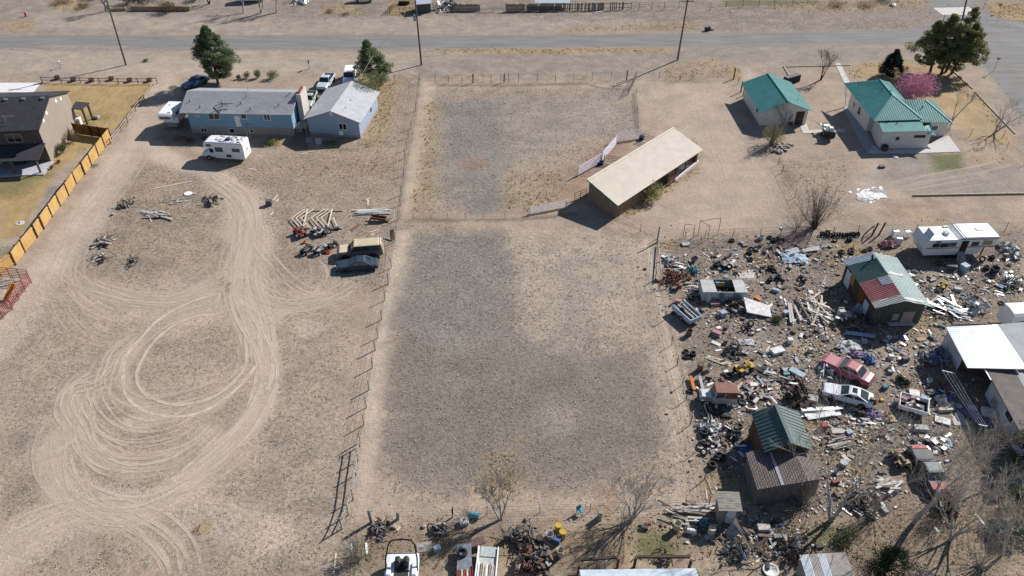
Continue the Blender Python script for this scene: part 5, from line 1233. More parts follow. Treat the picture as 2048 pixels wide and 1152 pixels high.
mb = MB(); pp = [(xm + .2 + .12 * k, -.1 - .0 * k, 1.0) for k in range(9)]
for k in range(9): mb.bar((xm + .0 + .08 * k, -.1, 1.05), (xm - .75 + .13 * k, -1.7 - .08 * k, .02), .10, .03)
o = mb.build('ramp', GREYWOOD); o.location = lt.location; o.rotation_euler = lt.rotation_euler; tag(o, 'fan of grey planks leaning against the doorway of the long caravan', 'ramp')
# roofless camper shell
rc0, rc1 = at(1402, 600), at(1490, 601); rcl = (rc1 - rc0).length
rc = thing('camper_shell', 'roofless white camper shell with dark open middle among the tyres', 'camper', (rc0 + rc1) / 2 + Vector((0, .9, 0)), R(-1))
zc_ = 1.25; hx = rcl / 2; SHW = mat('dirty_white_panel', (.50, .50, .48), .7, scale=2, c2=(.38, .38, .37))
mb = MB(); mb.box((0, -1.0, zc_ / 2), (rcl, .06, zc_)).build('near_wall', SHW, rc); MB().box((0, 1.0, zc_ / 2 + .1), (rcl, .06, zc_ + .2)).build('rear_wall', mat('teal_grey_panel', (.12, .20, .22), .7), rc)
for s in (-1, 1): MB().box((s * hx, 0, zc_ / 2), (.06, 2.0, zc_)).build('end_wall', SHW, rc)
MB().box((0, 0, .3), (rcl - .1, 1.95, .05)).build('floor', mat('dark_floor', (.06, .045, .04), .95), rc)
MB().slab([(-hx, -1.05, zc_ + .03), (-hx + 1.6, -1.05, zc_ + .03), (-hx + 1.45, 1.05, zc_ + .2), (-hx, 1.05, zc_ + .2)], .05).build('roof_remnant', mat('worn_panel_top', (.48, .47, .45), .7, scale=1.5, c2=(.38, .37, .36)), rc)
MB().slab([(hx - 1.25, -1.05, zc_ + .03), (hx + .1, -1.05, zc_ + .03), (hx - .1, 1.05, zc_ + .2), (hx - 1.3, 1.05, zc_ + .2)], .05).build('roof_remnant', SHW, rc)
MB().box((-.2, .85, 1.0), (1.0, .3, .5)).build('cupboard', mat('honey_wood', (.45, .30, .10), .7), rc); MB().box((-.5, .82, 1.12), (.45, .3, .3)).build('panel', mat('sky_blue_panel', (.25, .45, .60), .6), rc)
mb = MB()
for i in range(8): MB().box((rnd.uniform(-.9, 1.0), rnd.uniform(-.7, .5), .45), (rnd.uniform(.2, .6), rnd.uniform(.1, .4), .2), rnd.uniform(0, 3)).build('rubbish', [SHW, GREYWOOD, METAL, RUST][i % 4], rc)
for x in (-hx + .4, 1.0, -.6, hx - .6): MB().slab([(x, -1.05, zc_ - .1), (x + .55, -1.05, zc_ - .15), (x + .65, -1.5, .05), (x + .1, -1.4, .05)], .03).build('torn_cladding', mat('teal_grey_panel', (.12, .20, .22), .7) if rnd.random() < .6 else SHW, rc)
# pickup-bed trailer full of scrap
p, a = place2((1372, 648), (1352, 612))
ub = thing('scrap_trailer', 'pale blue old pickup box full of pipes, by the fence', 'trailer', (at(1361, 640) + at(1382, 628)) / 2, R(120))
UBM = paint('pale_blue_paint', (.42, .52, .60), .5, .3)
for s in (-1, 1): MB().bbox((0, s * .8, .75), (3.0, .16, .55), .04).build('side_panel', UBM, ub)
MB().bbox((-1.5, 0, .75), (.12, 1.6, .5), .03).build('tailgate', UBM, ub); MB().box((0, 0, .55), (2.95, 1.5, .06)).build('floor', DARKM, ub)
for s in (-1, 1): wheel(ub, -.2, s * .8, .34)
for k in range(7): MB().bar((-1.4 + rnd.uniform(0, .4), -.6 + .2 * k, .75 + .05 * k % .3), (1.3 + rnd.uniform(-.3, .6), -.5 + .17 * k, .9), .06).build('pipe', [METAL, WHITE, DARKM][k % 3], ub)
wheel(ub, .4, .3, .3).location.z = .85
# open cargo tray full of junk near the clothes line
p = at(1823, 818)
tr = thing('cargo_tray', 'white rimmed cargo trailer heaped with mixed rubbish', 'trailer', p, R(-25))
for s in (-1, 1): MB().bbox((0, s * .95, .72), (2.5, .1, .45), .03).build('side_panel', WHITE, tr); MB().bbox((s * 1.25, 0, .72), (.1, 1.9, .45), .03).build('end_panel', WHITE, tr)
MB().box((0, 0, .5), (2.5, 1.9, .06)).build('floor', DARKM, tr)
for s in (-1, 1): wheel(tr, 0, s * 1.05, .28)
for i in range(16): MB().box((rnd.uniform(-1, 1), rnd.uniform(-.7, .7), .75 + rnd.uniform(0, .25)), (rnd.uniform(.2, .6), rnd.uniform(.15, .4), rnd.uniform(.08, .3)), rnd.uniform(0, 3), (rnd.uniform(-.4, .4), rnd.uniform(-.4, .4))).build('rubbish', [WHITE, METAL, mat('purple_grey', (.20, .17, .25), .8), mat('dusty_pink', (.42, .24, .22), .8), GREYWOOD, DARKM][i % 6], tr)
# utility trailer with appliances beside the teal house
ut = thing('utility_trailer', 'small black utility trailer carrying white appliances beside the teal roofed house', 'trailer', at(1655, 272), R(75))
MB().box((0, 0, .55), (2.9, 1.6, .08)).build('deck', DARKM, ut)
for s in (-1, 1):
    MB().bar((-1.45, s * .8, .85), (1.45, s * .8, .85), .06).build('rail', DARKM, ut); wheel(ut, -.1, s * .92, .33, .2)
    for x in (-1.4, 0, 1.4): MB().bar((x, s * .8, .55), (x, s * .8, .88), .05).build('stake', DARKM, ut)
MB().bar((1.45, 0, .5), (2.6, 0, .45), .1).build('drawbar', DARKM, ut); MB().box((-1.5, 0, 1.0), (.06, 1.6, .9)).build('tailgate', DARKM, ut)
def appliance(p, rz, d, label, m=None, tilt=None, grp=None, z=0.):
    a_ = thing('appliance', label, 'appliance', Vector((p[0], p[1], z)), rz, grp)
    if tilt: a_.rotation_euler = (tilt[0], tilt[1], rz)
    MB().bbox((0, 0, d[2] / 2), d, .025).build('cabinet', m or WHITE, a_)
    MB().bbox((0, -d[1] / 2 - .012, d[2] * .45), (d[0] * .86, .03, d[2] * .72), .01).build('door', m or WHITE, a_); MB().bbox((0, d[1] / 2 - .06, d[2] + .06), (d[0] * .94, .1, .14), .02).build('control_panel', mat('grey_panel', (.40, .40, .42), .5), a_)
    return a_
bq = ut.location
appliance((bq.x - .2, bq.y + .9), R(75), (.7, 1.0, .75), 'white appliance at the front of the black utility trailer', z=.6); appliance((bq.x + .15, bq.y - .1), R(80), (.65, .7, .9), 'white appliance near the rear of the black utility trailer', z=.6)
tag(MB().bar((bq.x - .8, bq.y + 1.9, 1.15), (bq.x - .45, bq.y - 1.2, 1.0), .22, .12).build('beam', WHITE), 'long white beam laid along the black utility trailer', 'beam')
# boat with a black tower, its near half outside the frame
bt = thing('boat', 'white boat with black arched tower and two black seats', 'boat', at(805, 1165), R(91))
HULL = mat('gelcoat', (.74, .76, .80), .3, var=.05)
MB().loft([[(x, -w, z0 + .35), (x, -w * .5, z0), (x, w * .5, z0), (x, w, z0 + .35), (x, w * 1.03, 1.15), (x, w * .8, 1.2), (x, -w * .8, 1.2), (x, -w * 1.03, 1.15)] for x, w, z0 in ((-3.2, 1.15, .35), (-1, 1.25, .3), (1.2, 1.27, .3), (1.75, 1.2, .35), (1.85, 1.05, .5))]).build('hull', HULL, bt)
MB().box((.55, 0, 1.215), (1.5, 1.1, .03)).build('cockpit', mat('dark_upholstery', (.04, .045, .04), .8), bt)
for s in (-1, 1):
    MB().bbox((.85, s * .33, 1.5), (.85, .42, .5), .12).build('seat', BLACKP, bt)
    MB().tube([(.3, s * 1.22, 1.15), (.9, s * 1.2, 2.0), (1.55, s * 1.0, 2.75)], .06, 8).build('tower_leg', DARKM, bt)
    MB().bbox((.35, s * .98, 1.3), (1.1, .4, .18), .05).build('gunwale_pad', HULL, bt)
MB().tube([(1.55, -1.0, 2.75), (1.78, -.75, 2.95), (1.85, 0, 3.0), (1.78, .75, 2.95), (1.55, 1.0, 2.75)], .07, 8).build('tower_arch', DARKM, bt)
MB().bar((1.1, -1.1, 2.25), (1.1, 1.1, 2.25), .06).build('cross_bar', DARKM, bt)
# loaded trailers at the lower edge
f1_ = thing('flatbed_trailer', 'narrow steel trailer with a spare wheel and red slatted bed', 'trailer', at(930, 1148), R(94))
MB().box((.2, 0, .6), (4.2, 1.15, .08)).build('deck', mat('blue_grey_steel', (.20, .24, .28), .5, scale=2, c2=(.13, .15, .18)), f1_)
for s in (-1, 1): MB().bar((-1.9, s * .6, .72), (.3, s * .6, .72), .05, .12).build('rail', mat('red_oxide', (.24, .045, .035), .7), f1_); wheel(f1_, -.6, s * .72, .33)
for k in range(5): MB().box((-1.0, -.42 + .21 * k, .68), (2.0, .13, .05)).build('slat', mat('red_oxide', (.24, .045, .035), .7) if k % 2 == 0 else PALEWOOD, f1_)
w_ = wheel(f1_, 1.4, .15, .42, .22, METAL); w_.rotation_euler = (R(-90), 0, 0); w_.location.z = .78
MB().bbox((2.4, -.9, .55), (.7, 1.6, .1), .02, .3).build('loading_ramp', mat('rust_brown_plate', (.14, .09, .08), .8), f1_)
f2_ = thing('flatbed_trailer', 'white framed trailer loaded with long pale boards', 'trailer', at(972, 1158), R(86))
MB().box((0, 0, .55), (4.8, 1.6, .08)).build('deck', SHW, f2_); MB().box((2.0, 0, .63), (.9, 1.2, .05)).build('front_panel', mat('sea_grey', (.42, .46, .46), .7), f2_)
for s in (-1, 1): MB().bar((-2.4, s * .8, .7), (2.4, s * .78, .7), .1, .2).build('rail', WHITE, f2_); wheel(f2_, -.6, s * .95, .33)
for k in range(8): MB().box((-.7 + rnd.uniform(-.2, .2), -.6 + .17 * k, .66 + .03 * (k % 3)), (3.2, .12, .05), rnd.uniform(-.03, .03)).build('board', [SHW, PALEWOOD, GREYWOOD, WHITE][k % 4], f2_)
# horse trailer / vans cut by the upper edge
vt = thing('van', 'white van cut by the upper edge, behind the bare roadside trees', 'van', at(505, 2), R(8))
MB().loft([rr(-2.6, 1.05, .5, 2.2), rr(-2.5, 1.1, .45, 2.3), rr(2.2, 1.1, .45, 2.3), rr(2.5, 1.0, .5, 1.9)]).build('body', CPW, vt)
for x in (-1.6, 1.6):
    for s in (-1, 1): wheel(vt, x, s * 1.0, .36)
quad_glass(vt, [(-2.0, -1.11, 1.4), (1.6, -1.11, 1.4), (1.6, -1.11, 2.0), (-2.0, -1.11, 2.0)], CGLASS, 'side_window', mg=(.05,) * 4)
tk = thing('storage_tank', 'blue grey cylindrical tank at the upper edge of the picture', 'tank', at(728, 3), R(2))
MB().lathe([(.01, -2.2), (.6, -2.15), (.75, -1.9), (.75, 1.9), (.6, 2.15), (.01, 2.2)], 20, (0, 0, 1.0), 'x').build('shell', mat('blue_grey_tank', (.22, .29, .37), .5), tk, True)
for x in (-1.3, 1.3): MB().box((x, 0, .25), (.2, 1.1, .5)).build('cradle', DARKM, tk)
# ---------------------------------------------------------------- trees and shrubs
BARK = mat('grey_bark', (.32, .285, .25), .95, scale=4, c2=(.21, .185, .16), bump=.3)
PBARK = mat('pale_bark', (.47, .435, .39), .9, scale=5, c2=(.24, .21, .185)); DBARK = mat('dark_bark', (.085, .062, .05), .95, var=.3)
TWIG = mat('grey_twig', (.33, .29, .25), .9, var=.2); PTWIG = mat('pale_twig', (.46, .41, .345), .9, var=.2); BTWIG = mat('brown_twig', (.165, .115, .09), .9, var=.25)
def leafmat(name, c, c2, tr=.42):
    if name in _mats: return _mats[name]
    m = mat(name, c, .75, scale=1.1, c2=c2, spec=.15, detail=3); nt = m.node_tree; b = nt.nodes['Principled BSDF']; o = nt.nodes['Material Output']
    t = nt.nodes.new('ShaderNodeBsdfTranslucent'); x = nt.nodes.new('ShaderNodeMixShader'); x.inputs[0].default_value = tr
    nt.links.new(b.inputs['Base Color'].links[0].from_socket, t.inputs[0]); nt.links.new(b.outputs[0], x.inputs[1]); nt.links.new(t.outputs[0], x.inputs[2]); nt.links.new(x.outputs[0], o.inputs[0]); return m
PINE = leafmat('pine_needles', (.165, .215, .11), (.095, .135, .07)); SPRUCE = leafmat('spruce_needles', (.026, .044, .040), (.014, .024, .022))
OLIVEP = leafmat('olive_pine', (.245, .245, .105), (.135, .145, .065)); PINK = leafmat('pink_blossom', (.56, .25, .37), (.36, .15, .23)); BUD = leafmat('spring_buds', (.30, .30, .13), (.19, .19, .08))
SHRUBG = leafmat('grey_green_shrub', (.17, .19, .085), (.10, .115, .055)); DRYB = leafmat('dry_shrub', (.23, .165, .10), (.12, .085, .055)); GRNB = leafmat('green_shrub', (.10, .14, .06), (.055, .08, .035)); TUMB = leafmat('dry_weed', (.40, .32, .19), (.24, .19, .115))
def branchy(mb, twig, p, d, L, r, lv, r_, spread=.55, up_=.25, nb=(3, 5), curve=.25, shrink=.68, tw=(1, 2)):
    """a limb with its own bends and side limbs; thick wood goes to mb, thin to twig"""
    n = 4; pts = [p]; q = p; dd = d.normalized()
    for i in range(n):
        dd = (dd + Vector((r_.gauss(0, curve * .5), r_.gauss(0, curve * .5), r_.gauss(0, curve * .3) + up_ * .2))).normalized(); q = q + dd * (L / n); pts.append(q)
    rs = [max(r * (1 - .16 * i), .008) for i in range(n + 1)]
    (mb if r > .035 else twig).tube(pts, rs, 6 if r > .06 else (4 if r > .02 else 3), False)
    if lv <= 0: return
    k = r_.randint(*nb)
    for j in range(k):
        t = r_.uniform(.3, 1.) if j else 1.; i = min(int(t * n), n - 1); s = pts[i].lerp(pts[i + 1], t * n - i)
        a = r_.uniform(0, 2 * math.pi); u, w = basis(dd); sp = spread * r_.uniform(.6, 1.3)
        nd_ = (dd * math.cos(sp) + (u * math.cos(a) + w * math.sin(a)) * math.sin(sp) + Vector((0, 0, up_ * .4))).normalized()
        branchy(mb, twig, s, nd_, L * shrink * r_.uniform(.75, 1.15), rs[i] * .62, lv - 1, r_, spread, up_, nb, curve, shrink)
def bare_tree(label, px, py, h, seed, lv=4, stems=((0, 0, 1),), r=.16, spread=.55, up_=.25, nb=(3, 4), bark=None, tw=None, name='bare_tree', cat='tree', group=None, shrink=.68, Lf=.36, curve=.25, lean=None):
    r_ = random.Random(seed); t = thing(name, label, cat, at(px, py), 0, group); mb, twg = MB(), MB()
    for s in stems: branchy(mb, twg, Vector((r_.uniform(-.1, .1), r_.uniform(-.1, .1), -.05)), Vector(s), h * Lf, r, lv, r_, spread, up_, nb, curve, shrink)
    if mb.v: mb.build('trunk', bark or BARK, t, True)
    if twg.v: twg.build('crown', tw or TWIG, t)
    return t
def leaf_cloud(n, centre, rad, size, r_, asp=.45, shell=.35, fn=None, flat=0.):
    """many leaf-sized faces spread through a lumpy volume"""
    mb = MB(); c = Vector(centre); o = len(mb.v)
    for _ in range(n):
        while True:
            v = Vector((r_.uniform(-1, 1), r_.uniform(-1, 1), r_.uniform(-1, 1)))
            if v.length_squared <= 1 and v.length > shell * r_.random(): break
        p = Vector((v.x * rad[0], v.y * rad[1], v.z * rad[2])) + c
        a = Vector((r_.gauss(0, 1), r_.gauss(0, 1), r_.gauss(0, 1) * (1 - flat))).normalized(); b = a.cross(Vector((r_.gauss(0, 1), r_.gauss(0, 1), r_.gauss(0, 1)))).normalized()
        s = size * r_.uniform(.6, 1.3)
        mb.v += [tuple(p - a * s * .5), tuple(p + b * s * asp * .5), tuple(p + a * s * .5), tuple(p - b * s * asp * .5)]; k = len(mb.v); mb.f.append((k - 4, k - 3, k - 2, k - 1))
    return mb
def clumped(clumps, n, size, r_, asp=.4):
    mb = MB()
    for c, rad in clumps:
        s = leaf_cloud(n, c, rad if isinstance(rad, tuple) else (rad, rad, rad * .8), size, r_, asp)
        o = len(mb.v); mb.v += s.v; mb.f += [tuple(i + o for i in f) for f in s.f]
    return mb
def conifer(label, px, py, h, rmax, seed, m, n=70, leaves=110, base=.12, peak=.35, trunks=((0, 0),), size=.34, cr=.75, name='pine_tree', lop=(0, 0), bark=None, leaders=None):
    r_ = random.Random(seed); t = thing(name, label, 'tree', at(px, py)); tb = MB(); cl = []
    for tx, ty in trunks: tb.tube([(tx, ty, -.05), (tx * 1.3, ty * 1.3, h * .4), (tx * 1.6 + .1, ty * 1.6, h * .92)], [h * .022, h * .016, .04], 7)
    for i in range(n):
        ox, oy, h, rmax = leaders[i % len(leaders)] if leaders else (0, 0, h, rmax)
        f = r_.random() ** .8; z = h * (base + (1 - base) * f)
        prof = (f / peak) ** .5 if f < peak else max(.05, 1 - ((f - peak) / (1 - peak)) ** 1.25)
        R_ = rmax * prof; a = r_.uniform(0, 2 * math.pi); q = R_ * math.sqrt(r_.uniform(.18, 1.)) * r_.uniform(.8, 1.15)
        c = Vector((ox + math.cos(a) * q + lop[0] * (1 - f), oy + math.sin(a) * q + lop[1] * (1 - f), z))
        s = cr * r_.uniform(.65, 1.25) * (.55 + .45 * prof); cl.append((c, (s, s, s * .62)))
        if q > R_ * .45: tb.tube([(ox + lop[0] * .3, oy + lop[1] * .3, z - .3), tuple(c)], [.06, .02], 4, False)
    tb.build('trunk', bark or DBARK, t, True); clumped(cl, leaves, size, r_, .28).build('crown', m, t); return t
def shrub(label, px, py, r, h, seed, m, n=700, size=.16, name='shrub', group=None, stems=BTWIG, lumps=6, asp=.45):
    r_ = random.Random(seed); t = thing(name, label, 'shrub', at(px, py), 0, group); cl = []
    for i in range(lumps):
        a = r_.uniform(0, 6.3); q = r * r_.uniform(.0, .6); cl.append((Vector((math.cos(a) * q, math.sin(a) * q, h * r_.uniform(.35, .72))), (r * .55, r * .55, h * .34)))
    sb = MB()
    for i in range(9): a = r_.uniform(0, 6.3); sb.tube([(0, 0, -.02), (math.cos(a) * r * .4, math.sin(a) * r * .4, h * .5), (math.cos(a) * r * .75, math.sin(a) * r * .75, h * .85)], [.035, .02, .008], 4, False)
    sb.build('stem', stems, t); clumped(cl, n // lumps, size, r_, asp).build('crown', m, t); return t
def stems_bush(label, px, py, h, seed, n=60, spread=.6, tw=TWIG, leaf=None, r=.03, name='bare_bush', lv=2, nl=0, trunk=None, size=.14):
    r_ = random.Random(seed); t = thing(name, label, 'bush', at(px, py)); mb = MB(); big = MB()
    for i in range(n):
        a = r_.uniform(0, 6.3); sp = abs(r_.gauss(0, spread)); d = Vector((math.cos(a) * math.sin(sp), math.sin(a) * math.sin(sp), math.cos(sp)))
        branchy(big, mb, Vector((r_.uniform(-.25, .25), r_.uniform(-.25, .25), 0)), d, h * r_.uniform(.5, .85), r * r_.uniform(.6, 1.1), lv, r_, .3, .3, (2, 3), .18, .5)
    if big.v: big.build('trunk', BARK, t)
    mb.build('crown', tw, t)
    if trunk: MB().tube([(0, 0, -.05), (.05, 0, .5), (-.1, .05, .95)], [trunk, trunk * .85, trunk * .9], 8).build('stump', DBARK, t)
    if leaf: leaf_cloud(nl, (0, 0, h * .5), (h * .5, h * .5, h * .42), size, r_, .5, .5).build('leaves', leaf, t)
    return t
conifer('tall dark green pine on its own behind the blue house', 436, 166, 9.6, 3.5, 11, PINE, 240, 120, .10, .38, lop=(.7, -.1))
conifer('green pine with a leaning top, next to the white van', 742, 168, 7.4, 3.4, 12, leafmat('light_pine_needles', (.225, .265, .135), (.135, .175, .09)), 150, 120, .06, .2, lop=(1.0, -.3))
conifer('huge olive green pine with several trunks behind the teal roofed house', 1878, 146, 10.8, 5.2, 13, OLIVEP, 430, 110, .18, .3, trunks=((-1.4, .3), (.3, -.2), (1.3, .4), (2., -.3)), size=.40, cr=.85, leaders=[(-2.6, .2, 8.8, 3.6), (-.4, .3, 10.0, 3.8), (2.2, -.3, 11.2, 3.4), (3.2, -.6, 8.5, 3.2), (.6, -1.4, 7.2, 3.4)])
conifer('small dark spruce on the left of the big olive pine', 1779, 153, 4.6, 2.2, 14, SPRUCE, 120, 120, .05, .2, name='spruce_tree', size=.26, cr=.6)
shrub('round bush in full pink blossom behind the teal roofed house', 1824, 204, 3.7, 4.9, 15, PINK, 6500, .2, 'blossom_tree', None, DBARK, 22)['category'] = 'tree'
bare_tree('bare twiggy tree with pale spring buds beside the garage', 741, 213, 5.2, 16, 4, ((0, 0, 1), (.2, 0, 1)), .11, .5, .3, (3, 4), tw=BTWIG)
bt_ = bpy.data.objects['bare_tree']; leaf_cloud(1500, (0, 0, 3.9), (2.0, 2.0, 1.6), .2, random.Random(3), .5, .2).build('leaves', BUD, bt_)
bare_tree('bare vase shaped tree in the yard between the shed and the teal roofed house', 1641, 160, 6.2, 17, 5, ((0, 0, 1), (.4, .1, 1), (-.3, .2, 1)), .13, .45, .3, (2, 4), tw=BTWIG, bark=DBARK)
bare_tree('bare grey tree standing against the gable of the teal roofed shed', 1568, 253, 5.8, 18, 4, ((.05, 0, 1), (.5, .1, 1), (-.25, 0, 1)), .12, .5, .3, (3, 4), bark=BARK, tw=TWIG)
stems_bush('grey green leafing bush in front of the teal roofed shed', 1543, 290, 3.4, 19, 80, .6, TWIG, BUD, .035, 'leafing_bush', 2, 1900)
stems_bush('bare fan of upright stems on a dark stump', 1628, 455, 4.6, 20, 85, .62, BTWIG, None, .035, trunk=.42)
stems_bush('low bare bush left of the dark willow stump', 1590, 462, 2.2, 21, 30, .9, TWIG, None, .02)
bare_tree('slender white barked tree on the gold grass', 1905, 238, 6.5, 22, 4, ((.1, .05, 1), (.35, .1, 1)), .10, .45, .35, (3, 4), bark=PBARK, tw=PTWIG)
bare_tree('larger pale bare tree at the right edge by the gold grass', 1987, 268, 7.0, 23, 5, ((.15, .1, 1), (.7, .3, 1)), .16, .5, .3, (2, 4), bark=PBARK, tw=PTWIG)
lot_tree = bare_tree('slim bare tree with olive buds at the near edge of the empty lot', 1003, 1040, 6.2, 24, 5, ((0, .05, 1), (-.3, 0, 1), (-.15, .1, 1)), .11, .4, .4, (3, 4), bark=PBARK, tw=PTWIG)
leaf_cloud(600, (-.2, .2, 4.2), (1.5, 1.5, 1.9), .1, random.Random(8), .5, .2).build('leaves', leafmat('ochre_buds', (.34, .26, .12), (.22, .17, .08)), lot_tree)
bare_tree('thin bare tree next to the slim budding tree', 975, 1030, 4.0, 25, 3, ((0, .05, 1),), .05, .4, .4, (3, 4), bark=PBARK, tw=PTWIG)
bare_tree('many stemmed grey tree at the lot edge above the greenhouse', 1262, 1040, 6.6, 26, 5, ((.1, .15, 1), (.55, .2, 1), (-.3, .05, 1), (.25, .3, 1)), .11, .5, .3, (3, 4), bark=PBARK, tw=PTWIG)
stems_bush('tangle of fallen grey branches at the foot of the many stemmed tree', 1245, 1050, 2.6, 27, 40, 1.15, PTWIG, None, .03, lv=2)
bare_tree('tall forked bare tree whose shadow crosses the yard below the annex', 1662, 1040, 15.5, 28, 6, ((-.28, .06, 1), (.22, .16, 1)), .17, .48, .28, (2, 4), bark=PBARK, tw=PTWIG, shrink=.70)
bare_tree('tall bare tree with pale limbs at the derelict red ended car', 1826, 1046, 13.5, 29, 6, ((.02, .12, 1), (.35, .1, 1)), .17, .5, .28, (2, 4), bark=PBARK, tw=PTWIG, shrink=.70)
bare_tree('dense bare thicket tree near the lower right corner', 1900, 1080, 8.5, 30, 5, ((.15, .1, 1), (.4, 0, 1), (-.1, .2, 1)), .13, .5, .25, (3, 4), bark=PBARK, tw=PTWIG)
bare_tree('bare tree against the right edge below the green tarp roll', 2005, 1110, 7.5, 31, 5, ((.1, .1, 1), (-.3, .1, 1)), .12, .5, .25, (3, 4), bark=PBARK, tw=PTWIG)
bare_tree('bare tree in the shade by the long mobile home', 1965, 985, 8.5, 32, 5, ((.15, .2, 1),), .13, .5, .3, (3, 4), bark=BARK, tw=TWIG)
stems_bush('low grey thicket filling the lower right corner', 1960, 1135, 3.6, 33, 46, .85, PTWIG, None, .03)
stems_bush('grey twig bush below the toppled fence panels', 1745, 1035, 2.6, 34, 60, .9, TWIG, None, .025)
stems_bush('grey twig bush left of the tall forked tree', 1610, 1010, 3.0, 35, 55, .8, TWIG, None, .025)
conifer('dark green juniper at the right edge', 2040, 1035, 3.6, 2.4, 36, GRNB, 50, 120, .02, .3, name='juniper_tree', size=.22, cr=.7)
conifer('dark juniper beside the low metal shed roof', 1768, 1150, 3.4, 2.2, 37, leafmat('juniper_needles', (.05, .072, .038), (.025, .036, .02)), 46, 120, .02, .3, name='juniper_tree', size=.2, cr=.65)
conifer('dark green tree at the right edge beside the mobile home', 2046, 925, 4.5, 2.6, 38, GRNB, 50, 110, .05, .35, name='juniper_tree', size=.22, cr=.75)
for i, (px, py, r, h, m, lb, n) in enumerate([(494, 156, .95, 1.2, DRYB, 'brown dry round shrub in the row behind the blue house', 500), (516, 156, 1.0, 1.5, SHRUBG, 'olive round shrub in the middle of the row behind the blue house', 700), (547, 157, 1.3, 1.6, SHRUBG, 'largest olive shrub of the row behind the blue house', 900), (477, 158, .6, .9, GRNB, 'small green shrub close to the tall dark pine', 300),
        (148, 284, 1.5, 1.9, DRYB, 'brown leafless shrub beside the beige house', 900), (126, 306, 1.2, 1.5, GRNB, 'green shrub beside the beige house', 900), (118, 325, .4, .5, DRYB, 'tiny dry shrub in the rock border', 120), (103, 338, .45, .5, DRYB, 'small dark plant near the porch corner', 120),
        (291, 123, .7, .5, SHRUBG, 'low green weed at the roadside by the utility pole', 200), (1690, 1085, 1.3, .9, GRNB, 'low green bush near the foot of the forked tree', 700), (1553, 642, .9, .6, GRNB, 'green weed clump below the big white panel', 400), (1800, 763, .75, .6, leafmat('dark_artificial_green', (.025, .05, .03), (.012, .026, .016)), 'dark green round clump in front of the white coupe', 420), (1814, 768, .55, .5, leafmat('dark_artificial_green', (.025, .05, .03), (.012, .026, .016)), 'smaller dark green clump right of the other', 300),
        (1292, 398, 2.1, 2.7, BUD, 'yellow green bush against the barn wall', 1500), (1240, 420, 1.1, .8, GRNB, 'dark weeds at the near corner of the barn', 500), (1380, 300, 1.1, 1.3, SHRUBG, 'weedy bush at the far corner of the barn', 350), (383, 283, 1.1, .7, DRYB, 'dry bush in front of the blue house corner', 420), (412, 280, .9, .6, DRYB, 'dry bush by the basement windows', 350), (545, 285, 1.3, .8, BUD, 'yellow green weeds at the blue house steps', 700), (360, 278, 1.2, .6, TUMB, 'straw coloured bush near the truck camper', 500), (660, 288, 1.8, .4, BUD, 'weeds along the garage foundation', 600),
        (335, 24, 2.3, 2.2, DRYB, 'reddish brown bare bush across the road', 1000), (290, 12, 3.6, 3.0, leafmat('dark_hedge', (.05, .055, .05), (.03, .032, .03)), 'dark evergreen mass behind the stone wall', 1900), (255, 8, 2.6, 2.4, leafmat('dark_hedge', (.05, .055, .05), (.03, .032, .03)), 'dark evergreen shrub near the utility pole top', 1100), (205, -8, 3.0, 3.6, PINE, 'green tree top cut by the upper edge', 1300), (390, 2, 2.2, 1.6, GRNB, 'dark shrub at the far end of the stone wall', 700), (130, 6, 2.8, 1.2, TUMB, 'tall straw grass on the low mound across the road', 800), (165, 16, 2.0, .8, DRYB, 'brown weeds on the low mound', 400),
        (660, 24, 1.4, .7, TUMB, 'straw weeds in front of the blue tank', 400), (690, 30, 1.4, .4, DRYB, 'dry weeds on the far road verge', 250), (1672, 12, 2.4, 1.0, TUMB, 'straw weed bank across the road', 500), (1735, 14, 2.6, 1.1, TUMB, 'second straw weed bank across the road', 500), (1760, 2, 2.4, .9, GRNB, 'green weeds at the upper edge', 500)]):
    shrub(lb, px, py, r, h, 100 + i, m, n, .17 if r < 2 else .24)
for i, (px, py, h, lb) in enumerate([(488, 26, 8., 'bare tree by the white van across the road, left of three'), (522, 26, 7., 'bare tree by the white van across the road, middle of three'), (553, 25, 7., 'bare tree by the white van across the road, right of three'), (212, 22, 6.5, 'bare tree beside the top of the leaning utility pole'), (418, 8, 7., 'bare tree among the dark shrubs across the road')]):
    bare_tree(lb, px, py, h, 60 + i, 5, ((-.05, 0, 1), (.2, .1, 1)), .17, .5, .3, (3, 4), bark=PBARK if i < 3 else DBARK, tw=TWIG)
stems_bush('pale twiggy thicket between the derelict car and the right edge', 1900, 1020, 3.2, 41, 50, .9, PTWIG, None, .025)
stems_bush('grey brush along the near lot fence by the blue drum', 930, 1050, 1.6, 42, 40, 1.0, TWIG, None, .02)
stems_bush('grey brush left of the white boat', 715, 1120, 2.0, 43, 60, .9, TWIG, SHRUBG, .02, nl=300)
# ---------------------------------------------------------------- fences, gates, poles, roadside things
CEDAR = mat('golden_cedar', (.52, .33, .12), .8, scale=1.5, c2=(.40, .24, .08), bump=.15, stretch=(1, 1, .3)); CEDARD = mat('dark_fence_post', (.075, .035, .025), .85, var=.3)
RAILW = mat('pale_rail', (.40, .33, .25), .9, var=.25, scale=3); RAILD = mat('brown_rail', (.19, .12, .09), .9, var=.3, scale=3)
def thing_at(name, label, cat, px, py, rz=0., group=None): return thing(name, label, cat, at(px, py), rz, group)
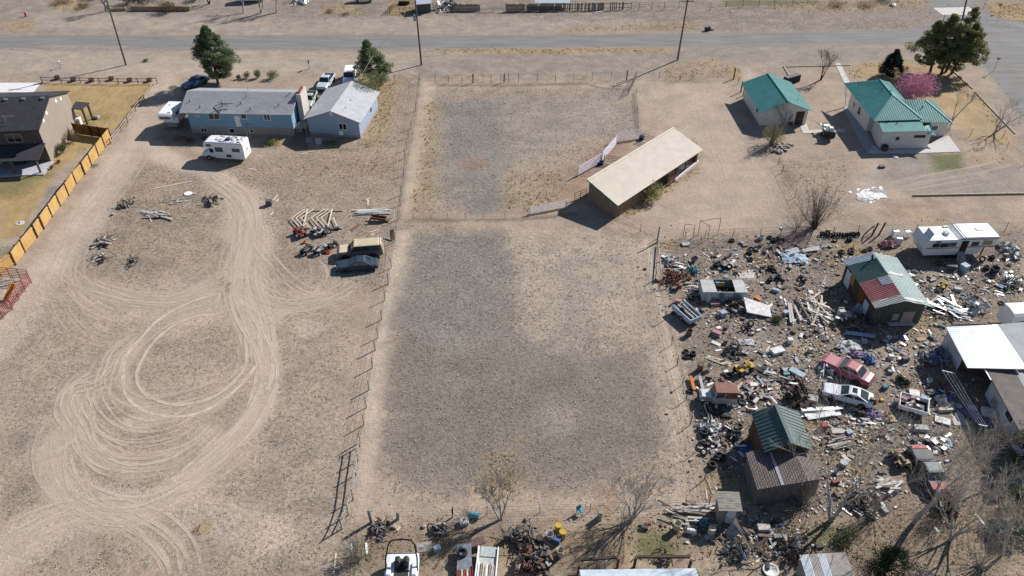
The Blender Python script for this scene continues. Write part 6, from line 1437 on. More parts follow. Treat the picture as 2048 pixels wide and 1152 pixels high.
# plank fence along the drive
pf = [(0, 552), (32, 530), (51, 505), (75, 475), (88, 458), (105, 434), (121, 412), (138, 391), (153, 368), (170, 349), (184, 331), (198, 312), (211, 295), (229, 286)]
fe = thing_at('plank_fence', 'golden board fence with brown posts along the dirt drive', 'fence', 110, 425)
P_ = [at(*p) for p in pf]; P_[-1] = P_[-2] + (P_[-2] - P_[-3])
for i in range(len(P_) - 1):
    a, b = P_[i], P_[i + 1]; d = (b - a); L = d.length; n = Vector((-d.y, d.x, 0)).normalized()
    mb = MB(); k = .06
    while k < L - .05:
        w = min(.145, L - k - .04); c = a + d * ((k + w / 2) / L) + n * .05; h = 1.72 + rnd.uniform(-.01, .01)
        mb.box((c.x, c.y, h / 2 + .05), (w, .022, h), math.atan2(d.y, d.x)); k += .15
    put(mb, 'panel', CEDAR, fe)
    for z in (.35, 1.55): put(MB().bar(up(a, z) - n * .0, up(b, z) - n * .0, .04, .09), 'rail', mat('light_cedar', (.50, .34, .16), .8), fe)
for i, p in enumerate(P_):
    s = .2 if i in (3, 4, 9) else .12; put(MB().box((p.x, p.y, .95 if s > .15 else .92), (s, s, 1.9 if s > .15 else 1.84)), 'post', CEDARD, fe)
fr = thing_at('plank_fence', 'dark shaded board fence with gate between house and golden fence', 'fence', 180, 272)
a, b = at(152, 268), P_[-1]; d = b - a; L = d.length; mb = MB(); k = 0.
while k < L - .1:
    c = a + d * ((k + .07) / L); mb.box((c.x, c.y, .92), (.14, .022, 1.74), math.atan2(d.y, d.x)); k += .15
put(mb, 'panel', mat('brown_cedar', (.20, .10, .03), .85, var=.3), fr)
for s in (0, .45, .7, .98): p = a + d * s; put(MB().box((p.x, p.y - .08, .95), (.12, .12, 1.9)), 'post', CEDARD, fr)
n_ = Vector((0, -.06, 0)); put(MB().bar(up(a + d * .45, 1.6) + n_, up(a + d * .7, .2) + n_, .1, .03), 'gate_brace', CEDARD, fr)
def rail_fence(label, pts, h=1.05, rails=(.45, .92), m=RAILD, pm=None, rr_=.05, pr=.07, name='rail_fence', group=None, sub=None, n=6):
    W = [at(*p) for p in pts]; t = thing(name, label, 'fence', W[len(W) // 2], 0, group)
    for p in W: put(MB().tube([up(p, -.02), up(p + Vector((rnd.uniform(-.03, .03), 0, 0)), h * rnd.uniform(.96, 1.06))], [pr, pr * .9], n), 'post', pm or m, t)
    for i in range(len(W) - 1):
        for z in rails: put(MB().tube([up(W[i], z), up((W[i] + W[i + 1]) / 2, z - .02), up(W[i + 1], z)], rr_, 5), 'rail', m, t)
    return t
rail_fence('brown split rail fence at the far end of the gold lawn', [(85, 165), (124, 166), (162, 166), (200, 167), (238, 168), (277, 168), (315, 167)])
rail_fence('pale split rail fence climbing along the gold lawn', [(315, 167), (289, 200), (272, 222), (256, 244), (243, 262), (222, 288)], 1.0, (.4, .85), RAILW, RAILD)
def tub(px, py, m, label, r=.5, h=.5):
    t = thing_at('planter', label, 'planter', px, py); MB().lathe([(.02, .02), (r * .8, 0), (r, h), (r * .86, h), (r * .8, h * .8), (.02, h * .8)], 14).build('tub', m, t); leaf_cloud(60, (0, 0, h * .95), (r * .8, r * .8, .2), .22, rnd, .4).build('dead_plant', DRYB, t)
for px, py, lb in ((115, 158, 'wooden half barrel planter at the far rail fence, first from the drive side'), (148, 162, 'half barrel planter behind the far rail fence, second'), (184, 163, 'half barrel planter behind the far rail fence, third'), (223, 160, 'half barrel planter behind the far rail fence, fourth'), (260, 163, 'half barrel planter behind the far rail fence, fifth'), (299, 163, 'half barrel planter at the corner where both rail fences meet')):
    tub(px, py, mat('barrel_wood', (.16, .10, .07), .9), lb)
# stock fences: thin posts and wire strands
STEEL = mat('rusty_steel_post', (.085, .062, .052), .8, var=.3)
def wire_fence(label, pts, h=1.45, zs=(.4, .75, 1.1, 1.35), r=.035, pm=None, mesh=False, hs=None, jit=.06, wr=.009):
    W = [at(*p) for p in pts]; t = thing('wire_fence', label, 'fence', W[len(W) // 2])
    tops = []
    for i, p in enumerate(W):
        hh = (hs[i] if hs else h) * rnd.uniform(.92, 1.06); q = p + Vector((rnd.uniform(-jit, jit), rnd.uniform(-jit, jit), hh)); tops.append((p, q)); put(MB().tube([up(p, -.02), q], r * rnd.uniform(.85, 1.25), 5), 'post', pm or STEEL, t)
    for z in zs: put(MB().tube([a.lerp(b, min(1, z / (b.z + .01))) for a, b in tops], wr, 3), 'wire', STEEL, t)
    return t
wire_fence('thin wire fence along the road side of the empty lot', [(790, 165), (840, 164), (871, 167), (897, 166), (924, 166), (946, 166), (966, 165), (982, 166), (1001, 165), (1018, 165), (1037, 164), (1074, 164), (1111, 164), (1147, 164), (1184, 161), (1222, 160), (1253, 160)], 1.55)
wire_fence('old wire fence between the tracked field and the empty lot', [(838, 168), (832, 222), (823, 258), (818, 275), (814, 300), (811, 316), (808, 352), (803, 390), (801, 410), (797, 440), (790, 484), (783, 536), (777, 568), (770, 601), (763, 640), (756, 676), (751, 700), (745, 736), (738, 780), (733, 815), (728, 850), (720, 885)], 1.5, pm=GREYWOOD, r=.06)
rail_fence('leaning grey rail fence at the near corner of the tracked field', [(720, 893), (716, 922), (712, 950), (706, 1000), (697, 1030), (684, 1058)], 1.5, (.7, 1.25), GREYWOOD, None, .055, .07, 'rail_fence')
for k, (px, py, h, lb) in enumerate(((743, 1045, 1.75, 'thick grey fence post nearest the leaning rail fence'), (796, 1038, 1.0, 'short thick grey post right of the taller grey post'), (905, 1034, 1.3, 'thin dark post leaning near the blue barrel'))):
    tag(MB().tube([(0, 0, -.02), (.06 - .12 * (k == 0), 0, h)], .15 if k < 2 else .06, 8).build('fence_post', GREYWOOD if k < 2 else STEEL, loc=at(px, py)), lb, 'post')
wire_fence('low wire fence across the middle of the empty lot', [(800, 436), (826, 438), (861, 438), (896, 438), (931, 438), (966, 437), (1010, 437), (1056, 436), (1122, 428)], 1.0, (.3, .6, .9), .026)
wire_fence('wire fence from the barn corner to the junk yard gatepost', [(1236, 438), (1281, 463), (1314, 484)], 1.1, (.4, .9), .03)
wire_fence('wire fence between the empty lot and the junk yard', [(1314, 484), (1310, 560), (1330, 640), (1343, 690), (1354, 730), (1364, 770), (1372, 800), (1380, 850), (1392, 905), (1408, 960), (1418, 1010)], 1.3, r=.04)
wire_fence('wire fence behind the row of tyres at the junk yard', [(1314, 478), (1370, 476), (1410, 477), (1465, 474), (1520, 472), (1560, 472), (1612, 470), (1665, 470), (1715, 468), (1745, 466), (1830, 464), (2010, 462), (2060, 460)], 1.3, r=.035)
wire_fence('short wire fence left of the teal roofed shed', [(1318, 157), (1360, 160), (1385, 158), (1467, 160), (1476, 168)], 1.3, r=.035, hs=[1.2, 1.2, 1.3, 1.85, 1.0])
wire_fence('wire fence beside the bare willow stump', [(1556, 330), (1563, 346), (1590, 395), (1610, 440)], 1.2)
wire_fence('wire fence crossing right of the lane', [(1272, 186), (1274, 222), (1276, 262)], .8, (.3, .6), .03)
wire_fence('near wire fence closing the empty lot', [(796, 1038), (905, 1036), (1010, 1030), (1080, 1025), (1180, 1022), (1280, 1018), (1370, 1015), (1418, 1010)], 1.1, (.35, .7, 1.), .03)
wire_fence('wire fence around the patio end of the teal roofed house', [(1890, 275), (1940, 273), (2005, 275), (2012, 300), (2048, 330)], 1.2, r=.03)
for k, (px, py, h, lb) in enumerate(((1314, 486, 2.4, 'tall timber gatepost at the junk yard corner'), (1827, 185, 0, ''), (1481, 185, 1.9, 'dark post nearest the teal roofed shed'), (1486, 192, 1.3, 'short dark post touching the teal roofed shed'), (1467, 158, 2.0, 'dark square post at the end of the shed driveway'), (1743, 472, 1.9, 'leaning timber post at the back of the junk yard, left of two'), (1757, 471, 1.9, 'leaning timber post at the back of the junk yard, right of two'), (1253, 160, 1.7, 'corner post of the empty lot by the lane'), (1008, 165, 1.6, 'thick brace post in the lot fence'), (946, 166, 1.6, 'thick dark post in the lot fence'))):
    if h: tag(MB().tube([(0, 0, -.02), (.0 + (.35 if 'leaning' in lb else .05), .05, h)], .085 if k == 0 else .10, 6).build('timber_post', DBARK if k else GREYWOOD, loc=at(px, py)), lb, 'post')
tag(MB().tube([up(at(1316, 492), .3), up(at(1321, 560), .9)], .08, 6).build('pole_rail', GREYWOOD), 'grey log rail at the corner of the junk yard fence', 'rail')
tag(MB().tube([up(at(1728, 470), .1), up(at(1741, 471), 1.4)], .08, 6).build('brace', DBARK), 'timber brace against the leaning posts at the junk yard', 'brace')
# lane gate
def bar_gate(label, a, b, h=1.3, n=6, m=None, name='gate', z0=.15, uprights=3, cat='gate', r=.03, lean=0.):
    A, B = at(*a), at(*b); t = thing(name, label, cat, (A + B) / 2); off = Vector((0, lean, 0))
    for k in range(n):
        z = z0 + (h - z0) * k / (n - 1); put(MB().tube([up(A, z) + off * z, up(B, z) + off * z], r, 5), 'bar', m or WLINE, t)
    for k in range(uprights): p = A + (B - A) * k / (uprights - 1); put(MB().tube([up(p, 0), up(p, h + .05) + off * h], r * 1.3, 5), 'upright', m or WLINE, t)
    return t
bar_gate('dark metal bar gate at the lane end of the lot fence', (1256, 190), (1272, 158), 1.4, 6, STEEL)
PIPEW = mat('white_pipe', (.74, .71, .80), .45, var=.06)
bar_gate('white pipe panel at the far end of the barn pen', (1229, 284), (1281, 276), 1.5, 6, PIPEW, 'stock_gate', .3, 2, 'fence panel', .045)
bar_gate('white pipe panel in the middle of the barn pen', (1204, 323), (1232, 291), 1.55, 6, PIPEW, 'stock_gate', .3, 2, 'fence panel', .045)
bar_gate('white pipe panel at the near end of the barn pen', (1156, 353), (1202, 327), 1.55, 6, PIPEW, 'stock_gate', .3, 2, 'fence panel', .045)
bar_gate('white pipe panel lying in the cross fence left of the barn', (1060, 428), (1133, 414), 1.0, 5, PIPEW, 'stock_gate', .2, 2, 'fence panel', .04)
bar_gate('brown pole rails inside the barn pen, upper row', (1208, 325), (1245, 331), 1.2, 4, RAILW, 'pole_gate', .3, 2, 'fence panel', .05); bar_gate('brown pole rails behind the barn, far row', (1284, 281), (1310, 290), 1.2, 4, RAILW, 'pole_gate', .3, 2, 'fence panel', .05)
bar_gate('small dark gate left of the barn front', (1149, 400), (1172, 393), 1.1, 4, STEEL); bar_gate('rusty red gate in the open bay of the barn', (1338, 372), (1356, 358), 1.1, 5, mat('rusty_red', (.20, .06, .05), .7))
for px, py, lb in ((1201, 329, 'blue water tub at the joint of the white pipe panels'), (1283, 279, 'blue water tub behind the far corner of the barn')):
    t = thing_at('water_tub', lb, 'tub', px, py); MB().lathe([(.02, .03), (.36, 0), (.44, .5), (.40, .5), (.34, .08), (.02, .08)], 16).build('tub', mat('deep_blue_plastic', (.012, .04, .20), .4), t, True); MB().lathe([(.01, .38), (.38, .38)], 16).build('water', glass('dark_water', (.01, .02, .05)), t)
# red corral at the left edge
REDP = mat('red_pipe', (.24, .055, .05), .6, var=.25)
bar_gate('red pipe corral panel at the end of the golden fence', (4, 556), (62, 562), 1.6, 6, REDP, 'corral_gate', .3, 4, 'fence panel', .035)
bar_gate('red pipe corral panel slanting towards the left edge', (64, 566), (26, 618), 1.6, 7, REDP, 'corral_gate', .3, 4, 'fence panel', .035)
bar_gate('nearest red pipe corral panel, cut by the left edge', (26, 620), (-12, 655), 1.6, 7, REDP, 'corral_gate', .3, 3, 'fence panel', .035)
wire_fence('grey wire pen inside the red corral', [(0, 566), (30, 566), (60, 566)], 1.2, r=.03)
cs = thing_at('slide', 'orange plastic slide standing in the red corral', 'slide', 24, 596, R(70)); MB().slab([(-.9, -.28, .1), (-.9, .28, .1), (.9, .28, 1.35), (.9, -.28, 1.35)], .05).build('chute', mat('orange_plastic', (.55, .20, .03), .5), cs)
for s in (-1, 1): MB().bar((-.9, s * .3, .18), (.9, s * .3, 1.45), .05, .14).build('side_rail', mat('orange_plastic', (.55, .20, .03), .5), cs); MB().bar((.9, s * .28, 0), (.9, s * .28, 1.4), .07).build('leg', WHITE, cs)
# dark slat fence across the road
def slat_fence(label, a, b, h, m, gaps=0., w=.2, name='slat_fence'):
    A, B = at(*a), at(*b); d = B - A; L = d.length; t = thing(name, label, 'fence', (A + B) / 2); k = 0.; mb = MB()
    while k < L:
        if rnd.random() > gaps * (k / L) ** 2: c = A + d * (k / L); hh = h * rnd.uniform(.9, 1.05); mb.box((c.x, c.y, hh / 2), (w * .82, .04, hh), math.atan2(d.y, d.x))
        k += w
    put(mb, 'panel', m, t)
    for z in (h * .25, h * .8): put(MB().bar(up(A, z) + Vector((0, .06, 0)), up(B, z) + Vector((0, .06, 0)), .06, .1), 'rail', m, t)
DSL = mat('dark_grey_slats', (.075, .068, .062), .9, scale=2, c2=(.16, .145, .13))
slat_fence('dark slat fence with gaps across the road', (1012, 23), (1262, 19), 1.5, DSL, .75); slat_fence('short dark slat fence left of the wire gap across the road', (900, 22), (960, 22), 1.4, DSL, .1)
rail_fence('low white rail fence across the road', [(960, 24), (985, 24), (1012, 24)], .9, (.45, .8), RAILW, None, .045, .06)
rail_fence('thin fence right of the dark slat fence across the road', [(1262, 19), (1278, 20), (1303, 19), (1328, 19), (1357, 17)], 1.6, (.6, 1.1, 1.5), STEEL, None, .015, .05)
rail_fence('thin wire fence in front of the green verge across the road', [(1420, 20), (1452, 17), (1485, 14), (1517, 13), (1548, 12), (1584, 10), (1614, 9)], 1.5, (.5, 1., 1.4), STEEL, None, .012, .045)
rail_fence('pole corral with close rails across the road', [(780, 27), (800, 6), (832, 4)], 1.5, (.25, .5, .75, 1.0, 1.25, 1.45), RAILD, None, .045, .07)
rail_fence('front rails of the pole corral across the road', [(780, 27), (800, 28), (825, 27), (840, 26)], 1.3, (.3, .6, .9, 1.2), RAILD, None, .03, .06)
sw = thing_at('stone_wall', 'low tan stone wall in front of the dark shrubs across the road', 'wall', 330, 20)
TANST = mat('tan_stone', (.42, .31, .18), .95, scale=2, c2=(.26, .18, .10)); A, B = at(268, 21), at(382, 21)
for k in range(26):
    for z in (.25, .7): p = A + (B - A) * ((k + .5 * (z > .5)) / 26); put(MB().bbox((p.x, p.y, z), (1.0 * rnd.uniform(.5, .68), .5, .42), .08, rnd.uniform(-.1, .1)), 'stone', TANST, sw)
sw = thing_at('stone_wall', 'shorter stone wall with tumbled ends left of the gap across the road', 'wall', 235, 22); A, B = at(224, 22), at(254, 21)
for k in range(8): p = A + (B - A) * (k / 8); put(MB().bbox((p.x, p.y, .3), (.7, .5, .6), .1, rnd.uniform(-.2, .2)), 'stone', TANST, sw)
# far shack and scrap
sk = thing_at('shack', 'small grey shack with a pale roof by the second utility pole', 'shack', 846, 22); A, B = at(834, 27), at(862, 25); ux_ = (B - A); uy_ = Vector((-ux_.y, ux_.x, 0)).normalized() * 2.6
put(walls([[A, B, up(B, 1.9), up(A, 1.9)], [B, B + uy_, up(B + uy_, 2.3), up(B, 1.9)], [B + uy_, A + uy_, up(A + uy_, 2.3), up(B + uy_, 2.3)], [A + uy_, A, up(A, 1.9), up(A + uy_, 2.3)]]), 'wall', mat('charcoal_boards', (.10, .10, .105), .9, var=.3), sk)
q = ux_.normalized() * .25; n2 = uy_.normalized() * .3; put(MB().slab([up(A - q - n2, 1.92), up(B + q - n2, 1.92), up(B + q + uy_ + n2, 2.42), up(A - q + uy_ + n2, 2.42)], .08), 'roof', PALEM, sk)
def scrap_heap(label, px, py, r, n, mats, seed, name='scrap_heap', cat='scrap heap'):
    """a knot of bent metal that has grown into one heap"""
    r_ = random.Random(seed); t = thing_at(name, label, cat, px, py)
    for m in mats:
        mb = MB()
        for _ in range(n):
            p = Vector((r_.gauss(0, r * .4), r_.gauss(0, r * .4), r_.uniform(.05, r * .45))); d = Vector((r_.gauss(0, 1), r_.gauss(0, 1), r_.gauss(0, .5))).normalized() * r * r_.uniform(.2, .6)
            if r_.random() < .55: mb.tube([p - d, p + Vector((0, 0, r_.uniform(-.1, .2))), p + d], r_.uniform(.02, .05), 4)
            else: mb.box(p, (r_.uniform(.1, .5) * r, r_.uniform(.1, .35) * r, r_.uniform(.03, .2)), r_.uniform(0, 3), (r_.uniform(-.8, .8), r_.uniform(-.8, .8)))
        o = mb.build('pieces', m, t); o['kind'] = 'stuff'
    return t
scrap_heap('heap of white and dark scrap across the road', 892, 14, 2.6, 30, (WHITE, METAL, DARKM), 5)
scrap_heap('pale twisted scrap pile by the white van across the road', 600, 6, 2.2, 18, (WHITE, METAL, GREYWOOD), 6)
ty = thing_at('stock_trough', 'dark oval trough inside the pole corral', 'trough', 808, 9); MB().lathe([(.02, .05), (.8, 0), (.95, .5), (.88, .5), (.8, .08), (.02, .08)], 16, M=Matrix.Diagonal((1.3, .7, 1))).build('tub', DARKM, ty)
tag(MB().slab([at(1070, 6, 1.2), at(1140, 6, 1.2), at(1140, -8, 1.6), at(1070, -8, 1.6)], .1).build('sheet_roof', PALEM), 'pale sheet roof just behind the dark slat fence', 'roof')
tag(MB().box((0, 0, .06), (2.6, .25, .1), R(22)).build('beam', mat('mauve_white', (.72, .66, .74), .6), loc=at(1200, 24)), 'white beam lying on the far verge below the dark slat fence', 'beam')
tag(scrap_heap('small white lumber scraps on the far verge', 1782, 11, 1.6, 8, (WHITE, METAL), 8), 'small white lumber scraps on the far verge', 'scrap heap')
# utility poles
def utility_pole(label, base, top, h, arm=True, trans=True, side=-1, r=.17, wires=True):
    b = at(*base); tp = at(*top, 0) if False else None
    lo = Vector((b.x, b.y, 0)); T_ = at(top[0], top[1], h); t = thing('utility_pole', label, 'utility pole', lo)
    put(MB().tube([lo, lo.lerp(T_, .5), T_], [r, r * .85, r * .7], 8), 'pole', mat('pole_wood', (.155, .115, .10), .9, var=.3), t)
    if arm: q = lo.lerp(T_, .95); put(MB().bar(q + Vector((-1.1, 0, 0)), q + Vector((1.1, 0, 0)), .1, .12), 'crossarm', DBARK, t)
    if trans:
        q = lo.lerp(T_, trans); put(MB().lathe([(.01, -.45), (.24, -.45), (.26, .3), (.2, .42), (.01, .46)], 14, q + Vector((side * .42, 0, 0))), 'transformer', mat('transformer_grey', (.33, .38, .42), .4), t, True)
        put(MB().tube([q + Vector((side * .42, 0, .42)), q + Vector((side * .42, 0, .75))], .05, 6), 'bushing', WHITE, t)
    return t
utility_pole('leaning brown utility pole with transformer left of the blue house', (252, 130), (205, -28), 13.2, True, .74, -1)
utility_pole('dark utility pole with transformer behind the empty lot', (843, 130), (829, -14), 12.0, True, .66, -1)
utility_pole('utility pole with crossarm at the shed driveway', (1355, 120), (1376, -4), 11.3, True, False)
utility_pole('utility pole behind the huge olive pine', (1925, 38), (1946, -60), 11.0, True, False)
tag(MB().tube([at(829, -8, 11.4), at(790, 62, 8.0) * 1.0, at(752, 100, 5.6), at(712, 170, 4.2)], .022, 4).build('overhead_wire', mat('wire_grey', (.30, .29, .28), .6)), 'thin overhead wire sagging from the pole to the garage', 'wire')
# mailboxes, bin, signs
def mailbox(label, px, py, n=1):
    t = thing_at('mailbox', label, 'mailbox', px, py, R(90)); MB().bar((0, 0, 0), (0, 0, 1.05), .1).build('post', GREYWOOD, t)
    for k in range(n):
        z = 1.05 + .32 * k; MB().loft([[(x, -.1, z), (x, .1, z), (x, .1, z + .12), (x, .05, z + .2), (x, -.05, z + .2), (x, -.1, z + .12)] for x in (-.26, .26)]).build('box', DARKM if n > 1 else METAL, t)
mailbox('mailbox on a post at the end of the gravel turnout', 122, 136); mailbox('twin dark mailboxes on one post behind the blue house', 619, 138, 2)
bn = thing_at('wheelie_bin', 'toppled black wheelie bin at the roadside', 'bin', 1410, 62, R(20))
MB().loft([[(0, -.27, .05), (0, .27, .05), (0, .3, .6), (0, -.3, .6)], [(1.0, -.32, 0), (1.0, .32, 0), (1.0, .36, .72), (1.0, -.36, .72)]]).build('body', BLACKP, bn); MB().slab([(1.0, -.36, .02), (1.0, .36, .02), (1.75, .36, .1), (1.75, -.36, .1)], .05).build('lid', BLACKP, bn)
for s in (-1, 1): MB().lathe([(.01, -.03), (.12, -.03), (.12, .03), (.01, .03)], 12, (.05, s * .25, .62), 'y').build('wheel', RUBBER, bn)
rs = thing_at('road_sign', 'street sign with small green blades at the junction', 'sign', 1986, 144); MB().tube([(0, 0, 0), (.1, 0, 2.3)], .04, 6).build('post', METAL, rs)
for a in (0, 90): MB().box((.1, 0, 2.32 + .12 * (a > 0)), (.7, .03, .16), R(a + 20)).build('blade', mat('sign_green', (.05, .16, .12), .5), rs)
ws = thing_at('warning_sign', 'orange diamond sign with a white plate by the far junction', 'sign', 1979, 26); MB().tube([(0, 0, 0), (0, 0, 3.0)], .05, 6).build('post', METAL, ws)
MB().box((0, -.04, 2.3), (.62, .03, .62)).build('plate', mat('sign_orange', (.70, .28, .01), .5), ws).rotation_euler = (0, R(45), 0); bpy.data.objects[ws.children[-1].name].location = (-2.3 * math.sin(R(45)), 0, 2.3 - 2.3 * math.cos(R(45))); MB().box((0, -.04, 2.95), (.45, .03, .5)).build('plate', WHITE, ws)
hy = thing_at('fire_hydrant', 'small red hydrant on the bare ground across the road', 'hydrant', 52, 33); MB().lathe([(.01, 0), (.22, 0), (.16, .1), (.15, .6), (.2, .65), (.16, .78), (.01, .86)], 12).build('body', mat('hydrant_red', (.42, .03, .04), .5), hy, True)
for s in (-1, 1): MB().lathe([(.01, 0), (.07, 0), (.07, .1), (.01, .1)], 8, (s * .15, 0, .5), 'x').build('nozzle', mat('hydrant_red', (.42, .03, .04), .5), hy)
# clothes line by the mobile home
cl = thing_at('clothes_line', 'old clothes line with two T posts beside the mobile home', 'clothes line', 1930, 810); zc2 = 2.0
A0, A1, B0, B1 = at(1884, 741, zc2), at(1910, 747, zc2), at(1957, 849, zc2), at(1975, 853, zc2)
for a, b in ((A0, A1), (B0, B1)): put(MB().tube([a, b], .05, 6), 'crossbar', WHITE, cl); m_ = (a + b) / 2; put(MB().tube([up(m_, 0), m_], .055, 6), 'post', METAL, cl)
for s in (.03, .35, .65, .95): put(MB().tube([A0.lerp(A1, s), A0.lerp(A1, s).lerp(B0.lerp(B1, s), .5) - Vector((0, 0, .12)), B0.lerp(B1, s)], .016, 4), 'line', WHITE, cl)
# kerb timbers and edging
tag(MB().bar(up(at(1826, 392), .12), up(at(2060, 388), .12), .22, .22).build('timber_edging', RAILW), 'long pale timber edging across the gravel right of the junk yard', 'edging')
for a, b, lb in (((1567, 133), (1582, 158), 'pale timber edge leading to the teal roofed shed'), ((1572, 134), (1700, 131), 'pale timber edge along the front of the yard by the road'), ((1900, 137), (1945, 178), 'pale timber edge along the gold grass, upper part'), ((1950, 184), (2030, 268), 'pale timber edge along the gold grass, lower part')):
    tag(MB().bar(up(at(*a), .06), up(at(*b), .06), .2, .14).build('timber_edging', RAILW), lb, 'edging')
# hand rail frame in the yard and low frame
tf = thing_at('swing_set', 'rusty pipe swing frame standing by the junk yard fence', 'frame', 1400, 474)
for px, py, h in ((1366, 474, 1.9), (1386, 476, 1.9), (1396, 470, 2.1), (1415, 480, 2.1), (1436, 468, 2.4)): p = at(px, py); put(MB().tube([up(p, 0), up(p, h)], .035, 5), 'leg', STEEL, tf)
for a, b, h, g in (((1366, 474), (1386, 476), 1.9, 1.9), ((1396, 470), (1436, 468), 2.1, 2.4), ((1396, 470), (1415, 480), 2.1, 2.1)): put(MB().tube([up(at(*a), h), up(at(*b), g)], .03, 5), 'bar', STEEL, tf)
# ---------------------------------------------------------------- the junk yard and everything lying about
LAND = [(1446, 570, 'the roofless camper shell'), (1775, 590, 'the patchwork roofed shed'), (1920, 478, 'the long white caravan'), (1434, 785, 'the rusty roofed jeep'), (1565, 850, 'the green roofed shed'), (1570, 930, 'the brown shingle annex'), (1695, 795, 'the white coupe'), (1690, 735, 'the maroon car'), (1965, 690, 'the white roofed building'),
        (1630, 620, 'the big lumber pile'), (1448, 1025, 'the outhouse'), (1515, 612, 'the big white panel'), (1372, 625, 'the pale blue scrap trailer'), (1823, 820, 'the white rimmed trailer'), (1855, 945, 'the derelict red ended car'), (1275, 1140, 'the greenhouse tunnel'), (805, 1120, 'the white boat'), (970, 1125, 'the white framed trailer'), (720, 500, 'the tan wagon'), (715, 530, 'the dark blue car'), (455, 290, 'the motorhome'), (1285, 340, 'the barn'), (1640, 440, 'the dark willow stump'), (1660, 1035, 'the forked tree'), (1655, 1125, 'the low metal roof'), (1488, 745, 'the yellow tractor'), (1930, 800, 'the clothes line'), (1545, 285, 'the leafing bush'), (1800, 290, 'the teal roofed house'), (672, 250, 'the blue garage'), (310, 420, 'the grey log pile'), (1262, 1030, 'the many stemmed tree'), (745, 425, 'the stack of pale boards')]
def where(px, py):
    d, x, y, nm = min(((px - x) ** 2 + ((py - y) * 1.25) ** 2, x, y, nm) for x, y, nm in LAND)
    dx, dy = px - x, (py - y) * 1.25
    if d < 400: return 'right by ' + nm
    if abs(dx) > abs(dy) * 1.6: return ('left of ' if dx < 0 else 'right of ') + nm
    if abs(dy) > abs(dx) * 1.6: return ('behind ' if dy < 0 else 'in front of ') + nm
    return ('behind and left of ' if dx < 0 and dy < 0 else 'behind and right of ' if dy < 0 else 'in front and left of ' if dx < 0 else 'in front and right of ') + nm
PAL = {k: mat('junk_' + k, c, .75, scale=2.2, c2=tuple(x * .55 + y for x, y in zip(c, (.05, .042, .033))), detail=9) for k, c in dict(white=(.74, .73, .71), offwhite=(.50, .475, .43), grey=(.30, .30, .31), black=(.03, .03, .032), blue=(.05, .13, .33), pale_blue=(.36, .46, .56), teal=(.04, .17, .20), green=(.06, .15, .07), yellow=(.58, .40, .05), cream=(.58, .52, .38), tan=(.40, .29, .17), brown=(.13, .085, .06), rust=(.18, .075, .05), red=(.36, .035, .03), pink=(.44, .22, .22), purple=(.19, .13, .25), orange=(.60, .17, .02), silver=(.46, .47, .48), dark_grey=(.09, .09, .095), turquoise=(.08, .36, .42)).items()}
CN = {k: k.replace('_', ' ') for k in PAL}; CN['offwhite'] = 'off white'
def pxs(x, y, o, s): return (o[0] + x / s, o[1] + y / s)
Z4 = ((1300, 430), 5.433); Z5 = ((1672, 430), 5.433); Z6 = ((1300, 630), 5.433); Z7 = ((1672, 630), 5.433); Z8 = ((1350, 780), 5.0075); ZB = ((1024, 864), 4.); ZC = ((1536, 864), 4.); ZA = ((512, 864), 4.); ZR = ((1840, 500), 9.6); ZT = ((1780, 740), 9.6); ZL = ((1380, 700), 6.827); ZP = ((1620, 790), 7.68); ZM = ((1480, 560), 8.864); ZW = ((560, 400), 7.2); ZF = ((0, 288), 4.)
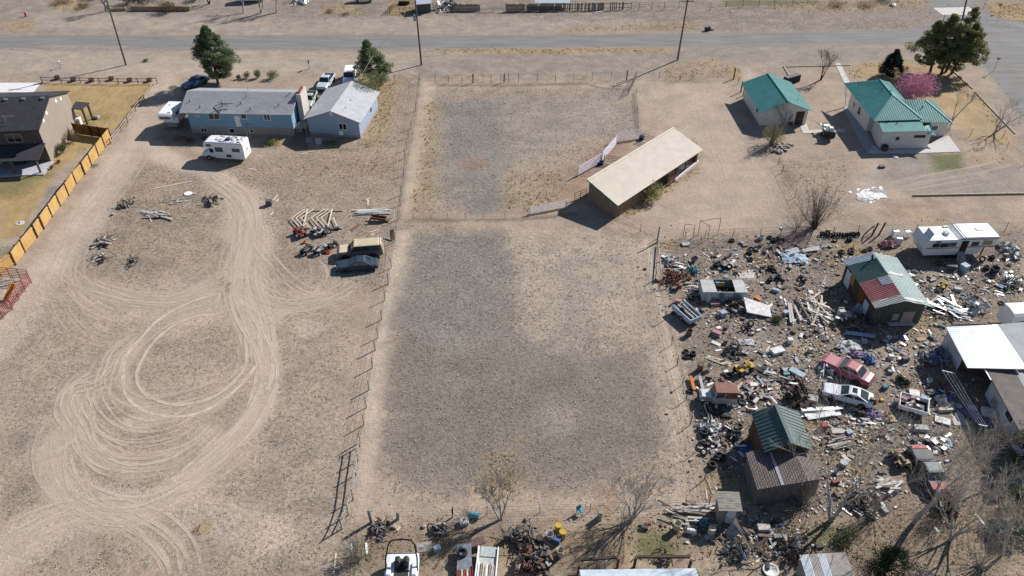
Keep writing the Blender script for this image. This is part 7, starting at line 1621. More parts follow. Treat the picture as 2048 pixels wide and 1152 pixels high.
# tyres
_tm = MB().lathe([(.185, -.06), (.205, -.10), (.30, -.105), (.335, -.07), (.34, 0), (.335, .07), (.30, .105), (.205, .10), (.185, .06), (.20, 0), (.185, -.06)], 20)
TYM = mat('weathered_tyre', (.036, .036, .038), .8, scale=5, c2=(.022, .022, .023))
_t0 = _tm.build('tyre', TYM, None, True); _first = [True]
def tyre(px, py, z=.105, tilt=0., az=0., s=1., lab=None, grp='tyres lying in the junk yard'):
    if _first[0]: o = _t0; _first[0] = False
    else: o = _t0.copy(); COL.objects.link(o)
    p = at(px, py); o.location = (p.x, p.y, z + abs(math.sin(tilt)) * .25 * s); o.rotation_euler = (tilt, 0, az); o.scale = (s,) * 3
    tag(o, (lab or 'black tyre ') + ('' if lab else where(px, py)), 'tyre', grp); return o
for zz_, pts in ((Z4, [(890, 285), (490, 475), (1340, 290), (1400, 335), (1095, 375), (1150, 385, 1), (1075, 425), (1090, 490), (745, 530), (715, 560), (770, 565, 1), (810, 585, 1), (860, 580, 1), (1220, 590, 1), (1310, 590), (1345, 615), (1300, 720), (1390, 690), (1430, 725, 1), (1595, 440), (2005, 285, 1), (320, 575, 0, .6), (465, 520, 0, .7), (1640, 690, 1), (1670, 735, 1), (450, 920), (1300, 250, 0), (1380, 270, 1), (1440, 280, 1), (560, 1060, 1, .8)]), (Z5, [(145, 280), (165, 385), (165, 415), (55, 405), (55, 445, 1), (365, 375), (310, 395), (1690, 475), (1580, 500, 1), (1630, 590), (1000, 700, 1, .8)]),
        (Z6, [(1090, 115, 1), (1060, 165, 1), (1010, 165, 1), (390, 405), (395, 460), (465, 440), (850, 665, 0, 1.15), (635, 705, 1), (940, 885), (975, 910, 1), (1085, 925, 1), (1000, 960), (725, 1020), (690, 1100), (800, 1095, 0, 1.2), (430, 830, 0, .9), (1140, 885, 1)]), (Z8, [(290, 450), (275, 545, 1), (330, 550, 1), (390, 555, 1), (485, 495), (400, 710, 1), (430, 675), (470, 690), (370, 770), (285, 640, 1), (640, 370), (600, 420), (1840, 235), (1845, 318), (560, 470, 1)]), (Z7, [(250, 1060), ])):
    for q in pts:
        x, y = q[:2]; st_ = len(q) > 2 and q[2]; s = q[3] if len(q) > 3 else rnd.uniform(.95, 1.12); p = pxs(x, y, *zz_)
        tyre(*p, tilt=rnd.uniform(.35, .9) * rnd.choice((-1, 1)) if st_ else rnd.uniform(-.12, .12), az=rnd.uniform(-.8, .8), s=s)
        if not st_ and rnd.random() < .45: tyre(p[0] + rnd.uniform(-1, 1), p[1], .32, rnd.uniform(-.1, .1), 0, s * .97)
for k in range(15): tyre(1642 + 5.3 * k, 472 + rnd.uniform(-1.5, 1.5), .05, 1.45, R(90 + rnd.uniform(-15, 15)), .85, 'small dark wheel standing in the row along the back fence', 'row of dark wheels along the back fence')
tyre(1978, 655, 3.26 + .1, 0, 0, 1.05, 'black tyre lying on the white ribbed roof', 'tyres used as roof weights')
w_ = thing_at('wheel', 'pale steel wheel lying by the outhouse door', 'wheel', 1486, 1026); MB().lathe([(.02, .1), (.12, .14), (.2, .1), (.26, .16), (.28, .1), (.28, 0)], 18).build('rim', METAL, w_, True)
wd2 = thing_at('wheel', 'white rimmed round wheel at the corner of the green roofed shed', 'wheel', *pxs(835, 790, *ZL)); wd2.rotation_euler = (R(-25), 0, 0); MB().lathe([(.40, .0), (.42, .12), (.55, .12), (.57, 0)], 22).build('rim', WHITE, wd2, True); MB().bar((-.42, 0, .06), (.42, 0, .06), .1).build('spoke', RUST, wd2); MB().bar((0, -.42, .075), (0, .42, .075), .1).build('spoke', RUST, wd2)
# planks and boards
def plank(a, b, m, w=.14, t=.04, z=.03, lab=None, grp=None, name='plank', z2=None):
    A, B = at(*a), at(*b); o = MB().bar(Vector((0, 0, z)), Vector((B.x - A.x, B.y - A.y, z2 if z2 is not None else z)), w, t).build(name, m, loc=(A.x, A.y, 0))
    c = ((a[0] + b[0]) / 2, (a[1] + b[1]) / 2); tag(o, lab or ('%s board ' % MN.get(m.name, 'grey') + where(*c)), 'board', grp); return o
MN = {'white_paint': 'white', 'pale_lumber': 'pale yellow', 'grey_lumber': 'grey', 'galvanised_metal': 'silver', 'white_vinyl': 'bright white'}
for zz_, pts, ms in ((Z4, [(695, 490, 765, 435), (670, 410, 672, 480), (930, 470, 980, 418), (1310, 320, 1360, 410), (1250, 360, 1285, 435), (130, 395, 240, 395), (1300, 1000, 1325, 965), (640, 670, 540, 760), (1500, 985, 1530, 1150), (380, 445, 395, 425), (570, 410, 650, 465), (1870, 770, 1915, 650), (400, 770, 520, 765), (340, 830, 440, 815), (1790, 770, 1990, 765), (1460, 910, 1485, 1010)], (WHITE, PALEWOOD, GREYWOOD)), (Z6, [(1260, 400, 1300, 340), (710, 390, 775, 378), (880, 525, 985, 515), (1245, 495, 1330, 560), (1340, 590, 1455, 600), (1330, 540, 1415, 525), (915, 860, 1000, 730), (620, 770, 690, 735), (1230, 110, 1250, 75), (1510, 0, 1545, 105), (1535, 20, 1560, 100), (1720, 880, 1800, 980), (1690, 860, 1790, 990), (530, 745, 640, 750)], (PALEWOOD, WHITE, GREYWOOD)), (ZW, [(1165, 40, 1230, 0), (1270, 0, 1265, 75), (1310, 515, 1345, 480), (1290, 470, 1420, 430), (1410, 245, 1465, 205)], (PALEWOOD,)), (ZF, [(1220, 360, 1530, 300), (1990, 200, 2048, 205)], (PALEWOOD,)), (((512, 288), 4.), [(310, 85, 360, 75), (360, 85, 455, 55), (20, 105, 60, 95), (300, 300, 360, 285), (110, 570, 140, 545), (830, 470, 920, 430), (85, 440, 90, 465), (135, 455, 175, 405), (160, 465, 180, 440)], (PALEWOOD,)), (ZA, [(640, 970, 620, 1140), (880, 890, 890, 980), (1130, 790, 1150, 755), (765, 890, 770, 960)], (PALEWOOD, WHITE)), (ZB, [(1645, 835, 1700, 900), (1920, 1060, 2020, 1000), (1800, 1040, 1860, 1110), (1550, 450, 1560, 540), (1560, 380, 1610, 500)], (GREYWOOD, PALEWOOD)),
                     (ZR, [(280, 940, 460, 1140), (370, 940, 660, 1090), (385, 910, 690, 1000), (310, 880, 600, 960), (570, 1150, 575, 1050), (870, 500, 940, 580), (1430, 780, 1590, 830), (1480, 850, 1610, 870), (1480, 200, 1560, 205), (1630, 215, 1700, 175), (560, 120, 480, 60)], (WHITE, METAL)), (ZC, [(1660, 660, 1790, 810), (820, 510, 1080, 490), (1330, 760, 1360, 800), (800, 580, 870, 700)], (WHITE, GREYWOOD)), (ZP, [(30, 545, 140, 520), (260, 490, 380, 455), (40, 60, 110, 120), (0, 30, 70, 100)], (PALEWOOD, WHITE))):
    for i, (x0, y0, x1, y1) in enumerate(pts): plank(pxs(x0, y0, *zz_), pxs(x1, y1, *zz_), ms[i % len(ms)], rnd.uniform(.12, .22))
def plank_pile(label, grp, cx_, cy_, n, L, a0, spread, rx, ry, ms, seed, w=(.1, .2), zt=.5, name='plank'):
    """a heap of separate boards, each one an object"""
    r_ = random.Random(seed); c = at(cx_, cy_)
    for k in range(n):
        u = k / n; a = R(a0 + r_.gauss(0, spread)); l = L * r_.uniform(.4, 1.1); z = .04 + zt * u * r_.uniform(.5, 1)
        p = c + Vector((r_.uniform(-rx, rx) * (1 - .4 * u), r_.uniform(-ry, ry) * (1 - .4 * u), z))
        o = MB().box((0, 0, 0), (l, r_.uniform(*w), r_.uniform(.03, .06))).build(name, r_.choice(ms), loc=p); o.rotation_euler = (r_.uniform(-.15, .15), r_.uniform(-.13, .13), a); tag(o, label, 'board', grp)
LUM = (mat('bleached_lumber', (.50, .48, .45), .85, var=.25), GREYWOOD, mat('white_lumber', (.68, .67, .65), .7, var=.15), mat('brown_lumber', (.20, .16, .13), .9, var=.3), PALEWOOD)
plank_pile('one of the jumbled boards in the big lumber pile left of the patchwork shed', 'boards of the big lumber pile', 1632, 622, 85, 2.6, 112, 32, 1.5, 2.3, LUM, 1, name='lumber')
for a, b, lb in (((1591, 597), (1622, 648), 'dark brown log across the left side of the big lumber pile'), ((1588, 615), (1601, 645), 'long grey board at the left edge of the big lumber pile'), ((1576, 610), (1581, 649), 'pale post laid left of the big lumber pile'), ((1580, 610), (1586, 649), 'second pale post laid left of the big lumber pile'), ((1629, 606), (1648, 650), 'yellowish long board on top of the big lumber pile'), ((1640, 588), (1612, 610), 'white board sloping on the back of the big lumber pile')):
    plank(a, b, (LUM[3] if 'log' in lb else PALEWOOD if 'yellow' in lb else LUM[0]), .2, .14, .25, lb, None)
plank_pile('one of the long grey planks fanned out left of the outhouse', 'grey planks left of the outhouse', 1388, 1030, 40, 3.2, -12, 10, 2.0, 1.2, (GREYWOOD, LUM[3], LUM[0]), 2, zt=.35, name='lumber')
plank_pile('one of the metal and white strips heaped below the patchwork shed', 'strips heaped right of the patchwork shed', 1890, 622, 60, 2.6, 140, 35, 2.0, 1.6, (METAL, WHITE, LUM[3], PAL['dark_grey'], PAL['pale_blue']), 3, (.08, .3), .6)
plank_pile('one of the long pale boards stacked by the field fence', 'pale boards stacked by the field fence', 746, 424, 16, 4.6, 3, 2.5, .4, .75, (LUM[0], mat('silver_boards', (.52, .52, .50), .8, var=.15)), 4, (.15, .24), .25)
plank_pile('one of the silvered boards in the log pile inside the track loop', 'weathered boards inside the track loop', 312, 432, 26, 2.6, 160, 22, 1.8, 1.0, (GREYWOOD, LUM[0]), 5, (.12, .22), .3, 'plank')
plank_pile('one of the grey timbers in the tall log heap by the drive', 'timbers of the tall log heap', 209, 487, 18, 2.2, 115, 40, .7, .6, (GREYWOOD, DBARK, LUM[0]), 6, (.14, .26), .7)
plank_pile('one of the pale sticks lying by the white table top', 'sticks at the white table top', 350, 405, 14, 2.4, 40, 25, 3.6, 1.0, (GREYWOOD, LUM[0]), 7, (.06, .12), .1, 'stick')
plank_pile('one of the dark slats in the rack heap below the bare trees', 'dark slats below the bare trees', 1715, 1018, 16, 2.0, -50, 8, 1.2, .5, (PAL['dark_grey'], PAL['black'], METAL), 8, (.1, .22), .35)
plank_pile('one of the grey boards in the stack right of the brown annex', 'grey boards right of the brown annex', 1680, 885, 22, 2.3, 8, 8, .7, .7, (LUM[0], GREYWOOD, LUM[3]), 9, (.14, .3), .55)
plank_pile('one of the weathered boards in the heap among the bare trees', 'weathered boards among the bare trees', 1770, 975, 20, 2.4, 10, 14, 1.0, .8, (GREYWOOD, LUM[3], LUM[0]), 10, (.14, .3), .55)
plank_pile('one of the scattered boards right of the outhouse', 'scattered boards right of the outhouse', 1540, 1090, 14, 1.6, 30, 50, 1.6, 1.3, (GREYWOOD, LUM[3], DBARK), 11, (.1, .25), .3)
plank_pile('one of the bright white sheets stacked below the white coupe', 'white sheets below the white coupe', 1643, 828, 10, 4.2, 8, 2, .3, .55, (WHITE, PAL['silver']), 12, (.3, .6), .4, 'metal_sheet')
plank_pile('one of the white weathered strips laid on the weeds below the white coupe', 'weathered strips below the white coupe', 1750, 842, 20, 1.5, -12, 6, 2.3, .5, (WHITE, LUM[2], LUM[0]), 13, (.1, .2), .12)
plank_pile('one of the mixed scraps heaped behind the green roofed shed', 'scraps behind the green roofed shed', 1545, 750, 34, 1.1, 60, 70, 2.0, 1.6, (WHITE, PAL['black'], METAL, PAL['dark_grey'], PAL['pale_blue'], PALEWOOD), 14, (.06, .35), .45, 'scrap_piece')
plank_pile('one of the scrap pieces between the jeep and the green roofed shed', 'scraps between jeep and green roofed shed', 1530, 790, 36, .9, 30, 80, 2.6, 2.2, (WHITE, PAL['grey'], METAL, PAL['brown'], PAL['pink'], PALEWOOD, PAL['offwhite']), 15, (.08, .5), .35, 'scrap_piece')
plank_pile('one of the scrap pieces left of the green roofed shed', 'scraps left of the green roofed shed', 1445, 870, 26, .9, 60, 80, 2.0, 3.0, (WHITE, METAL, PAL['black'], PAL['silver'], GREYWOOD), 16, (.08, .4), .35, 'scrap_piece')
plank_pile('one of the scrap pieces at the far right below the caravan', 'scraps below the caravan', 1970, 560, 36, .9, 30, 80, 5.5, 2.6, (WHITE, METAL, PAL['dark_grey'], PAL['pale_blue'], PALEWOOD, PAL['rust']), 17, (.08, .45), .3, 'scrap_piece')
plank_pile('one of the scrap pieces right of the patchwork shed wall', 'scraps along the patchwork shed', 1838, 560, 20, .7, 60, 80, 1.2, 3.0, (WHITE, PAL['green'], PAL['black'], METAL, PAL['dark_grey']), 18, (.08, .35), .25, 'scrap_piece')
plank_pile('one of the rubbish pieces between the maroon car and the white roofed building', 'rubbish left of the white roofed building', 1825, 700, 40, .7, 60, 80, 4.2, 3.6, (WHITE, PAL['blue'], PAL['dark_grey'], METAL, PAL['pink'], PAL['tan'], PAL['offwhite']), 19, (.08, .4), .25, 'scrap_piece')
plank_pile('one of the bits of rubbish heaped above the white rimmed trailer', 'rubbish above the white rimmed trailer', 1862, 800, 34, .7, 60, 80, 2.6, 1.5, (WHITE, PAL['blue'], PAL['black'], PAL['dark_grey'], PAL['red'], PAL['offwhite'], PAL['pale_blue']), 20, (.1, .5), .5, 'scrap_piece')
plank_pile('one of the scrap pieces behind the derelict car', 'scraps behind the derelict car', 1868, 888, 22, .8, 60, 80, 2.2, 1.4, (WHITE, PAL['pale_blue'], PAL['black'], METAL, PAL['dark_grey']), 21, (.1, .5), .45, 'scrap_piece')
plank_pile('one of the scrap pieces along the back fence of the yard', 'scraps along the back fence', 1590, 505, 28, .9, 40, 70, 4.5, 1.6, (PAL['dark_grey'], PAL['black'], METAL, PAL['offwhite'], PAL['rust']), 22, (.08, .4), .35, 'scrap_piece')
plank_pile('one of the scrap pieces in the corner left of the camper shell', 'scraps left of the camper shell', 1350, 530, 20, 1.0, 20, 70, 1.6, 2.2, (WHITE, METAL, PAL['silver'], GREYWOOD, PAL['grey']), 23, (.06, .4), .3, 'scrap_piece')
# sawn L-shaped trusses laid in a row
TR = mat('new_lumber', (.64, .57, .47), .8, var=.12)
for i, (x0, y0, x1, y1, x2, y2) in enumerate([(360, 155, 168, 290, 280, 415), (415, 155, 232, 285, 330, 410), (490, 150, 305, 285, 430, 430), (650, 150, 455, 285, 560, 410), (705, 155, 525, 280, 645, 425), (770, 150, 592, 285, 715, 425)]):
    a, b, c = at(*pxs(x0, y0, *ZW)), at(*pxs(x1, y1, *ZW)), at(*pxs(x2, y2, *ZW)); t = thing('roof_truss', 'pale wooden V shaped truss on the ground, %s from the left of six' % ('first', 'second', 'third', 'fourth', 'fifth', 'sixth')[i], 'truss', b, 0, 'V shaped trusses laid in a row'); z = Vector((0, 0, .25))
    put(MB().bar(a + z, b + z, .10, .09), 'chord', TR, t); put(MB().bar(b + z + Vector((0, 0, .09)), c + z + Vector((0, 0, .09)), .10, .09), 'chord', TR, t)
for a, b in (((400, 160), (345, 400)), ((755, 170), (700, 390)), ((770, 275), (825, 400))): plank(pxs(*a, *ZW), pxs(*b, *ZW), TR, .13, .06, .3, None)
for a, b, lb in (((215, 415), (900, 420), 'dark thin rail under the near ends of the trusses'), ((480, 160), (905, 165), 'dark thin rail under the far ends of the trusses')): plank(pxs(*a, *ZW), pxs(*b, *ZW), GREYWOOD, .1, .1, .08, lb)
# boxes, drums, sheets: (kind, x, y, size, colour, turn, words)
def box_(px, py, d, c, rz, words, z=0., tilt=(0, 0), name='box', cat='box', lid=True):
    t = thing(name, words, cat, at(px, py) + Vector((0, 0, z)), rz); t.rotation_euler = (tilt[0], tilt[1], rz)
    MB().bbox((0, 0, d[2] / 2), d, min(d) * .08).build('body', PAL[c], t)
    if lid: MB().bbox((0, 0, d[2] + .02), (d[0] * 1.04, d[1] * 1.04, .05), .015).build('lid', PAL[c], t)
    return t
def bucket(px, py, r, h, c, words=None, tilt=0., az=0., name='bucket', open_=True, z=0.):
    t = thing(name, words or '%s %s ' % (CN[c], name) + where(px, py), name, at(px, py) + Vector((0, 0, z + abs(math.sin(tilt)) * r))); t.rotation_euler = (tilt, 0, az)
    if open_: MB().lathe([(.01, .02), (r * .86, 0), (r, h), (r * .93, h), (r * .8, .06), (.01, .05)], 16).build('shell', PAL[c], t, True)
    else:
        MB().lathe([(.01, 0), (r * .95, 0), (r, .04), (r, h * .33), (r * 1.03, h * .35), (r, h * .37), (r, h * .64), (r * 1.03, h * .66), (r, h * .68), (r, h - .03), (r * .95, h)], 18).build('shell', PAL[c], t, True); MB().lathe([(.01, h - .015), (r * .93, h - .015)], 18).build('lid', PAL[c], t)
    MB().lathe([(r * .98, h - .04), (r * 1.06, h - .04), (r * 1.06, h), (r * .98, h)], 16).build('rim', PAL[c], t); return t
def sheet(pts, c, words, h=.12, t=.05, name='panel_sheet', tiltz=None, cat='sheet'):
    P = [at(p[0], p[1], (tiltz[i] if tiltz else h)) for i, p in enumerate(pts)]; cen = sum(P, Vector()) / len(P)
    o = MB().slab([p - cen for p in P], t).build(name, PAL[c] if isinstance(c, str) else c, loc=cen); return tag(o, words, cat)
def tarp(px, py, rx, ry, h, c, words, seed, rz=0., name='tarp', cat='tarp'):
    """crumpled cloth lying on whatever is under it"""
    r_ = random.Random(seed); rows = []; n = 16
    for i in range(n):
        row = []
        for j in range(n):
            u, v = i / (n - 1) * 2 - 1, j / (n - 1) * 2 - 1; q = max(0, 1 - (u * u + v * v) * .55); k = 1 + .22 * mnoise.noise((u * 2 + seed, v * 2, 7.))
            row.append((u * rx * k, v * ry * k, .02 + h * q * (.55 + .9 * abs(mnoise.noise((u * 2.6, v * 2.6 + seed, 1.)))) + .10 * abs(mnoise.noise((u * 6 + seed, v * 6, 3.)))))
        rows.append(row)
    o = MB().grid(rows).build(name, PAL[c] if isinstance(c, str) else c, None, False, loc=at(px, py)); o.rotation_euler = (0, 0, rz); return tag(o, words, cat)
sheet([(1487.5, 594), (1539, 611), (1543.5, 634), (1494, 624)], 'white', 'big white ridged panel lying tilted below the camper shell', t=.16, tiltz=(1.0, .5, .25, .55))
sheet([(1507, 593), (1513, 590), (1524, 597), (1519, 601)], 'orange', 'small orange board behind the big white panel', .2); sheet([(1570, 500), (1595, 494), (1600, 503), (1574, 510)], 'white', 'white panel propped among rubbish behind the camper shell', tiltz=(.3, .7, .5, .2)); sheet([(1605, 498), (1638, 491), (1641, 499), (1607, 504)], 'silver', 'long silver sheet right of the white panel and crumpled tarp', tiltz=(.3, .4, .3, .2))
tarp(1588, 518, 1.5, 1.0, .5, 'pale_blue', 'crumpled white and blue tarp behind the camper shell', 31); sheet([(1475, 548), (1512, 538), (1508, 556), (1482, 558)], PAL['offwhite'], 'flat dusty cardboard sheet behind the camper shell', .03, .02)
tarp(1697, 694, 1.3, .8, .5, 'silver', 'crumpled pale grey tarp behind the maroon car', 32, .3); tarp(1712, 710, .7, .5, .35, 'purple', 'lilac cloth bundle next to the grey tarp', 33); tarp(1738, 720, .55, .7, .5, 'blue', 'blue cloth bundle right of the maroon car', 34)
tarp(1492, 685, .8, .45, .18, 'silver', 'shiny crumpled plastic sheet in the open middle of the yard', 35); tarp(1436, 722, 1.3, .35, .12, 'cream', 'dusty cream cloth strip left of the engine lump', 36, -.5)
tarp(1886, 808, .75, .9, .9, 'offwhite', 'pale draped cover over a round lump beside the blue bottle', 37); tarp(1949, 832, .8, 1.6, .25, 'purple', 'lilac blanket lying under the clothes line', 38, .5); tarp(1840, 820, .8, .6, .4, 'white', 'white bundle at the far side of the white rimmed trailer', 39)
tarp(1775, 492, .9, .6, .9, 'pink', 'pale pink bagged bundle left of the long caravan', 40); tarp(2013, 497, 1.1, .9, .8, 'grey', 'grey covered lump right of the long caravan', 41); tarp(1745, 829, .9, .6, .5, 'purple', 'dark striped cushion heap below the white coupe', 42); tarp(1774, 834, .6, .7, .5, 'tan', 'tan mattress piece beside the striped cushion heap', 43)
tarp(1495, 900, .9, .8, .1, 'blue', 'faded blue net cloth in the shadow left of the annex', 44); tarp(1742, 391, 1.8, 1.0, .12, 'white', 'scattered bright white plaster scraps in the open yard', 45, .3); tarp(1727, 398, .9, .5, .1, 'silver', 'grey lump among the white plaster scraps', 46); tarp(1755, 384, 1.0, .6, .14, 'grey', 'grey weathered sheet on the white plaster scraps', 47)
for k in range(26):
    a_ = rnd.uniform(0, 6.3); p = (1738 + rnd.gauss(0, 17), 391 + rnd.gauss(0, 8)); o = MB().box((0, 0, .03), (rnd.uniform(.3, 1.1), rnd.uniform(.15, .4), .05), rnd.uniform(.3, 1.0)).build('plaster_piece', WHITE, loc=at(*p)); tag(o, 'one of the bright white flat pieces strewn in the open yard', 'scrap', 'white pieces strewn in the open yard')
for x, y, d, c, rz, w in [(*pxs(1380, 405, *Z6), (1.35, .8, .35), 'white', .35, 'white chest lying alone in the open middle of the yard'), (*pxs(1515, 300, *Z6), (.5, .5, .5), 'white', .1, 'small white cube box right of the white chest'), (*pxs(1735, 400, *Z6), (.4, .4, .45), 'offwhite', .4, 'small white canister left of the maroon car'),
        (*pxs(715, 315, *Z6), (.95, .42, .08), 'white', -.6, 'thin white board behind the cream cloth strip'), (*pxs(720, 215, *Z6), (.9, .5, .4), 'pink', -.6, 'pink and maroon armchair cushion in the yard'), (*pxs(740, 165, *Z6), (.5, .4, .35), 'white', .2, 'white rimmed dark box on the pink cushion'), (*pxs(1595, 640, *Z6), (1.5, .7, .25), 'pale_blue', -.75, 'pale blue long cabinet door right of the scrap behind the shed'), (*pxs(1440, 895, *Z6), (.85, .42, .08), 'cream', .1, 'cream board behind the green roofed shed'), (*pxs(1250, 770, *Z6), (.7, .35, .12), 'red', .3, 'bright red plastic lid among the scraps'), (*pxs(1120, 775, *Z6), (.7, .45, .25), 'white', .1, 'white tray behind the green roofed shed'), (*pxs(820, 635, *Z6), (.45, .35, .3), 'white', .2, 'white block at the big tyre behind the jeep'), (*pxs(1475, 660, *Z6), (.55, .3, .3), 'turquoise', .05, 'turquoise box in front of the open yard'),
        (*pxs(385, 325, *Z4), (.9, .7, .18), 'offwhite', .1, 'small pallet box near the pipe swing frame'), (*pxs(1035, 340, *Z4), (.65, .25, .18), 'tan', .2, 'ochre box near the back tyres'), (*pxs(1935, 180, *Z4), (.5, .35, .3), 'tan', 0., 'tan carton on the ground behind the row of dark wheels'), (*pxs(1470, 1080, *Z4), (.6, .45, .4), 'pale_blue', .5, 'pale blue crate left of the long posts'), (*pxs(1740, 860, *Z4), (.45, .6, .3), 'white', .1, 'white carton on the back of the big lumber pile'), (*pxs(1360, 830, *Z4), (.75, .4, .3), 'pale_blue', -.5, 'light blue cooler right of the camper shell'), (*pxs(790, 1090, *Z4), (.7, .6, .5), 'pale_blue', .4, 'white cowling with dark opening below the camper shell'), (*pxs(700, 975, *Z4), (.95, .55, .3), 'pink', .1, 'pale pink bathtub like shell below the camper shell'), (*pxs(300, 955, *Z4), (.6, .5, .4), 'pink', -.3, 'pink chair seat at the head of the scrap trailer'),
        (*pxs(1380, 610, *Z5), (.8, .8, .9), 'pale_blue', .5, 'pale blue white toilet shaped box right of the patchwork shed'), (*pxs(1240, 585, *Z5), (1.2, .8, .6), 'dark_grey', -.35, 'olive black chest tipped over behind the rubbish'), (*pxs(710, 255, *Z7), (.9, .6, .12), 'purple', -.1, 'purple sheet in front of the patchwork shed'), (*pxs(920, 270, *Z7), (.95, .5, .1), 'tan', .15, 'tan board left of the white roofed building'), (*pxs(300, 300, *Z7), (.55, .4, .35), 'offwhite', -.1, 'cream lidded box above the grey tarp'), (*pxs(590, 470, *Z7), (.5, .4, .4), 'white', -.1, 'white topped dark box right of the blue bundle'), (*pxs(585, 630, *Z7), (.55, .35, .3), 'grey', .05, 'grey step box right of the maroon car'), (*pxs(745, 500, *Z7), (.75, .45, .5), 'dark_grey', .3, 'blue grey machine case in the rubbish'), (*pxs(495, 930, *Z7), (.35, .3, .15), 'yellow', .2, 'yellow rag box right of the white coupe'), (*pxs(525, 800, *Z7), (.5, .4, .35), 'teal', .2, 'teal plastic case behind the white coupe'),
        (*pxs(1290, 700, *ZT), (.75, .5, .12), 'cream', -.2, 'cream board on the concrete slab'), (*pxs(1030, 755, *ZT), (1.3, .75, .3), 'cream', .05, 'cream stone slab beside the blue bottle'), (*pxs(1000, 985, *ZT), (1.3, .8, .12), 'white', -.4, 'torn white panel below the concrete slab'), (*pxs(1565, 760, *ZT), (.8, .6, .3), 'silver', -.3, 'pale box at the foot of the clothes line'), (*pxs(1880, 860, *ZT), (1.3, .9, .5), 'white', -.25, 'white open tub near the mobile home wall'), (*pxs(1150, 465, *ZT), (.3, .45, .1), 'grey', .1, 'grey perforated block in the shade'), (*pxs(620, 490, *ZT), (.8, .5, .4), 'brown', 0., 'brown wooden box in the rubbish heap'), (*pxs(740, 490, *ZT), (.8, .6, .5), 'dark_grey', .2, 'charcoal case in the rubbish heap'), (*pxs(440, 500, *ZT), (.9, .8, .5), 'white', -.3, 'white carton behind the white rimmed trailer'),
        (*pxs(410, 585, *ZP), (1.1, .6, .3), 'offwhite', .02, 'dirty white slab behind the brown annex'), (*pxs(580, 620, *ZP), (.55, .5, .55), 'pale_blue', .3, 'grey blue bin right of the brown annex'), (*pxs(205, 510, *ZP), (.6, .5, .5), 'red', .1, 'dark red wheelbarrow tray behind the brown annex'), (*pxs(1720, 650, *ZP), (.6, .4, .12), 'tan', -.2, 'tan board behind the derelict car'), (*pxs(1690, 540, *ZP), (1.2, .6, .4), 'silver', -.1, 'silver crumpled metal door behind the derelict car'), (*pxs(20, 120, *ZP), (.9, .8, .7), 'silver', -.4, 'pale metal cabinet by the brush pile'),
        (*pxs(360, 880, *ZB), (.55, .5, .5), 'blue', -.4, 'blue lidded tote among the barrels'), (*pxs(700, 690, *ZB), (.3, .5, .9), 'grey', .1, 'grey stump like block left of the many stemmed tree'), (*pxs(2010, 780, *ZB), (1.0, .6, .35), 'offwhite', .0, 'white metal frame tray right of the outhouse'), (*pxs(1450, 945, *ZA), (.55, .45, .4), 'pale_blue', .5, 'pale plastic tub beside the wooden board'), (*pxs(1665, 730, *ZA), (.7, .6, .35), 'white', .2, 'white rimmed open crate behind the steel trailer'), 
        (539, 410, (.75, .65, .7), 'dark_grey', .05, 'grey slatted crate at the end of the track loop'), (*pxs(455, 730, *ZW), (.6, .5, .1), 'brown', .2, 'brown plate beside the dark quad bikes'), (*pxs(1005, 480, *ZC), (.9, .15, .5), 'white', .05, 'white slatted bench rail among the bare trees'), (*pxs(90, 850, *ZC), (1.0, .4, .3), 'grey', -.05, 'grey bench box below the annex')]:
    box_(x, y, d, c, rz, w)
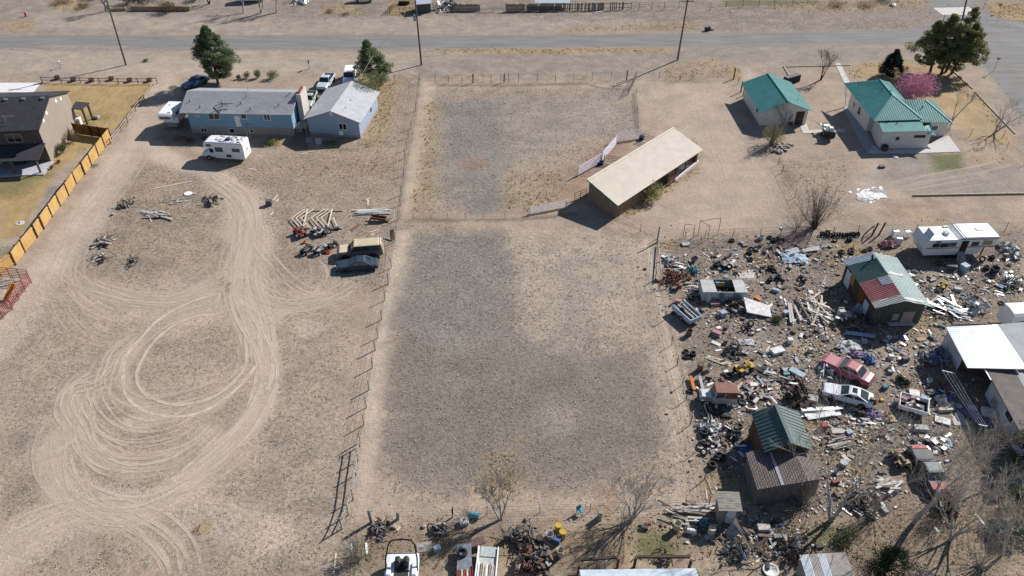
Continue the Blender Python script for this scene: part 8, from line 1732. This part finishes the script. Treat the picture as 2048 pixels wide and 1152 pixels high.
for x, y, r, h, c, w, op in [(*pxs(540, 600, *Z6), .30, .88, 'brown', 'rusty brown drum left behind the jeep', False), (*pxs(420, 220, *Z6), .34, .7, 'brown', 'rusty open drum near the pink cushion', True), (*pxs(875, 440, *Z4), .2, .4, 'pale_blue', 'pale blue bucket among the loose boards', True), (*pxs(1200, 265, *Z4), .35, .5, 'silver', 'tilted silver tub at the back fence', True), (*pxs(1040, 250, *Z7), .27, .4, 'white', 'white bucket beside the white roofed building', True), (*pxs(980, 560, *Z7), .24, .4, 'red', 'red bucket left of the white roofed building', True), (*pxs(1005, 740, *Z7), .25, .5, 'white', 'white patterned bucket in the trodden yard', True), (*pxs(575, 580, *Z7), .2, .4, 'offwhite', 'white jug on the step box', True), (*pxs(425, 950, *Z7), .17, .25, 'orange', 'bright orange bucket behind the white coupe', True), (*pxs(1090, 630, *ZT), .28, .75, 'blue', 'blue water bottle by the draped lump', False),
        (*pxs(1890, 540, *Z5), .24, .3, 'white', 'white bowl right of the rubbish below the caravan', True), (*pxs(1710, 630, *Z5), .5, .8, 'black', 'big glossy black drum below the caravan', True), (*pxs(1110, 530, *Z5), .45, .35, 'rust', 'rusty barrow bowl behind the patchwork shed', True), (*pxs(495, 380, *Z8), .22, .35, 'red', 'orange red bucket left of the green roofed shed', True), (*pxs(1455, 405, *ZL), .17, .4, 'offwhite', 'short pale pipe ring by the pale blue door', True),
        
        (*pxs(370, 790, *ZB), .29, .85, 'yellow', 'bright yellow drum, left of the two yellow drums', False), (*pxs(405, 840, *ZB), .29, .8, 'yellow', 'yellow drum with a dull lid, right of the two yellow drums', False), (*pxs(300, 860, *ZB), .30, .8, 'silver', 'white open drum beside the blue tote', True), (*pxs(385, 990, *ZB), .30, .85, 'cream', 'cream open barrel nearest the greenhouse', True), (*pxs(220, 890, *ZB), .28, .8, 'black', 'black drum left of the white drum', False), (*pxs(255, 1000, *ZB), .26, .7, 'black', 'black open drum near the cream barrel', True), (*pxs(1315, 780, *ZB), .32, .9, 'cream', 'cream drum with yellow rim right of the many stemmed tree', True), (*pxs(1590, 820, *ZB), .30, .95, 'cream', 'cream closed drum in front of the outhouse', False), (*pxs(1525, 740, *ZB), .34, .4, 'turquoise', 'turquoise bucket at the outhouse corner', True), (*pxs(1605, 870, *ZB), .2, .3, 'silver', 'small pale pot in front of the cream drum', True), (*pxs(2010, 860, *ZA), .24, .85, 'dark_grey', 'dark upright drum right of the white framed trailer', False), (*pxs(1740, 920, *ZB), .3, .3, 'offwhite', 'round pale bowl on the fallen door', True), (*pxs(540, 330, *ZC), .2, .35, 'blue', 'blue bucket right of the annex', True), (*pxs(20, 1110, *ZC), .6, .15, 'white', 'white satellite dish lying at the lower edge', True), (*pxs(600, 262, *ZC), .35, .4, 'silver', 'round silver lump under the forked tree', False)]:
    bucket(x, y, r, h, c, w, open_=op, name='drum' if h > .6 else 'bucket')
for x, y, r, h, c, tilt, az, w in [(*pxs(1395, 800, *ZB), .22, .8, 'white', 1.5, 1.35, 'white drum lying on its side right of the cream drum'), (*pxs(1700, 675, *ZA), .25, .9, 'turquoise', 1.5, 1.4, 'bright blue drum lying on its side at the lot edge'), (*pxs(1780, 765, *ZC), .45, 1.6, 'teal', 1.5, 1.4, 'green tarp roll lying at the right edge')]: bucket(x, y, r, h, c, w, tilt, az, 'drum', False)
# white plastic chair and turquoise chair
def chair(px, py, c, rz, words, tip=0.):
    t = thing('chair', words, 'chair', at(px, py), rz); t.rotation_euler = (tip, 0, rz); MB().bbox((0, 0, .42), (.46, .46, .04), .015).build('seat', PAL[c], t); MB().bbox((0, .22, .68), (.46, .04, .48), .015).build('backrest', PAL[c], t)
    for sx in (-1, 1):
        for sy in (-1, 1): MB().bar((sx * .2, sy * .2, 0), (sx * .19, sy * .19, .41), .04).build('leg', PAL[c], t)
        MB().bar((sx * .24, -.2, .62), (sx * .24, .22, .62), .04).build('arm', PAL[c], t)
chair(*pxs(540, 655, *ZB), 'turquoise', .4, 'turquoise plastic chair at the near edge of the lot'); chair(*pxs(620, 605, *Z6), 'offwhite', 2., 'off white chair behind the jeep', .6)
# lawn tractor, quads, mowers
def quad(px, py, rz, c, words, cat='quad bike', name='quad_bike', s=1.):
    t = thing(name, words, cat, at(px, py), rz); t.scale = (s,) * 3
    MB().loft([[(x, -w, z0), (x, w, z0), (x, w * .8, z1), (x, -w * .8, z1)] for x, w, z0, z1 in ((-.75, .22, .45, .7), (-.3, .2, .4, .78), (.2, .16, .4, .72), (.55, .25, .4, .82), (.85, .18, .42, .66))]).build('body', PAL[c], t)
    MB().bbox((-.35, 0, .82), (.65, .3, .1), .04).build('seat', BLACKP, t); MB().tube([(.4, -.38, .98), (.48, 0, .9), (.4, .38, .98)], .025, 5).build('handlebar', DARKM, t)
    for x in (-.55, .6):
        for y in (-.38, .38): wheel(t, x, y, .27, .22)
        MB().bbox((x, 0, .68), (.42, .95, .05), .02).build('mudguard', PAL[c], t)
    return t
quad(*pxs(290, 510, *ZW), 2.3, 'red', 'faded red riding mower left of the trusses', 'riding mower', 'riding_mower', 1.05); quad(*pxs(545, 490, *ZW), 2.6, 'silver', 'silver quad bike below the trusses'); quad(*pxs(680, 480, *ZW), 1., 'dark_grey', 'dark dismantled quad right of the silver quad bike', s=.8); quad(*pxs(390, 745, *ZW), 1.2, 'dark_grey', 'dark motorbike frame left of the red seat', s=.95); quad(*pxs(590, 745, *ZW), 1.0, 'silver', 'white and black quad bike near the tan wagon'); quad(*pxs(760, 680, *ZW), .8, 'black', 'black quad wheel set at the nose of the tan wagon', s=.8)
tarp(*pxs(675, 755, *ZW), .45, .4, .35, 'red', 'bright red cover next to the white quad bike', 51); bucket(*pxs(350, 620, *ZW), .22, .25, 'orange', 'orange red can below the red riding mower'); box_(*pxs(825, 425, *ZW), (.6, .3, .25), 'black', .1, 'black battery box at the end of the trusses')
quad(*pxs(720, 295, *ZL), .5, 'yellow', 'yellow lawn tractor behind the jeep', 'lawn tractor', 'lawn_tractor', 1.15); quad(*pxs(1040, 240, *ZC), 1.7, 'tan', 'dark quad bike with a tan seat left of the derelict car', s=1.1); quad(*pxs(410, 730, *ZR), .8, 'yellow', 'yellow and black mower in the rubbish right of the patchwork shed', 'mower', 'mower', .8)
# steel wreckage by the fence corner, engine lump, branches, stones
scrap_heap('tangle of rusty rods at the fence corner left of the camper shell', 1346, 560, 2.0, 60, (RUST,), 61); scrap_heap('tangle of turquoise netting behind the camper shell', *pxs(440, 620, *Z4), 1.0, 34, (PAL['teal'], PAL['turquoise']), 62); scrap_heap('heap of pale window frames at the fence corner', *pxs(220, 500, *Z4), 1.1, 16, (WHITE, METAL), 63)
scrap_heap('black engine lump in the open yard', *pxs(910, 420, *Z6), 1.3, 24, (BLACKP, PAL['dark_grey']), 64); scrap_heap('dark brush and wire pile behind the green roofed shed', *pxs(1460, 650, *ZL), 1.7, 60, (DBARK, BLACKP), 65); scrap_heap('rusty implement with dark plate at the lower edge', *pxs(130, 1060, *ZB), 1.6, 26, (RUST, DBARK), 66); scrap_heap('dark scrap in the shade of the patchwork shed', 1705, 648, 1.6, 30, (PAL['dark_grey'], METAL, PAL['brown']), 67)
scrap_heap('white ribbed frames lying between coupe and maroon car', *pxs(1850, 300, *ZL), 1.3, 14, (WHITE, METAL), 68); scrap_heap('dark metal scrap below the camper shell', *pxs(960, 1010, *Z4), 1.3, 32, (BLACKP, PAL['grey'], PAL['rust']), 69); scrap_heap('blue and grey scrap by the white roofed building', *pxs(1050, 480, *Z7), 1.6, 26, (PAL['blue'], PAL['grey'], METAL), 70); scrap_heap('white and blue machine parts behind the box trailer', *pxs(1500, 1010, *Z5), 1.4, 24, (PAL['pale_blue'], WHITE, PAL['dark_grey']), 71); scrap_heap('grey bike parts right of the long caravan', *pxs(1900, 430, *Z5), 1.5, 20, (METAL, PAL['grey']), 72); scrap_heap('dark plants and twigs by the right edge of the rubbish', *pxs(1900, 750, *Z5), 1.5, 28, (PAL['green'], WHITE, PAL['dark_grey']), 73); scrap_heap('silver pipes and parts at the end of the long silver beam', *pxs(330, 390, *Z8), 1.0, 26, (METAL, PAL['silver']), 74); scrap_heap('dark tank and hoses at the corner of the green roofed shed', *pxs(610, 455, *Z8), 1.1, 18, (BLACKP, PAL['grey']), 75); scrap_heap('dark machinery heap below the outhouse', *pxs(1800, 960, *ZB), 1.3, 26, (PAL['dark_grey'], METAL, DBARK), 76)
scrap_heap('root plate of a fallen stump in the field', 268, 522, .9, 18, (DBARK, GREYWOOD), 77, 'tree_stump', 'stump'); scrap_heap('pile of grey brushwood right of the white table top', 422, 405, 1.2, 30, (GREYWOOD, DBARK), 78, 'brush_pile', 'brush pile'); scrap_heap('fallen whitish trunk below the tall log heap', 205, 517, 1.2, 14, (LUM[0], DBARK), 79, 'fallen_tree', 'log'); scrap_heap('grey stump and sticks at the left of the board pile', 250, 412, 1.3, 20, (GREYWOOD, DBARK), 80, 'brush_pile', 'brush pile')
tt = thing_at('table_top', 'round white table top lying in the field', 'table top', 376, 388); MB().lathe([(.01, .12), (.5, .12), (.54, .08), (.5, .04), (.01, .04)], 22).build('disc', WHITE, tt); MB().box((.8, 0, .08), (.5, .12, .1), .3).build('leg', WHITE, tt)
for (x0, y0), (x1, y1), lb, c in (((1398, 757), (1420, 845), 'long silver beam left of the jeep', METAL), ((1380, 757), (1388, 785), 'orange tipped pole left of the jeep', mat('junk_orange', (.6, .17, .02))), ((1404, 800), (1424, 850), 'pale long board beside the silver beam', LUM[0])): plank((x0, y0), (x1, y1), c, .28, .2, .3, lb)
rk = [(1558 + rnd.gauss(0, 8), 297 + rnd.gauss(0, 5)) for _ in range(46)]
def stone(px, py, s, label, grp, z=0.):
    r_ = rnd; mb = MB(); mb.lathe([(.01, -.3), (.4, -.22), (.52, 0), (.38, .25), (.01, .32)], 7); mb.v = [(x * s * r_.uniform(.8, 1.2), y * s * r_.uniform(.8, 1.2), zz * s + s * .25) for x, y, zz in mb.v]; return tag(mb.build('stone', mat('field_stone', (.40, .35, .31), .95, var=.35), loc=at(px, py) + Vector((0, 0, z))), label, 'stone', grp)
for i, (x, y) in enumerate(rk): stone(x, y, rnd.uniform(.25, .55), 'one of the pale stones in the heap by the leafing bush', 'stone heap by the leafing bush', rnd.uniform(0, .3))
for x, y, s in ((1330, 1008, .3), (226, 430, .5), (271, 395, .35), (749, 1054, .5), (789, 1055, .45), (848, 1054, .4), (1012, 565, .2)): stone(x, y, s, 'lone pale stone ' + where(x, y), None)
for i, (x, y, r, n) in enumerate(((1045, 1075, 1.4, 24), (1075, 1120, 1.5, 22), (880, 1065, 1.0, 12), (760, 1062, 1.0, 16), (1590, 1100, 1.5, 20), (1720, 1010, 1.3, 18), (1890, 1005, 1.6, 22), (1330, 1120, .9, 10))): scrap_heap('dark twiggy rubbish heap ' + where(x, y), x, y, r, n, (DBARK, PAL['dark_grey'], PAL['brown'], PAL['grey']), 200 + i)
# trees' shade things: rusty trailer bed near the lot fence
bw_ = thing_at('grain_chute', 'rusty brown trough leaning on the field fence', 'trough', *pxs(1400, 300, *ZW), -.05); MB().slab([(-.6, -.4, .5), (-.6, .4, .5), (1.6, .3, .2), (1.6, -.3, .2)], .06).build('tray', RUST, bw_); MB().slab([(-1.0, -.1, .05), (-.6, -.4, .5), (-.6, .4, .5), (-.9, .5, .1)], .05).build('lip', RUST, bw_); MB().box((.2, .34, .5), (2.0, .05, .3), 0, (0, .13)).build('side', RUST, bw_); MB().box((.2, -.34, .5), (2.0, .05, .3), 0, (0, .13)).build('side', RUST, bw_)
sheet([pxs(1580, 430, *ZW), pxs(1640, 420, *ZW), pxs(1655, 560, *ZW), pxs(1590, 590, *ZW)], 'brown', 'dark brown metal sheet leaning on the field fence', tiltz=(.8, .9, .2, .1)); sheet([pxs(1000, 430, *ZW), pxs(1130, 340, *ZW), pxs(1170, 350, *ZW), pxs(1040, 450, *ZW)], PAL['rust'], 'reddish flat board on the ground behind the tan wagon', .04, .02)
sheet([pxs(1280, 890, *ZA), pxs(1405, 870, *ZA), pxs(1420, 950, *ZA), pxs(1290, 965, *ZA)], GREYWOOD, 'grey wooden board flat on the ground right of the white boat', .06, .05); sheet([pxs(1195, 950, *ZT), pxs(1290, 770, *ZT), pxs(1370, 790, *ZT), pxs(1490, 1050, *ZT), pxs(1240, 1060, *ZT)], PAL['offwhite'], 'bare concrete slab left of the clothes line', .05, .05)
sheet([pxs(1700, 800, *ZB), pxs(1770, 720, *ZB), pxs(1830, 800, *ZB), pxs(1740, 880, *ZB)], GREYWOOD, 'fallen plank door leaning before the outhouse', tiltz=(.3, 1.0, .9, .15)); sheet([pxs(1770, 720, *ZB), pxs(1790, 680, *ZB), pxs(1910, 860, *ZB), pxs(1890, 890, *ZB)], PAL['dark_grey'], 'dark side board right of the fallen plank door', tiltz=(.9, 1., .5, .3))
plank((1160, 1134), (1232, 1129), DBARK, .2, .2, 1.0, 'dark beam behind the greenhouse tunnel, left part'); plank((1270, 1128), (1376, 1128), DBARK, .2, .2, 1.0, 'dark beam behind the greenhouse tunnel, right part')
for x, y, lb in ((1156, 1150, 'left dark post of the greenhouse beams'), (1234, 1136, 'rusty red post between the greenhouse beams'), (1268, 1134, 'grey leaning post between the greenhouse beams'), (1377, 1140, 'right dark post of the greenhouse beams')): tag(MB().tube([(0, 0, 0), (.03, 0, 1.35)], .12, 6).build('timber_post', RUST if 'red' in lb else DBARK, loc=at(x, y)), lb, 'post')
for px, py, rz, d, lb in ((1788, 473, .1, (.75, .7, .9), 'white washing machine at the back fence left of the caravan'), (1795, 487, -.2, (.75, .7, .9), 'white cooker with dark open front left of the caravan'), (1812, 472, .2, (.7, .7, .8), 'pale grey washing machine closest to the caravan'), (1680, 634, .05, (.7, .7, 1.0), 'beige washing machine in the shade left of the patchwork shed'), (1692, 640, .1, (.6, .6, .9), 'second beige appliance in the shade left of the patchwork shed'), (1716, 622, -.6, (.8, .6, .7), 'blue grey television cabinet leaning on the patchwork shed')): appliance(at(px, py), rz, d, lb, PAL['offwhite'] if 'beige' in lb else PAL['pale_blue'] if 'blue' in lb else WHITE)
for a, b, c_, d_, lb, m in ((1690, 668, 1748, 676, 'long pale blue board in the shade below the patchwork shed', 'pale_blue'), (1775, 652, 1826, 650, 'grey white board below the patchwork shed front', 'silver')): plank((a, b), (c_, d_), PAL[m], .55, .08, .25, lb)
for px, py, d, c, lb in ((620, 283, (1.0, .7, .5), 'grey', 'grey table against the garage wall'), (638, 287, (.9, .6, .75), 'silver', 'pale covered table in front of the garage wall'), (600, 262, (.8, .7, .9), 'offwhite', 'white cabinet on the gap between house and garage'), (1580, 250, (.6, .5, .5), 'black', 'black grill against the teal shed gable')):
    box_(px, py, d, c, .1, lb)
pt_ = thing_at('barrel_planter', 'dark round barrel on the patio of the teal roofed house', 'barrel', 1768, 301); MB().lathe([(.01, 0), (.42, 0), (.5, .4), (.46, .8), (.38, .8), (.36, .6), (.01, .6)], 18).build('tub', mat('dark_barrel', (.06, .055, .05), .8), pt_, True)
mc = thing_at('manhole_cover', 'white round lid on the gravel in front of the teal roofed house', 'lid', 1791, 314); MB().lathe([(.01, .1), (.36, .1), (.4, .0)], 18).build('disc', WHITE, mc)
rk2 = thing_at('garden_rock', 'boulder at the green patch on the gold lawn', 'rock', 195, 237); stone(195, 237, .9, 'x', None).parent = rk2; o = rk2.children[0]; o.location = (0, 0, 0); del o['label'], o['category']; o.name = 'boulder'
box_(1763, 335, (.8, .5, .25), 'dark_grey', .1, 'small dark hatch lying on the gravel lane'); box_(158, 248, (.9, .9, 1.0), 'white', .1, 'white air conditioner unit at the rear corner of the beige house')
sp = thing_at('sprinkler_box', 'small grey valve box on the gold lawn', 'box', 40, 446); MB().lathe([(.01, .06), (.5, .05), (.55, 0)], 14).build('pad', CONC, sp); MB().bbox((0, 0, .1), (.35, .25, .1), .02).build('lid', METAL, sp)
o0_ = thing_at('dark_box', 'dark woven stack beside the far end of the teal roofed shed', 'stack', 1582, 165, R(-60)); MB().bbox((0, 0, .6), (1.0, 3.2, 1.2), .1).build('bundle', mat('black_mesh', (.03, .03, .034), .8, var=.5, scale=9), o0_); MB().box((0, 0, 1.22), (.9, 3.0, .05)).build('cover', mat('grey_mesh', (.16, .16, .17), .8, var=.4, scale=8), o0_)
# fine litter and dry weeds: past counting, one object each
def litter(name, label, n, spots, ms, seed, smin, smax, kind='flat'):
    r_ = random.Random(seed); V = []; F = []; MI = []
    for _ in range(n):
        sx, sy, rx, ry = r_.choice(spots); p = at(sx + r_.gauss(0, rx), sy + r_.gauss(0, ry)); s = r_.uniform(smin, smax) * r_.uniform(.6, 1.4); a = r_.uniform(0, 6.3); h = s * r_.uniform(.05, .5); k = len(V)
        e = [(math.cos(a) * s, math.sin(a) * s), (-math.sin(a) * s * .5, math.cos(a) * s * .5)]
        for z in (0.01, h):
            for u, v in ((-1, -1), (1, -1), (1, 1), (-1, 1)): V.append((p.x + (e[0][0] * u + e[1][0] * v) * .5, p.y + (e[0][1] * u + e[1][1] * v) * .5, z + r_.uniform(0, .04)))
        for f in ((4, 5, 6, 7), (0, 1, 5, 4), (1, 2, 6, 5), (2, 3, 7, 6), (3, 0, 4, 7)): F.append(tuple(k + i for i in f)); MI.append(r_.randrange(len(ms)) if f[0] == 4 else MI[-1])
    mb = MB(); mb.v = V; mb.f = F; o = mb.build(name, ms); o.data.polygons.foreach_set('material_index', MI); o['kind'] = 'stuff'; o['label'] = label; o['category'] = 'litter'; return o
YARD = [(1400, 560, 40, 40), (1500, 520, 60, 25), (1620, 520, 60, 20), (1580, 760, 70, 25), (1480, 800, 40, 25), (1440, 880, 25, 40), (1520, 590, 60, 40), (1640, 620, 20, 40), (1880, 560, 70, 25), (1960, 570, 50, 30), (1890, 620, 30, 20), (1790, 700, 60, 40), (1850, 790, 40, 25), (1740, 860, 60, 30), (1680, 870, 30, 30), (1860, 890, 30, 20), (1700, 980, 50, 30), (1540, 1080, 40, 25), (1420, 1050, 50, 15), (1450, 620, 40, 40), (1600, 690, 80, 40)]
litter('yard_litter', 'fine mixed litter strewn over the junk yard', 9500, YARD, [PAL[k] for k in ('white', 'offwhite', 'white', 'black', 'dark_grey', 'black', 'white', 'grey', 'brown', 'rust', 'tan', 'offwhite', 'blue')], 5, .06, .24)
litter('yard_rubble', 'larger mixed rubble and scrap strewn between the countable things of the junk yard', 750, YARD, [PAL[k] for k in ('white', 'offwhite', 'grey', 'black', 'dark_grey', 'black', 'silver', 'grey', 'brown', 'rust', 'dark_grey', 'brown')], 9, .25, .6)
litter('leaf_litter', 'pale dead leaves on the ground under the bare trees', 2600, [(1100, 1080, 160, 40), (1550, 1060, 90, 40), (1750, 1060, 90, 40), (1950, 960, 60, 50), (1300, 1050, 90, 30), (850, 1070, 70, 30), (1850, 1000, 60, 40)], [mat('leaf_pale', (.48, .38, .27)), mat('leaf_brown', (.22, .14, .09)), mat('leaf_tan', (.36, .26, .16))], 6, .05, .11)
def weeds(name, label, n, m, seed, box, chan, thr, s=(.12, .32), h=.16, extra=None):
    """low tufts, several blades each, where the soil map says so"""
    r_ = np.random.default_rng(seed); V = []; F = []; k = 0; done = 0
    x0, x1, y0, y1 = box
    A = CH[chan] if isinstance(chan, str) else chan
    while done < n:
        X = r_.uniform(x0, x1, 4000); Y = y0 + (y1 - y0) * r_.random(4000) ** 1.35
        i = np.clip(np.searchsorted(GY, Y), 0, len(GY) - 1); j = np.clip(np.searchsorted(GX, X), 0, len(GX) - 1); w = A[i, j]
        for x, y, ok in zip(X, Y, w * (.35 + .65 * r_.random(4000)) > thr):
            if not ok or abs(x) > (y + 44.) * .52 * 1.02 + 2: continue
            nz = mnoise.noise((x * .45, y * .45, seed)) + .6 * mnoise.noise((x * 1.7, y * 1.7, seed + 3.))
            if nz < -.25: continue
            S = r_.uniform(*s); done += 1
            for q in range(5):
                a = r_.uniform(0, 6.28); c_, s_ = math.cos(a), math.sin(a); l = S * r_.uniform(.6, 1.2); hh = h * r_.uniform(.4, 1.2); w_ = S * .28
                V += [(x - s_ * w_, y + c_ * w_, .0), (x + s_ * w_, y - c_ * w_, .0), (x + c_ * l + s_ * w_ * .5, y + s_ * l - c_ * w_ * .5, hh), (x + c_ * l - s_ * w_ * .5, y + s_ * l + c_ * w_ * .5, hh)]; F.append((k, k + 1, k + 2, k + 3)); k += 4
            if done >= n: break
    mb = MB(); mb.v = V; mb.f = F; o = mb.build(name, m); o['kind'] = 'stuff'; o['label'] = label; o['category'] = 'weeds'; return o
FIELD = (CH['weed'] * (1 - CH['light'] * .75) * (1 - CH['plain']))
FIELD *= 1 - CH['track']
weeds('dry_weeds', 'low dead weeds dotted over the dirt fields', 26000, mat('dead_weed', (.36, .31, .25), .95, scale=.35, c2=(.26, .225, .19)), 3, (-110, 110, 34, 168), FIELD, .2, (.05, .15), .07)
weeds('straw_tufts', 'straw coloured grass tufts along fences and in the yard', 3200, TUMB, 4, (-110, 110, 34, 168), np.maximum(CH['gold'] * (1 - CH['plain']), 0), .24, (.08, .2), .12)
# ---------------------------------------------------------------- last pass: labels that would otherwise be shared say which one they mean
_by = {}
for o in COL.objects:
    if o.parent is None and o.get('category') and o.get('label') and not str(o['label']).startswith('one of') and o.get('group') != 'row of dark wheels along the back fence': _by.setdefault(o['label'], []).append(o)
ORD = ['first', 'second', 'third', 'fourth', 'fifth', 'sixth', 'seventh', 'eighth', 'ninth', 'tenth', 'eleventh', 'twelfth']
for lb, os_ in _by.items():
    if len(os_) < 2: continue
    os_.sort(key=lambda o: pix(o.location)[0])
    for i, o in enumerate(os_):
        n = len(os_); o['label'] = lb + (', the left one of two' if n == 2 and i == 0 else ', the right one of two' if n == 2 else ', leftmost of the %d' % n if i == 0 else ', rightmost of the %d' % n if i == n - 1 else ', %s from left' % ORD[i])
